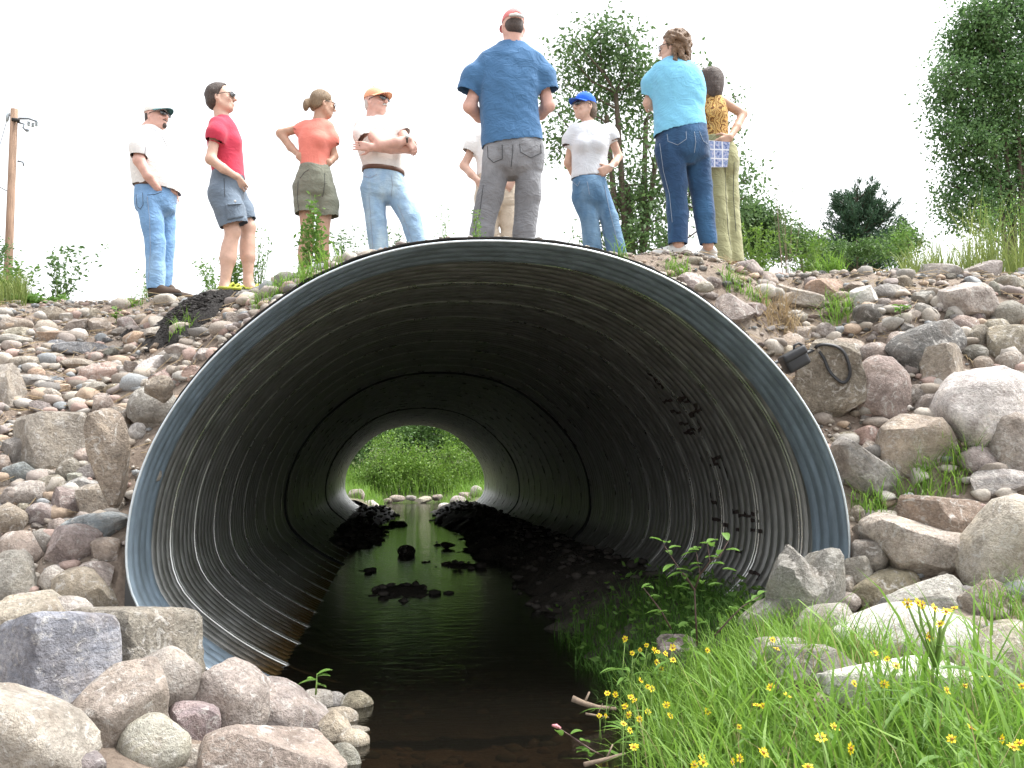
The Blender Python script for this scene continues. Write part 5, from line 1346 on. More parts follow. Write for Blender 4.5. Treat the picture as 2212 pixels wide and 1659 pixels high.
glasses(p8.root, p8.q, p8.R)
for nm, ol in (('pocket_seam', [(1441, 290), (1443, 305), (1464, 313), (1483, 300), (1482, 284)]), ('pocket_seam', [(1511, 284), (1519, 304), (1528, 311)]), ('centre_seam', [(1500, 284), (1503, 306), (1500, 330)]), ('side_seam', [(1425, 310), (1433, 370), (1446, 420), (1452, 480)])):
    drape(p8, p8.trousers, nm, ol, M_STITCH, .002, width=.0022)
for hx, yy, d, zz in ((1482, 0, (-1, .35, 0), 0), (1544, .1, (-.5, 1, 0), .02)):
    H = np.array([at(hx, 554, Y8 + yy)[0], Y8 + yy, g8 + zz]); o = shoe(p8.root, 'shoe', H, d, S_WHITE, S_WHITE, .27)
    d = np.array(d) / np.linalg.norm(d); s = np.array([d[1], -d[0], 0]); mb = MB()
    for f in (.10, .14, .18): mb.tube([H + d * f + s * -.045 + (0, 0, .03), H + d * f - s * .035 + (0, 0, .065), H + d * (f + .01) + (0, 0, .088), H + d * f + s * .035 + (0, 0, .065), H + d * f + s * .045 + (0, 0, .03)], .006, 5)
    mb.build('stripes', S_BLACK, o)

# ---- woman in gold print top, hand on hip with a leaflet
Y9 = 2.5; g9 = gz(1570, Y9)
p9 = make_person('woman in sleeveless gold print top and olive trousers holding a leaflet', Y9, 2,
    shirt=[(205, 1530, 1556, .055), (213, 1520, 1562, .08), (228, 1518, 1568, .10), (250, 1518, 1571, .115), (275, 1522, 1570, .105), (300, 1522, 1572, .11), (312, 1521, 1574, .115)],
    hem=((1520, 306), (1574, 308)), chest=[(1532, 243, -.06, .05)],
    sleeves=[], arms=[[(1558, 218, 0, .044), (1605, 246, .02, .037), (1592, 274, -.06, .033), (1577, 297, -.13, .026)], [(1524, 218, .12, .042), (1512, 270, .14, .036), (1530, 300, .05, .026)]],
    hands=[((1577, 297, -.13), (-.85, -.12, -.48), (-.1, .95, .1), -1, .35), ((1530, 300, .05), (.5, -.5, -.5), (0, -1, 0), -1, .5)],
    pants=[(298, 1520, 1576, .115), (322, 1520, 1590, .14), (345, 1521, 1594, .145), (368, 1524, 1592, .13)],
    legs=[[(1538, 350, -.04, .098), (1548, 430, -.03, .086), (1554, 515, -.02, .090), (1556, 570, -.02, .09)], [(1570, 350, .04, .105), (1572, 430, .04, .092), (1578, 515, .04, .094), (1584, 570, .04, .094)]],
    headp=(1532, 178, -118, 0, .235), neck=(1543, 208, 0, .9), ground=g9, shirt_mat=M_PRINT, pant_mat=M_OLIVE, fold=(.001, .006), seed=19)
def bob(v, q, R):
    v.ell(q(0, -.065, -.05), (.078, .045, .105), R, .03)
    for s in (-1, 1): v.ell(q(s * .068, -.03, -.05), (.022, .05, .10), R, .02)
hair_shell(p9, H_DARK, [((0, .055, .06), (0, 1, -.4)), ((0, .0, -.12), (0, .3, -1))], bob, lift=.010, wild=.0012)
for hx in (1554, 1584): shoe(p9.root, 'shoe', (at(hx, 580, Y9)[0], Y9, g9), (-.8, .6, 0), S_TAN, S_BLACK, .25)
for ol in ([(1566, 340), (1568, 420), (1573, 500), (1580, 540)], [(1586, 350), (1584, 420), (1590, 500)]): drape(p9, p9.trousers, 'side_seam', ol, M_DSTITCH, .002, width=.0022)
# leaflet: white card with a grid of small blue photographs
m, nt, b = new_mat('leaflet_paper')
uv = coords(nt, 'Generated'); mp = nt.nodes.new('ShaderNodeMapping'); mp.inputs['Scale'].default_value = (3.0, 1, 3.0); nt.links.new(uv, mp.inputs[0])
fr_ = nt.nodes.new('ShaderNodeVectorMath'); fr_.operation = 'FRACTION'; nt.links.new(mp.outputs[0], fr_.inputs[0])
sp = nt.nodes.new('ShaderNodeSeparateXYZ'); nt.links.new(fr_.outputs[0], sp.inputs[0])
def inside(sock):
    a_ = nd(nt, 'ShaderNodeMath', operation='SUBTRACT'); nt.links.new(sock, a_.inputs[0]); a_.inputs[1].default_value = .5
    b_ = nd(nt, 'ShaderNodeMath', operation='ABSOLUTE'); nt.links.new(a_.outputs[0], b_.inputs[0])
    c_ = nd(nt, 'ShaderNodeMath', operation='LESS_THAN'); nt.links.new(b_.outputs[0], c_.inputs[0]); c_.inputs[1].default_value = .43; return c_.outputs[0]
mm = nd(nt, 'ShaderNodeMath', operation='MULTIPLY'); nt.links.new(inside(sp.outputs[0]), mm.inputs[0]); nt.links.new(inside(sp.outputs[2]), mm.inputs[1])
pn = tex_noise(nt, coords(nt), 45, 4); rr = ramp(nt, [(.35, (.04, .06, .22)), (.5, (.25, .33, .55)), (.65, (.55, .50, .60))]); nt.links.new(pn, rr.inputs[0])
nt.links.new(mixc(nt, mm.outputs[0], (.75, .75, .78), rr.outputs[0]), b.inputs['Base Color']); b.inputs['Roughness'].default_value = .5
mb = MB(); yl = Y9 - .19
c0, c1, c2, c3 = at(1531, 303, yl), at(1577, 307, yl), at(1571, 361, yl), at(1527, 361, yl)
for dy in (0, .004):
    mb.v += [tuple(c + (0, dy, 0)) for c in (c0, c1, c2, c3)]
mb.f = [(0, 3, 2, 1), (4, 5, 6, 7), (0, 1, 5, 4), (1, 2, 6, 5), (2, 3, 7, 6), (3, 0, 4, 7)]; mb.n = 8
tag(mb.build('leaflet', m, None, False), 'white leaflet with a grid of small blue pictures held at the hip', 'leaflet')
# ------------------------------------------------------------------ vegetation
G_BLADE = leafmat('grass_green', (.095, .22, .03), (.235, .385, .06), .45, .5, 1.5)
G_SHADE = leafmat('grass_painted_shade', (.045, .13, .02), (.11, .23, .035), .4, .55, 1.5)  # grass of the culvert mouth, its shade put into a darker green
G_ROUGH = leafmat('rough_grass', (.10, .16, .035), (.26, .31, .09), .4, .6, 2)
G_DRY = leafmat('dry_straw', (.30, .22, .12), (.46, .36, .22), .2, .8, 3)
L_TREE = leafmat('broad_leaf', (.06, .13, .045), (.14, .235, .08), .35, .45, 1.2)
L_BIRCH = leafmat('birch_leaf', (.07, .16, .055), (.15, .27, .095), .35, .45, .8)
L_PINE = leafmat('pine_needle', (.03, .075, .045), (.07, .13, .07), .2, .6, .6)
L_BUSH = leafmat('bush_leaf', (.06, .15, .02), (.20, .32, .05), .4, .5, .5)
L_BUSH2 = leafmat('dark_bush_leaf', (.045, .11, .03), (.12, .21, .055), .35, .5, .5)
L_WEED = leafmat('weed_leaf', (.07, .17, .03), (.17, .30, .06), .4, .5, 2)
M_BARK = simple('grey_bark', (.10, .08, .06), .9, .3, 14, .6, .01)
M_BIRCH = simple('white_bark', (.50, .48, .44), .8, .25, 9, .4, .01)
M_STEM = simple('green_stem', (.17, .27, .06), .6, .2, 40, .1)
M_STEM2 = simple('purple_stem', (.09, .05, .045), .6, .2, 40, .1)
M_PETAL = leafmat('yellow_petal', (.78, .56, .01), (.88, .72, .03), .3, .5, 20)
M_CENTRE = simple('ochre_disc', (.36, .17, .02), .8, .3, 120, .5, .002)
M_TWIG = simple('weathered_twig', (.20, .15, .11), .9, .25, 30, .5, .004)

def leaf_mesh(P, size, rg, aspect=.5, up=0.25, D=None):
    """many small folded leaves; P (n,3) positions, size (n,)"""
    n = len(P)
    if D is None:
        D = rg.normal(size=(n, 3)); D[:, 2] = D[:, 2] * .6 - up * .5
    D = D / (np.linalg.norm(D, axis=1)[:, None] + 1e-9)
    S_ = np.cross(D, rg.normal(size=(n, 3))); S_ /= np.linalg.norm(S_, axis=1)[:, None] + 1e-9
    N_ = np.cross(D, S_); L = size[:, None]
    w = L * aspect * .5
    V = np.stack([P, P + D * L * .45 + S_ * w + N_ * L * .08, P + D * L, P + D * L * .45 - S_ * w + N_ * L * .08], 1).reshape(-1, 3)
    b = np.arange(n) * 4
    return V, np.concatenate([np.c_[b, b + 1, b + 2], np.c_[b, b + 2, b + 3]])
def blades(P, L, W, lean, rg, seg=4, az=None):
    """grass blades: bent tapering ribbons standing at P"""
    n = len(P); az = rg.uniform(0, 6.283, n) if az is None else az
    dx, dy = np.cos(az), np.sin(az); tw = rg.uniform(-.8, .8, n); sx, sy = -np.sin(az + tw), np.cos(az + tw)
    rows = []; x = np.zeros(n); z = np.zeros(n); a = rg.uniform(.0, .25, n) + lean * .15
    for i in range(seg + 1):
        t = i / seg; w = W * (1 - t)**.7 * (.6 + .4 * min(1, t * 4 + .3)) if i < seg else W * 0
        c = np.stack([P[:, 0] + dx * x, P[:, 1] + dy * x, P[:, 2] + z], 1)
        o = np.stack([sx * w, sy * w, np.zeros(n)], 1)
        rows += [c - o, c + o] if i < seg else [c]
        x = x + np.sin(a) * L / seg; z = z + np.cos(a) * L / seg; a = a + lean * (.5 + t)
    V = np.stack(rows, 1); k = V.shape[1]; F3 = []; b = np.arange(n) * k
    for i in range(seg - 1):
        F3 += [np.c_[b + 2 * i, b + 2 * i + 1, b + 2 * i + 3], np.c_[b + 2 * i, b + 2 * i + 3, b + 2 * i + 2]]
    i = seg - 1; F3.append(np.c_[b + 2 * i, b + 2 * i + 1, b + 2 * i + 2])
    return V.reshape(-1, 3), np.concatenate(F3)
def link_vf(name, VF, mat, parent=None): return link(name, mesh(name, VF[0], VF[1], False), mat, parent)

# ---- sward on the right bank
rg = np.random.default_rng(21)
def sward(n, xr, yr, Lr, Wr, keep, lean=(.15, .75)):
    x = rg.uniform(*xr, n); y = rg.uniform(*yr, n); k = keep(x, y); x, y = x[k], y[k]; n = len(x)
    z = np.where(y > .0, -.13 + .42 * sm(-.12, .95, x - .46), height(x, y))
    L = rg.uniform(*Lr, n); W = rg.uniform(*Wr, n)
    return blades(np.c_[x, y, z - .01], L, W, rg.uniform(*lean, n), rg)
edge_r = lambda y: np.interp(y, [-6, -3, -1.5, -.2, .2], [.1, .18, .34, .55, .56])
def patch(x, y):
    c = np.sin(x * 5.1 + y * 3.3) * np.sin(y * 4.7 - x * 2.1); return rg.random(len(x)) < .62 + .5 * c
front = sward(11500, (.3, 3.2), (-3.3, -1.25), (.20, .52), (.003, .0085), lambda x, y: (x > edge_r(y) + rg.uniform(-.05, .25, len(x))) & patch(x, y) & ~((x > 1.0) & (y > -1.9) & (rg.random(len(x)) < .88)) & ~((x > 1.3) & (rg.random(len(x)) < .35)))
front2 = sward(3000, (.42, 1.6), (-1.3, -.2), (.14, .36), (.003, .006), lambda x, y: (x > edge_r(y) + rg.uniform(-.02, .2, len(x))))
front3 = sward(1500, (.4, 3.0), (-3.2, -1.3), (.32, .64), (.006, .013), lambda x, y: (x > edge_r(y) + .08) & ~((x > 1.0) & (y > -1.9) & (rg.random(len(x)) < .85)))
V = np.vstack([front[0], front2[0], front3[0]]); F = np.vstack([front[1], front2[1] + len(front[0]), front3[1] + len(front[0]) + len(front2[0])])
tag(link_vf('grass', (V, F), G_BLADE), 'bright green grass covering the lower right bank', 'grass', kind='stuff')
dead = sward(420, (.4, 3.0), (-3.2, -1.2), (.25, .6), (.0015, .003), lambda x, y: x > edge_r(y) + .05, (.05, .5))
tag(link_vf('dead_stems', dead, G_DRY), 'dry brown stems standing in the green grass', 'grass', kind='stuff')
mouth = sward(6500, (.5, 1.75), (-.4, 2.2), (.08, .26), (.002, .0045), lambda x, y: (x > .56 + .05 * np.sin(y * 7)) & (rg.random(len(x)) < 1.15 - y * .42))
tag(link_vf('shaded_grass', mouth, G_SHADE), 'shaded grass on the silt bank inside the culvert mouth', 'grass', kind='stuff')
# low leafy plants among the shaded grass
n = 900; x = rg.uniform(.6, 1.8, n); y = rg.uniform(-.3, 2.6, n); k = rg.random(n) < 1.1 - y * .33; x, y = x[k], y[k]
V, F = leaf_mesh(np.c_[x, y, -.13 + .42 * sm(-.12, .95, x - .46) + rg.uniform(.03, .2, len(x))], rg.uniform(.03, .08, len(x)), rg, .45, -.2)
tag(link_vf('ground_cover', (V, F), L_WEED), 'small leafy ground cover inside the right edge of the culvert', 'ground cover', kind='stuff')

# ---- grass tufts on the slopes, each its own clump
def tuft(px, py, r, n, L, mat, label, name='grass_tuft', W=(.002, .005), lean=(.2, 1.0), Y=None):
    G = hit(px, py) if Y is None else at(px, py, Y)
    P = np.c_[G[0] + np.clip(rg.normal(0, r, n), -1.5 * r, 1.5 * r), G[1] + np.clip(rg.normal(0, r * .7, n), -r, r), np.zeros(n)]
    P[:, 2] = height(P[:, 0], P[:, 1]) - .01 if Y is None else G[2]
    VF = blades(P, rg.uniform(L * .5, L, n), rg.uniform(*W, n), rg.uniform(*lean, n), rg)
    o = link(name, mesh(name, VF[0] - G, VF[1], False), mat); o.location = G
    tag(o, label, 'grass', 'grass clumps on the rocky bank')
TUFTS = [(1795, 592, .07, 150, .30, 0, 'bushy green grass tuft below the black soil, upper right slope'), (1462, 592, .06, 80, .20, 0, 'short grass tuft just below the aqua-shirt woman'),
    (1590, 625, .06, 70, .24, 0, 'thin grass tuft above the upper right rim'), (1810, 690, .07, 110, .28, 0, 'grass tuft among pale stones in the middle of the upper right slope'),
    (1640, 660, .04, 40, .26, 0, 'sparse upright grass blades beside the dry straw clump'), (1690, 700, .09, 170, .28, 1, 'clump of dry straw by the upper right rim'),
    (2010, 1075, .10, 170, .34, 0, 'lush grass clump between boulders right of the rim'), (1880, 1120, .06, 80, .34, 0, 'arching grass clump beside the leaning grey slab'),
    (2090, 1010, .05, 50, .34, 0, 'thin grass rising between the speckled boulders'), (2180, 1340, .09, 110, .34, 0, 'grass clump under the huge cream boulder'),
    (2130, 1450, .07, 70, .30, 0, 'grass clump right of the wide whitish boulder'), (390, 725, .05, 60, .26, 0, 'thin grass tuft below the black soil heap on the left'),
    (287, 660, .05, 60, .16, 0, 'short grass tuft left of the black soil heap'), (600, 640, .11, 220, .24, 0, 'thick grass at the feet of the coral-shirt woman'),
    (690, 615, .08, 110, .26, 0, 'grass tuft right against the upper left rim'), (1508, 545, .06, 90, .30, 0, 'tall grass between the aqua-shirt woman\'s shoes'),
    (1560, 552, .07, 90, .20, 0, 'low grass before the olive-trousers woman'), (1345, 556, .03, 26, .20, 0, 'few grass blades beside the blue-cap woman at the rim'), (1745, 556, .06, 80, .24, 0, 'grass tuft at the right edge of the crest soil')]
for t in TUFTS: tuft(*t[:5], G_DRY if t[5] else G_BLADE, t[6])
# tall grass along the right-hand crest and at the far left
def crest(px0, px1, py, n, L, Yr, label, mat):
    px = rg.uniform(px0, px1, n); P = np.array([at(a, py, y) for a, y in zip(px, rg.uniform(*Yr, n))]); P[:, 2] = height(P[:, 0], P[:, 1])
    return blades(P, rg.uniform(L * .4, L, n), rg.uniform(.002, .006, n), rg.uniform(.1, .6, n), rg)
a_ = crest(1950, 2330, 540, 1500, .42, (1.7, 3.4), '', None); b_ = crest(2080, 2330, 540, 420, .85, (1.8, 3.2), '', None)
tag(link_vf('tall_grass', (np.vstack([a_[0], b_[0]]), np.vstack([a_[1], b_[1] + len(a_[0])])), G_ROUGH), 'tall unmown grass on the crest at the right edge', 'grass', kind='stuff')
a_ = crest(-120, 60, 640, 900, .42, (3.6, 4.6), '', None)
tag(link_vf('roadside_grass', a_, G_ROUGH), 'rough grass around the foot of the utility pole', 'grass', kind='stuff')
# straw and dead stems strewn over both slopes
n = 1500; x = np.where(rg.random(n) < .6, rg.uniform(-4.8, -1.2, n), rg.uniform(1.4, 4.5, n)); y = np.where(x < 0, rg.uniform(.5, 3.6, n), rg.uniform(.5, 1.8, n))
k = np.sin(x * 3.1) * np.sin(y * 4.3 + x) > -.35; x, y = x[k], y[k]; n = len(x); a = rg.uniform(0, 6.28, n); L = rg.uniform(.05, .22, n)
p = np.c_[x, y, height(x, y) + .035]; e = np.c_[x + np.cos(a) * L, y + np.sin(a) * L * .5, np.zeros(n)]; e[:, 2] = height(e[:, 0], e[:, 1]) + rg.uniform(.02, .07, n)
s_ = np.c_[-np.sin(a), np.cos(a), np.zeros(n)] * .0022; upv = np.array([0, 0, .0035])
V = np.stack([p - s_, p + s_, p + upv, e - s_, e + s_, e + upv], 1).reshape(-1, 3); b = np.arange(n) * 6
F = np.concatenate([np.c_[b + i, b + (i + 1) % 3, b + 3 + (i + 1) % 3, b + 3 + i] for i in range(3)])
tag(link_vf('straw', (V, F), G_DRY), 'dead straw strewn over the stony slopes', 'straw', kind='stuff')

# ---- yellow flowering plants
def flower_head(c, face, r):
    face = np.array(face, float); face /= np.linalg.norm(face); a = np.cross(face, (.3, .2, 1)); a /= np.linalg.norm(a); b = np.cross(face, a); V = []; Fs = []
    for i in range(8):
        t = 2 * math.pi * i / 8 + rg.uniform(-.12, .12); d = a * math.cos(t) + b * math.sin(t); s = -a * math.sin(t) + b * math.cos(t); rr = r * rg.uniform(.85, 1.1); k = len(V); dz = rg.uniform(-.15, .3)
        V += [c + d * r * .25, c + d * rr * .65 + s * rr * .24 + face * rr * dz * .5, c + d * rr + face * rr * dz, c + d * rr * .65 - s * rr * .24 + face * rr * dz * .5]; Fs += [(k, k + 1, k + 2), (k, k + 2, k + 3)]
    cv = [c + face * r * .28]; k = 7
    for i in range(k):
        t = 2 * math.pi * i / k; cv.append(c + (a * math.cos(t) + b * math.sin(t)) * r * .29 + face * r * .12)
    for i in range(k):
        t = 2 * math.pi * i / k; cv.append(c + (a * math.cos(t) + b * math.sin(t)) * r * .24 - face * r * .22)
    cf = [(0, 1 + i, 1 + (i + 1) % k) for i in range(k)] + [(1 + i, 1 + k + i, 1 + k + (i + 1) % k, 1 + (i + 1) % k) for i in range(k)]
    return V, Fs, cv, cf
def leaf_blade(mb, p, d, L, w, droop=.4):
    d = np.array(d, float); d /= np.linalg.norm(d); s = np.cross(d, (0, 0, 1)); s /= np.linalg.norm(s) + 1e-9; V = []
    for i in range(6):
        t = i / 5; ww = w * math.sin(math.pi * min(1, .08 + t * .92))**.8; c = np.array(p) + d * L * t + np.array([0, 0, -droop * L * t * t])
        V += [c - s * ww + (0, 0, ww * .4), c, c + s * ww + (0, 0, ww * .4)]
    Fs = []
    for i in range(5):
        for e in (0, 1): Fs.append((3 * i + e, 3 * i + e + 1, 3 * i + e + 4, 3 * i + e + 3))
    mb.add(V, Fs)
def flower_plant(heads, base, label, leaves=3, stem_r=.0028, LL=(.10, .2)):
    base = np.array(base, float); root = empty('flowering_plant', base); tag(root, label, 'plant', 'yellow flowers in the grass')
    mb = MB()
    for i, h in enumerate(heads):
        h = np.array(h); st = base if i == 0 else base * .35 + np.array(heads[0]) * .65
        mid = (st + h) / 2 + np.array([rg.uniform(-.02, .02), rg.uniform(-.02, .02), .03]); mb.tube([st, mid, h - (0, 0, .004)], [stem_r, stem_r * .8, stem_r * .6], 5)
    mb.build('stem', M_STEM, root)
    h0 = np.array(heads[0])
    for i in range(leaves):
        t = rg.uniform(.2, .85); p = base * (1 - t) + h0 * t; a = rg.uniform(0, 6.28); m_ = MB()
        leaf_blade(m_, p, (math.cos(a), math.sin(a), rg.uniform(.1, .6)), rg.uniform(*LL), rg.uniform(.008, .015)); m_.build('leaf', L_WEED, root)
    for h in heads:
        f = (rg.uniform(-.7, .6), rg.uniform(-1.1, -.1), rg.uniform(.1, 1.0)); V, Fs, cv, cf = flower_head(np.array(h), f, rg.uniform(.013, .020))
        m_ = MB(); m_.add(V, Fs); o = m_.build('flower_head', M_PETAL, root, False); m_ = MB(); m_.add(cv, cf); m_.build('disc', M_CENTRE, o)
FL = [(1080, 1080, .3489, [(868, 928), (908, 900), (955, 930), (978, 940), (1025, 950), (1070, 915), (1073, 990), (970, 1005), (1000, 1048), (873, 1118), (915, 1155), (940, 1168), (665, 1197), (715, 1205), (808, 1220), (835, 1240), (775, 1278), (615, 1335), (655, 1335), (795, 1330), (915, 1310), (1055, 1337), (865, 1355), (765, 1385), (805, 1425), (830, 1530), (1030, 1270), (1285, 1310), (1285, 930), (1590, 1270), (1630, 1275), (1205, 1640), (1260, 1625), (1440, 1620), (1485, 1600), (775, 860), (1480, 1405), (1630, 1565), (820, 948), (1250, 1590)]),
      (1620, 1080, .349, [(140, 865), (165, 920), (770, 950), (905, 1025), (850, 985), (830, 1140), (130, 1160), (645, 1135), (230, 1210), (440, 1470), (525, 1405), (625, 1540), (90, 1565), (1220, 1180), (1330, 1150), (1460, 1095), (1685, 1150), (1250, 1480), (1370, 1410), (1560, 1480), (1670, 1505), (360, 1650), (1630, 1530)])]
def under(px, py, h, y0=-3.4, y1=-.5):
    """distance at which the flower stands h above the ground"""
    ys = np.arange(y0, y1, .02); P = CAM + sight(px, py) * (ys - CAM[1])[:, None]; d = P[:, 2] - height(P[:, 0], P[:, 1]); i = int(np.argmin(np.abs(d - h))); return P[i]
pts = []
for ox, oy, sc, lst in FL: pts += [(ox + x * sc, oy + y * sc) for x, y in lst]
pts.sort()
groups_ = []                                            # neighbouring heads grow on one plant
for q in pts:
    for g in groups_:
        if len(g) < 3 and abs(g[0][0] - q[0]) < 22 and abs(g[0][1] - q[1]) < 16: g.append(q); break
    else: groups_.append([q])
for g in groups_:
    h = rg.uniform(.26, .40); A_ = under(*g[0], h); hs_ = [A_] + [at(x, y, A_[1] + rg.uniform(-.02, .02)) for x, y in g[1:]]
    base = np.array([A_[0] + rg.uniform(-.05, .05), A_[1] + rg.uniform(0, .06), 0]); base[2] = height(base[0], base[1])
    cx, cy = g[0]; k = {1: 'single-headed', 2: 'two-headed', 3: 'three-headed'}[len(g)]
    row = 'at the bottom edge' if cy > 1560 else 'low in the grass' if cy > 1500 else 'in mid grass' if cy > 1440 else 'in the back grass'
    colm = 'beside the water' if cx < 1400 else 'left on the bank' if cx < 1550 else 'mid bank' if cx < 1800 else 'before the white boulders' if cx < 2050 else 'near the right edge'
    flower_plant(hs_, base, f'{k} yellow flower {row} {colm}')
Yt = -2.3; tall = [at(1620 + x * .349, 1080 + y * .349, Yt) for x, y in ((1145, 670), (1040, 635), (975, 640), (1065, 650), (1215, 690), (1265, 670), (1175, 765), (1110, 845))]
bs = at(2020, 1640, Yt); bs[2] = height(bs[0], Yt); flower_plant(tall, bs, 'tallest yellow flowering plant with eight heads before the white boulders', 12, .006, (.24, .40))

# ---- tall branching weed in front of the pipe mouth
def weed(name, label, Y, stems, leaves, cat='plant', sm_=None, lm=None, lr=(.05, .10), group=None, base=None):
    P0 = at(*stems[0][0], Y); root = empty(name, P0); tag(root, label, cat, group)
    mb = MB()
    for st in stems: mb.tube([at(x, y, Y + rg.uniform(-.02, .02)) for x, y in st], list(np.linspace(.005, .002, len(st))), 5)
    mb.build('stem', sm_ or M_STEM2, root)
    for x, y in leaves:
        p = at(x, y, Y); a = rg.uniform(0, 6.28); m_ = MB(); leaf_blade(m_, p, (math.cos(a), math.sin(a) * .6, rg.uniform(-.1, .6)), rg.uniform(*lr), rg.uniform(.014, .022), .25); m_.build('leaf', lm or L_WEED, root)
    return root
z4 = lambda *l: [(1080 + x * .3489, 1080 + y * .3489) for x, y in l]
weed('tall_weed', 'tall branching weed with purple stems before the right wall of the pipe', -.75,
     [z4((1222, 900), (1212, 720), (1205, 560), (1145, 480), (1080, 380), (1010, 270)), z4((1205, 560), (1240, 460), (1215, 320)), z4((1240, 460), (1300, 380), (1285, 270)), z4((1300, 380), (1360, 350), (1415, 250)), z4((1205, 560), (1150, 470), (1130, 450)),
      z4((1330, 840), (1420, 740), (1500, 660), (1620, 590)), z4((1060, 800), (1000, 690), (940, 610), (890, 545))],
     z4((1000, 255), (1020, 265), (1050, 300), (1060, 340), (1080, 400), (1095, 430), (1145, 490), (1140, 450), (1215, 320), (1230, 310), (1205, 300), (1285, 265), (1310, 290), (1330, 290), (1410, 250), (1400, 310), (1355, 360), (1350, 340), (1300, 400), (1380, 430), (1070, 540), (1090, 545), (1120, 535), (1250, 520), (1290, 530), (1180, 440), (1180, 400), (900, 540), (880, 545), (925, 600), (980, 700), (1010, 690), (1150, 790), (1170, 760), (1220, 770), (1440, 700), (1470, 680), (1520, 640), (1560, 620), (1600, 590)))
weed('pink_smartweed', 'small weed with pink flower spike leaning over the water', -1.45, [z4((640, 1590), (560, 1545), (480, 1490), (420, 1450), (375, 1420), (335, 1395))], z4((550, 1560), (470, 1540), (500, 1490), (380, 1460), (560, 1590), (440, 1450)), lr=(.05, .08))
m_ = MB(); p_ = [at(*q, -1.45) for q in z4((375, 1415), (350, 1400), (322, 1395))]; m_.tube(p_, [.006, .009, .004], 6); m_.build('flower_spike', simple('pink_blossom', (.55, .22, .25), .8, .3, 200, .4), [o for o in COL.objects if o.name.startswith('pink_smartweed')][0])
weed('bank_sprout', 'little green sprout among the stones at the left water edge', -.95, [[(682, 1500), (684, 1475), (685, 1455)]], [(684, 1470), (684, 1470), (685, 1462), (684, 1480), (685, 1458)], sm_=M_STEM, lr=(.05, .09))
for px, py, lab in ((2130, 935, 'broad-leaved seedling on the speckled white boulder'), (1945, 665, 'small leafy seedling between stones, upper right slope')):
    P = hit(px, py + 10); weed('seedling', lab, P[1] - .12, [[(px, py + 14), (px, py), (px + 2, py - 8)]], [(px + rg.uniform(-6, 6), py + rg.uniform(-8, 10)) for _ in range(8)], sm_=M_STEM, lr=(.06, .10))
P = hit(252, 690); weed('seedling', 'leafy seedling on the upper left slope beside the tan stones', P[1] - .1, [[(252, 705), (252, 680), (250, 660)]], [(252 + rg.uniform(-6, 6), 660 + rg.uniform(0, 40)) for _ in range(14)], sm_=M_STEM, lr=(.04, .08))

# ---- weeds along the crest behind and between the people
def wisp(label, Y, px, py0, py1, spread, nst, nlf, lf=(.02, .045), mat=None, lean=0, smat=None):
    b = at(px, py0, Y); b[2] = min(b[2], float(height(b[0], Y))) - .02; root = empty('roadside_weed', b); tag(root, label, 'weed', 'weeds along the crest')
    mb = MB(); LP = []
    for i in range(int(nst * 1.4)):
        tx = px + rg.normal(0, spread) + lean; ty = py1 + abs(rg.normal(0, (py0 - py1) * .22)); dy = rg.uniform(-.15, .15); t = at(tx, ty, Y + dy); q = b * .5 + t * .5 + np.array([rg.uniform(-.04, .04) - (t[0] - b[0]) * .15, 0, 0])
        mb.tube([b, q, t], [.004, .003, .0012], 4, False)
        for k in range(nlf):
            u = rg.uniform(.15, 1.0); p = (b * (1 - u)**2 + q * 2 * u * (1 - u) + t * u * u); r = .10 * (1 - u * .6); LP.append(p + np.array([rg.normal(0, r), rg.normal(0, r), rg.normal(0, .02)]) * (.6 if k % 3 else .2))
    mb.build('stem', smat or M_STEM, root)
    LP = np.array(LP); VF = leaf_mesh(LP, rg.uniform(*lf, len(LP)) * 1.3, rg, .45, -.3); link_vf('foliage', VF, mat or L_WEED, root)
wisp('leafy tall weed in front of the coral-shirt woman\'s legs', 2.6, 668, 628, 410, 10, 5, 60, (.025, .05))
wisp('second leafy weed beside the coral-shirt woman\'s right leg', 2.55, 690, 625, 470, 8, 4, 50, (.025, .05))
wisp('wispy weeds between crimson-tee and coral-shirt women', 3.4, 560, 625, 470, 24, 9, 26, (.012, .03))
wisp('bushy green weed behind the crimson-tee woman\'s calves', 3.3, 505, 632, 540, 20, 9, 60, (.02, .04))
wisp('fine weed left of the crimson-tee woman\'s feet', 4.0, 462, 640, 560, 18, 7, 40, (.02, .035))
wisp('fine weed behind the left man\'s ankles', 4.6, 318, 660, 570, 22, 7, 24, (.015, .03))
wisp('leafy weed left of the orange-cap man\'s legs', 4.2, 745, 610, 480, 30, 12, 44, (.02, .04), L_TREE)
wisp('weed between the orange-cap man\'s legs', 4.2, 850, 600, 490, 25, 9, 36, (.02, .04), L_TREE)
wisp('pale wispy weed right of the orange-cap man', 4.4, 960, 580, 440, 32, 10, 22, (.015, .03))
wisp('weed in front of the tall man\'s left leg', 1.1, 1030, 545, 450, 5, 3, 40, (.012, .025))
wisp('weed between tall man and blue-cap woman', 4.6, 1240, 590, 490, 22, 8, 30, (.02, .04), L_TREE)
wisp('small shrub with sparse round leaves right of the utility pole', 4.6, 125, 690, 515, 38, 10, 34, (.03, .055), L_TREE)
wisp('leafy weeds at the foot of the utility pole', 4.2, 30, 680, 560, 30, 8, 40, (.03, .05))
wisp('low green weeds left of the sparse shrub', 3.9, 70, 672, 635, 30, 12, 40, (.03, .06))
wisp('green weeds behind the olive-trousers woman', 4.2, 1640, 580, 480, 30, 14, 60, (.02, .04), L_BUSH)
wisp('thin bare-stemmed weed right of the olive-trousers woman', 5.5, 1700, 580, 385, 28, 9, 12, (.012, .025), L_TREE, 0, M_TWIG)
wisp('leafy weeds on the crest before the pine', 3.2, 1740, 570, 490, 26, 12, 40, (.02, .04), L_BUSH)
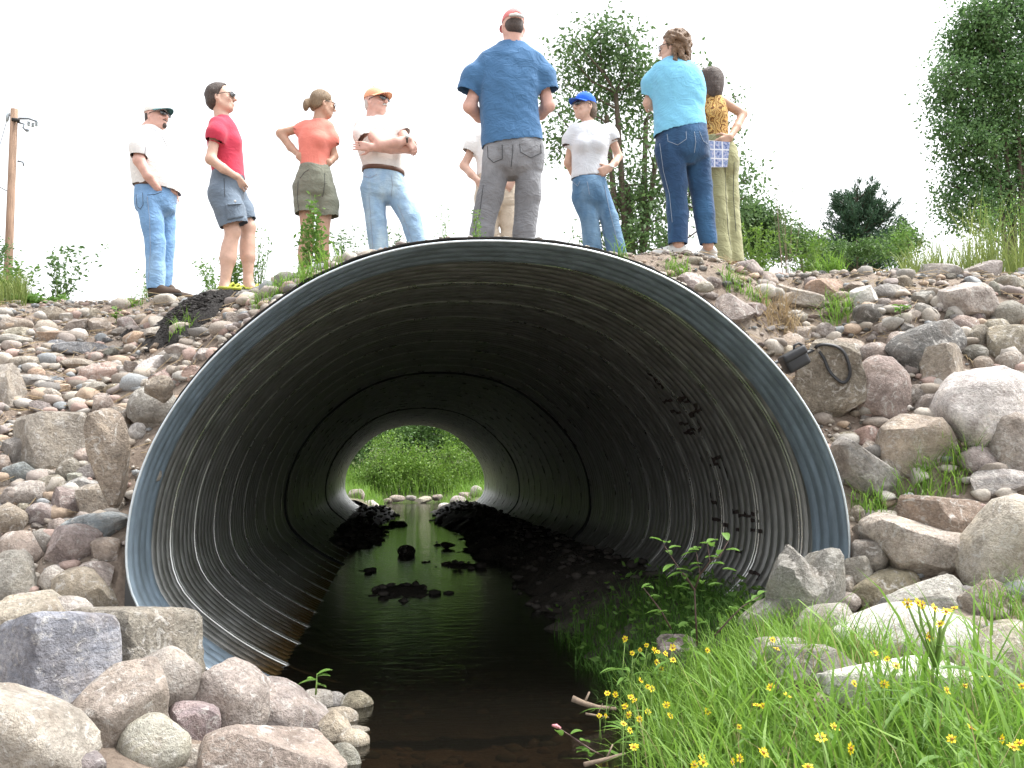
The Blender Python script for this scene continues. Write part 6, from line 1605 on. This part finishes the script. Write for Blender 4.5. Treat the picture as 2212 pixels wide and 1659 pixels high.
wisp('leafy weeds right of the pine', 3.0, 1945, 560, 485, 22, 12, 60, (.02, .04), L_WEED)
wisp('tall seeding weeds at the right edge of the crest', 2.6, 2150, 540, 425, 34, 14, 30, (.015, .03))
wisp('tall reddish seeding weed cut by the right picture edge', 2.6, 2215, 540, 410, 20, 8, 30, (.015, .03))

# ---- trees: clusters of foliage carried by limbs
def tree(name, label, Y, base, clusters, nleaf, lsize, lmat, bark, fork=None, r0=.12, depth=1.0, aspect=.55, cat='tree', needle=False, group='trees behind the road', zbase=None):
    b = at(*base, Y); b[2] = zbase if zbase is not None else float(height(b[0], Y)) - .1
    root = empty(name, b); tag(root, label, cat, group); s = FPX / (Y - CAM[1]); mb = MB(); LP = []; LD = []
    area = sum(c[2] * c[3] for c in clusters)
    stems = fork or [(base[0], base[1] - 60)]
    nodes = [at(x, y, Y + rg.uniform(-.2, .2) * depth) for x, y in stems]
    for nd_ in nodes: mb.tube([b, b * .55 + nd_ * .45 + np.array([rg.uniform(-.1, .1), rg.uniform(-.1, .1), 0]), nd_], [r0, r0 * .8, r0 * .55], 7, False)
    for cx, cy, rx, ry, *dn in clusters:
        c = at(cx, cy, Y + rg.uniform(-.5, .5) * depth); R_ = np.array([rx / s, (rx + ry) / 2 / s * depth, ry / s]); dens = dn[0] if dn else 1.0
        nd_ = min(nodes, key=lambda q: np.linalg.norm(q - c) + (2.0 if q[2] > c[2] + .3 else 0)); m_ = nd_ * .5 + c * .5 + np.array([rg.uniform(-.15, .15), rg.uniform(-.15, .15), -.1])
        rise = np.clip((c[2] - .6 * np.linalg.norm((c - nd_)[:2]) - b[2]) / max(nd_[2] - b[2], .1), .25, 1.0); st_ = b + (nd_ - b) * rise; m_ = st_ * .5 + c * .5 + np.array([rg.uniform(-.12, .12), rg.uniform(-.15, .15), -.08])
        mb.tube([st_, m_, c], [r0 * .30, r0 * .20, r0 * .10], 5, False)
        k = int(nleaf * dens * rx * ry / area); nt_ = max(4, k // 14)
        tips = rg.normal(size=(nt_, 3)); tips = tips / np.linalg.norm(tips, axis=1)[:, None] * (rg.random(nt_)**.55)[:, None] * R_ * rg.uniform(.75, 1.3, (nt_, 1)) + c
        for t in tips[:max(4, nt_ // 3)]: mb.tube([c, (c + t) / 2 + np.array([0, 0, .03]), t], [r0 * .10, r0 * .07, r0 * .03], 3, False)
        idx = rg.integers(nt_, size=k); off = rg.normal(size=(k, 3)) * lsize * 1.7
        LP.append(tips[idx] + off); dd = tips[idx] - c; dd = dd / (np.linalg.norm(dd, axis=1)[:, None] + 1e-6); LD.append(dd * .9 + rg.normal(size=(k, 3)) * .7 + np.array([0, 0, .5 if needle else -.35]))
    mb.build('trunk', bark, root)
    LP = np.concatenate(LP); VF = leaf_mesh(LP, lsize * rg.uniform(.6, 1.25, len(LP)), rg, aspect, 0, np.concatenate(LD)); link_vf('crown', VF, lmat, root)
tree('alder_tree', 'open-crowned multi-stemmed tree behind the tall man and aqua-shirt woman', 10.5, (1372, 545),
     [(1238, 85, 22, 30, .6), (1240, 130, 38, 40), (1295, 75, 55, 35), (1350, 95, 60, 45), (1285, 140, 70, 45), (1360, 150, 60, 45), (1235, 185, 36, 34, .8), (1395, 190, 45, 55), (1320, 205, 75, 42), (1255, 235, 40, 30, .7), (1205, 245, 26, 30, .7), (1232, 290, 44, 30, .9), (1200, 320, 24, 26, .8), (1290, 265, 42, 30, .5), (1385, 255, 40, 40, .7), (1345, 275, 50, 30, .35), (1400, 320, 45, 50, .5), (1300, 330, 30, 30, .25),
      (1365, 385, 55, 36, .8), (1315, 395, 26, 24, .5), (1335, 440, 55, 40), (1395, 430, 60, 50), (1340, 490, 60, 40), (1400, 495, 60, 40), (1360, 535, 70, 30), (1430, 530, 50, 30), (1290, 520, 40, 26, .5), (1445, 390, 40, 70), (1490, 420, 40, 60), (1500, 180, 30, 40, .7), (1515, 145, 14, 12, .5), (1560, 330, 40, 60, .8), (1590, 210, 14, 16, .6), (1575, 265, 24, 24, .6), (1615, 385, 36, 36, .9), (1600, 430, 30, 24, .7)],
     16000, .084, L_TREE, M_BARK, fork=[(1355, 400), (1310, 250), (1330, 200), (1395, 260), (1420, 320), (1270, 300), (1480, 360)], r0=.075)
tree('birch_tree', 'tall dense birch at the right edge of the picture', 18.0, (2190, 520),
     [(2120, 45, 70, 60), (2185, 20, 70, 50), (2090, 105, 70, 50), (2160, 110, 80, 55), (2060, 165, 50, 40), (2125, 180, 75, 50), (2195, 180, 60, 70), (2035, 215, 36, 34), (2085, 245, 60, 45), (2150, 260, 70, 50), (2045, 290, 40, 28), (2110, 315, 70, 40), (2185, 320, 60, 60), (2055, 345, 36, 24, .8), (2120, 375, 70, 36), (2065, 405, 44, 24, .8), (2180, 410, 60, 40), (2120, 435, 60, 28), (2045, 440, 36, 16, .9), (2050, 465, 30, 14, .9), (2095, 480, 50, 20), (2165, 470, 60, 30), (2250, 100, 60, 120), (2250, 320, 60, 140), (2170, -40, 60, 50)],
     46000, .11, L_BIRCH, M_BARK, fork=[(2188, 400), (2170, 250), (2195, 180), (2150, 330), (2210, 300)], r0=.09)
def pine(label, Y, px, ptop, pbase, half):
    b = at(px, pbase, Y); b[2] = 1.0; t = at(px, ptop, Y); root = empty('pine_tree', b); tag(root, label, 'tree', 'trees behind the road'); s = (Y - CAM[1]) / FPX
    mb = MB(); mb.tube([b, (b + t) / 2, t], [.28, .2, .05], 7, False); LP = []; LD = []; H = t[2] - at(px, pbase, Y)[2]
    for i in range(150):
        u = rg.random()**.8; z0 = t[2] - H * (.02 + .98 * u); L = half * s * (.30 + .70 * u**.7) * rg.uniform(.55, 1.12); a = rg.uniform(0, 6.28); el = math.radians(rg.uniform(28, 58) - 22 * u)
        d = np.array([math.cos(a) * math.cos(el), math.sin(a) * math.cos(el), math.sin(el)]); p0 = np.array([t[0], t[1], z0 - L * .35]); p1_ = p0 + d * L
        mb.tube([p0, (p0 + p1_) / 2 - np.array([0, 0, .08 * L]), p1_], [.05, .035, .012], 4, False)
        k = int(70 + 150 * u); w = .25 + .75 * rg.random(k)**.7; q = p0 + d * L * w[:, None] - np.array([0, 0, 1]) * (.3 * L * (w * (1 - w)))[:, None] + rg.normal(size=(k, 3)) * np.array([.17, .17, .10]) * (.5 + .5 * u)
        LP.append(q); LD.append(d * .8 + rg.normal(size=(k, 3)) * .55 + np.array([0, 0, .35]))
    mb.build('trunk', M_BARK, root); LP = np.concatenate(LP); link_vf('crown', leaf_mesh(LP, rg.uniform(.18, .34, len(LP)), rg, .22, 0, np.concatenate(LD)), L_PINE, root)
pine('dark pine with upswept boughs behind the right crest', 46.0, 1850, 406, 565, 155)
tree('distant_bush', 'green bush at the foot of the pine', 30.0, (1850, 575), [(1800, 535, 24, 12), (1840, 540, 30, 12), (1880, 538, 30, 12), (1915, 540, 24, 10), (1770, 540, 22, 12)], 3200, .11, L_BUSH2, M_BARK, r0=.05)
tree('distant_bush', 'grey-green bush behind the olive-trousers woman', 22.0, (1640, 560), [(1605, 470, 24, 30), (1635, 465, 28, 26), (1660, 490, 36, 26), (1610, 515, 36, 26), (1690, 515, 34, 22), (1650, 535, 60, 16)], 9000, .12, L_TREE, M_BARK, r0=.08)
tree('distant_bush', 'low green bush left of the pine', 20.0, (1730, 565), [(1715, 515, 20, 18), (1740, 530, 30, 16), (1700, 540, 30, 12)], 2600, .09, L_BUSH2, M_BARK, r0=.06)
tree('distant_bush', 'small rounded bush right of the pine', 40.0, (1960, 560), [(1950, 505, 18, 14), (1970, 520, 22, 12), (1930, 525, 20, 10)], 2000, .16, L_BUSH2, M_BARK, r0=.10)
tree('distant_bush', 'dark bush cut by the left picture edge', 24.0, (-10, 640), [(-6, 545, 16, 14), (4, 600, 14, 26, .7)], 900, .10, L_TREE, M_BARK, r0=.06)

# ---- the overgrown bank seen through the pipe
k_ = 0
for lab, Y, bx0, cl, mt, nl, ls in (
    ('bright green willow bush in the middle of the view through the pipe', 33.4, (900, 1090), [(880, 1030, 40, 34), (920, 1020, 44, 30), (900, 990, 50, 26), (860, 1000, 30, 24), (950, 1040, 40, 30)], L_BUSH, 5200, .11),
    ('leafy bush left in the view through the pipe', 33.0, (805, 1080), [(800, 1030, 34, 34), (830, 1000, 36, 34), (780, 1050, 30, 24), (820, 1060, 34, 20), (835, 955, 30, 24)], L_BUSH, 4600, .10),
    ('yellowish bush right in the view through the pipe', 33.6, (990, 1080), [(990, 1020, 36, 36), (1020, 1050, 30, 30), (970, 985, 34, 30), (1000, 1060, 40, 20), (1040, 1010, 26, 40)], L_BUSH, 4600, .10),
    ('tall leafy shrub left behind the pipe exit', 37, (780, 1060), [(770, 970, 44, 40), (800, 930, 44, 36), (740, 1010, 40, 50), (850, 920, 40, 30)], L_BUSH2, 4200, .15),
    ('dark tree in the middle behind the pipe exit', 40, (900, 1060), [(900, 950, 50, 40), (930, 910, 60, 40), (870, 930, 40, 40), (960, 950, 40, 40)], L_BUSH2, 5200, .17),
    ('tall green tree right behind the pipe exit', 38, (1000, 1060), [(1000, 950, 50, 44), (1050, 980, 40, 50), (990, 900, 60, 30), (1060, 1030, 40, 40)], L_BUSH, 4200, .15),
    ('dark tree far behind the pipe exit, raised to block mirrored sky', 46, (880, 1060), [(800, 950, 80, 60), (900, 940, 80, 60), (1000, 950, 80, 60), (900, 1010, 160, 40), (740, 960, 60, 80), (1070, 960, 60, 80), (900, 860, 130, 70), (760, 850, 80, 80), (1040, 850, 90, 80), (900, 770, 130, 60)], L_BUSH2, 12000, .30)):  # upper clusters added out of view to block sky mirrored in the water
    tree('bank_bush', lab, Y, bx0, cl, nl, ls, mt, M_BARK, r0=.06, group='bushes beyond the far end of the pipe', zbase=.3)
n = 3200; x = np.r_[rg.uniform(-4.5, -.9, n // 2), rg.uniform(1.1, 4.5, n - n // 2)]; y = rg.uniform(24.2, 33, n)
tag(link_vf('far_bank_grass', blades(np.c_[x, y, height(x, y)], rg.uniform(.2, .6, n), rg.uniform(.006, .014, n), rg.uniform(.1, .6, n), rg, 3), G_BLADE), 'grass on the stream banks beyond the pipe', 'grass', kind='stuff')
n = 2600; x = rg.uniform(-5, 6, n); y = rg.uniform(31.9, 36, n)
tag(link_vf('reed_bed', blades(np.c_[x, y, height(x, y)], rg.uniform(.4, 1.1, n), rg.uniform(.008, .02, n), rg.uniform(.05, .5, n), rg, 3), G_BLADE), 'tall reeds on the far bank facing the pipe', 'reeds', kind='stuff')

# ---- stones beyond and inside the pipe
FAR = [(768, 1072, 34, 26, 'pink', 'r', 25.5, 'big pinkish boulder left beyond the pipe exit'), (802, 1098, 34, 30, 'pale', 'r', 25.0, 'pale boulder beside the water beyond the pipe exit'), (905, 1116, 44, 20, 'tan', 'a', 24.6, 'pointed tan stone standing in the stream at the far exit'),
    (960, 1098, 26, 20, 'pale', 'r', 25.2, 'whitish stone right of the stream at the far exit'), (990, 1085, 32, 24, 'grey', 'r', 25.6, 'grey stone on the pile right of the far exit'), (1010, 1075, 34, 20, 'brown', 'a', 26, 'brown stone on top of the pile at the far exit'), (1030, 1062, 24, 22, 'grey', 'r', 26, 'rounded grey stone against the right of the far exit'),
    (975, 1108, 40, 18, 'dark', 'b', 24.4, 'dark block in shadow right of the stream at the far exit'), (1015, 1098, 40, 24, 'grey', 'r', 24.6, 'low grey stone right at the far exit'), (760, 1098, 30, 22, 'dark', 'b', 24, 'dark stone left in the far exit'), (785, 1115, 30, 16, 'dark', 'b', 23.6, 'dark flat stone at the left foot of the far exit'),
    (858, 1077, 30, 13, 'brown', 'r', 31.6, 'tan stone on the far bank, left one'), (888, 1076, 20, 10, 'grey', 'r', 31.8, 'grey stone on the far bank, second from left'), (914, 1079, 32, 13, 'tan', 'a', 31.5, 'angular tan stone in the middle of the far bank'), (945, 1075, 20, 12, 'brown', 'a', 31.9, 'brown stone right of the middle on the far bank'), (838, 1082, 20, 10, 'brown', 'r', 31.5, 'brown stone on the far bank beside the grass'),
    (878, 1190, 34, 22, 'black', 'r', 8.9, 'round shade-painted stone in the water halfway down the pipe'), (968, 1178, 28, 12, 'black', 'a', 10.0, 'small shade-painted stone in the water right of the round one'), (860, 1135, 36, 16, 'black', 'b', 16.5, 'shade-painted stone row left inside the far pipe'), (835, 1145, 40, 16, 'black', 'a', 15.5, 'shade-painted stone against the left silt inside the pipe'), (950, 1130, 44, 14, 'black', 'b', 18.5, 'shade-painted stone on the right silt inside the pipe'), (800, 1130, 44, 22, 'black', 'a', 19.0, 'shade-painted heap of stone left near the far exit')]
for i, (px, py, w, h, col, shp, Y, lab) in enumerate(FAR):
    s = FPX / (Y - CAM[1]); C_ = at(px, py, Y); add_rock('rock', C_, (w / 2 / s * 1.15, (w + h) / 4 / s, h / 2 / s * 1.2), 0, 0, 700 + i, 3, shp, col, 'plain', lab)
# ------------------------------------------------------------------ camera bag left on a boulder
bY = .13
M_BAG = simple('black_nylon', (.012, .013, .016), .5, .2, 60, .3, .002)
bc = at(1716, 779, bY); root = empty('camera_bag', bc - np.array([0, 0, .06])); tag(root, 'black camera bag with strap wedged behind the upper right rim', 'bag')
RB = np.array(Matrix.Rotation(-.5, 3, 'Y'))
def rbox(name, c, half, mat, parent, R, bev=.02, seg=2):
    bm = bmesh.new(); bmesh.ops.create_cube(bm, size=2)
    for v_ in bm.verts: v_.co = Vector((v_.co.x * half[0], v_.co.y * half[1], v_.co.z * half[2]))
    bmesh.ops.bevel(bm, geom=bm.edges[:], offset=bev, segments=seg, profile=.6, affect='EDGES')
    me = bpy.data.meshes.new(name)
    for v_ in bm.verts: v_.co = Vector(R @ np.array(v_.co) + np.array(c))
    bm.to_mesh(me); bm.free(); me.polygons.foreach_set('use_smooth', np.ones(len(me.polygons), bool)); me.update()
    return link(name, me, mat, parent)
rbox('pouch', bc, (.075, .05, .055), M_BAG, root, RB, .022, 3)
fl = rbox('flap', bc + RB @ np.array([.004, -.004, .034]), (.079, .054, .026), M_BAG, root, RB, .018, 3)
mb = MB(); c = bc + RB @ np.array([.055, 0, .062]); mb.tube([c + RB @ np.array([-.03, 0, -.01]), c + RB @ np.array([-.012, 0, .016]), c + RB @ np.array([.02, 0, .016]), c + RB @ np.array([.036, 0, -.01])], .007, 6); mb.build('handle', M_BAG, root)
# strap: flat webbing looping over the boulder
pc = [(1728, 768), (1750, 759), (1765, 748), (1780, 744), (1805, 748), (1822, 760), (1832, 782), (1836, 805), (1830, 822), (1818, 826), (1800, 812), (1788, 795), (1780, 775), (1768, 758)]
from mathutils import bvhtree
dg = bpy.context.evaluated_depsgraph_get(); dg.update()
trees_ = []
for o in COL.objects:
    if o.get('category') == 'rock' and (o.location - Vector(bc)).length < 1.3:
        bm = bmesh.new(); bm.from_mesh(o.data); bm.transform(o.matrix_world); trees_.append(bvhtree.BVHTree.FromBMesh(bm)); bm.free()
SP = []
for x, y in pc:
    d = Vector(sight(x, y)).normalized(); best = None
    for t in trees_:
        r_ = t.ray_cast(Vector(CAM), d)
        if r_[0] is not None and (best is None or r_[3] < best): best = r_[3]
    SP.append(np.array(CAM) + np.array(d) * ((best - .010) if best else (bY - CAM[1]) / d.y))
SP = np.array(SP); yref = np.median(SP[:, 1]); SP[:, 1] = np.clip(SP[:, 1], yref - .10, yref + .10)
f = []
for i in range(len(SP) - 1):
    for t in np.linspace(0, 1, 6, endpoint=False):
        p0, p1_, p2_, p3_ = SP[max(i - 1, 0)], SP[i], SP[i + 1], SP[min(i + 2, len(SP) - 1)]
        f.append(.5 * ((2 * p1_) + (-p0 + p2_) * t + (2 * p0 - 5 * p1_ + 4 * p2_ - p3_) * t * t + (-p0 + 3 * p1_ - 3 * p2_ + p3_) * t**3))
f = np.array(f); V = []; Fs = []
for i, p in enumerate(f):
    t = f[min(i + 1, len(f) - 1)] - f[max(i - 1, 0)]; t /= np.linalg.norm(t); s = np.cross(t, (0, -1, .25)); s /= np.linalg.norm(s); n_ = np.cross(s, t)
    for a, b in ((-1, 0), (1, 0), (1, 1), (-1, 1)): V.append(p + s * .0105 * a + n_ * .003 * b)
for i in range(len(f) - 1):
    for k in range(4): Fs.append((4 * i + k, 4 * i + (k + 1) % 4, 4 * i + 4 + (k + 1) % 4, 4 * i + 4 + k))
mb = MB(); mb.add(V, Fs); mb.build('strap', M_BAG, root)

# ------------------------------------------------------------------ heaps of black soil
M_BLACK = simple('black_soil', (.018, .016, .015), .95, .5, 40, 1.0, .02, 70)
def soil(name, label, px, py, wpx, hpx, amp, seed):
    G = hit(px, py); s = FPX / (G[1] - CAM[1]); rx = wpx / 2 / s; ry = rx * .95; n = 46; V = []; Fs = []; rg_ = np.random.default_rng(seed); o = rg_.uniform(0, 50)
    for j in range(n):
        for i in range(n):
            u, v = i / (n - 1) * 2 - 1, j / (n - 1) * 2 - 1; x, y = G[0] + u * rx * 1.15, G[1] + v * ry * 1.15; d = math.hypot(u, v) + .30 * noise.noise((u * 2.2 + o, v * 2.2, 0)) + .12 * noise.noise((u * 7 + o, v * 7, 0))
            hgt = amp * max(0, 1 - d * d)**.7 if d < 1 else -.05
            hgt += (noise.noise((x * 28, y * 28, o)) * .030 + noise.noise((x * 60, y * 60, o)) * .018) if d < 1 else 0
            V.append((x, y, float(height(x, y)) + hgt))
    for j in range(n - 1):
        for i in range(n - 1): Fs.append((j * n + i, j * n + i + 1, (j + 1) * n + i + 1, (j + 1) * n + i))
    return tag(link(name, mesh(name, V, Fs), M_BLACK), label, 'soil heap')
soil('soil_heap', 'heap of crumbly black soil on the slope below the crimson-tee woman', 415, 678, 165, 60, .08, 1)
soil('soil_heap', 'strip of black soil along the right-hand crest', 1720, 552, 330, 40, .12, 2)
soil('soil_heap', 'small clod of black soil on the left slope above the orange stone', 270, 728, 26, 14, .05, 3)

n = 1100; rg = np.random.default_rng(90); u_ = rg.normal(0, .48, (n, 2)); k = np.hypot(*u_.T) < 1.25; u_ = u_[k]; x = HEAP[0] + u_[:, 0] * HEAP_R; y = HEAP[1] + u_[:, 1] * HEAP_R * .95
rr_ = .005 * 5.5**(rg.random(len(x))**1.8); d_ = np.hypot(*u_.T)
o_ = pebbles('soil_clods', 'black crumbs and clods strewn over the left soil heap', np.c_[x, y, height(x, y) + .082 * np.clip(1 - d_**2, 0, 1)**.7 + .004], rr_, np.tile((.02, .018, .017), (len(x), 1)) * rg.uniform(.6, 1.8, (len(x), 1))); o_['category'] = 'soil'

# ------------------------------------------------------------------ utility pole
pY = 26.5; top = at(31, 236, pY); bot = at(34, 640, pY); bot[2] = 2.6; bot[0] = top[0] + .05
M_POLE = simple('weathered_pole_wood', (.25, .165, .115), .85, .35, 3.0, .6, .02, 8, aniso=(6, 6, .6))
root = empty('utility_pole', bot); tag(root, 'weathered wooden utility pole at the left edge of the picture', 'pole')
mb = MB(); mb.tube([bot, bot * .5 + top * .5, top], [.135, .125, .11], 14); mb.build('pole', M_POLE, root)
M_STEEL = simple('line_hardware', (.22, .25, .28), .5, .2, 30, 0, metal=.6); M_GREY = simple('grey_porcelain', (.35, .40, .43), .3, .1, 10, 0)
s = (pY - CAM[1]) / FPX
def pp(x, y, dy=0): return at(x, y, pY + dy)
mb = MB(); mb.tube([pp(26, 258, -.13), pp(42, 260, -.13)], .10 * .6, 8); mb.build('clamp', S_BLACK, root)
mb = MB(); mb.tube([pp(40, 256), pp(62, 256), pp(80, 262)], .035, 6); arm = mb.build('arm', M_STEEL, root)
for x, y in ((62, 263), (71, 266), (79, 264)):
    mb = MB(); q = pp(x, y)
    for k in range(3): mb.tube([q + np.array([0, 0, -.05 * k]), q + np.array([0, 0, -.05 * k - .03])], [.055, .03], 8)
    mb.build('insulator', M_GREY, arm)
mb = MB(); mb.tube([pp(38, 264), pp(52, 268), pp(50, 276), pp(56, 282)], .03, 6); mb.tube([pp(56, 282), pp(62, 281)], .045, 6); mb.build('bracket', M_STEEL, root)
mb = MB(); mb.tube([pp(38, 348), pp(50, 350), pp(51, 358)], .03, 6); mb.build('lower_bracket', M_STEEL, root)
mb = MB(); mb.tube([pp(18, 244), pp(16, 254), pp(15, 262)], [.05, .06, .04], 8); mb.build('guy_insulator', M_GREY, root)
mb = MB(); mb.tube([pp(24, 246), pp(16, 256), pp(0, 312), pp(-120, 720)], .012, 5); mb.build('guy_wire', M_STEEL, root)
mb = MB(); mb.tube([pp(23, 416), pp(12, 411), pp(-4, 402), pp(-150, 330, 6)], .014, 5); mb.build('side_wire', S_BLACK, root)

# ------------------------------------------------------------------ drift wood by the water
def stick(label, pts, Y, r):
    mb = MB(); P = [at(x, y, Y + dy) for x, y, dy in pts]; mb.tube(P, list(np.linspace(r, r * .6, len(P))), 7); mb.tube([P[1], P[1] + np.array([.03, .02, .05])], [r * .5, r * .3], 5)
    tag(mb.build('driftwood_stick', M_TWIG), label, 'stick')
stick('grey driftwood stick at the water edge below the shaded grass', [(1236, 1509, 0), (1262, 1520, -.02), (1290, 1528, -.02), (1330, 1532, 0)], -.65, .016)
stick('brown stick lying in the grass edge at the bottom', [(1262, 1652, 0), (1310, 1640, .02), (1350, 1628, .04)], -1.6, .010)
stick('thin stick beside the flowers at the water edge', [(1265, 1542, 0), (1290, 1546, 0), (1315, 1550, .02)], -.9, .006)

# ------------------------------------------------------------------ things that still read alike are told apart by their order
same = {}
for o in COL.objects:
    if o.parent is None and o.get('label') and o.get('group'): same.setdefault(o['label'], []).append(o)
ORD = ['leftmost', 'second from left', 'third from left', 'fourth from left', 'fifth from left', 'sixth from left']
for lab, obs in same.items():
    if 1 < len(obs) <= 6 and len(lab.split()) <= 13:
        obs.sort(key=lambda o: (o.location.x - CAM[0]) / (o.location.y - CAM[1]))
        for i, o in enumerate(obs): o['label'] = lab + ', ' + ('rightmost' if i == len(obs) - 1 else ORD[i])
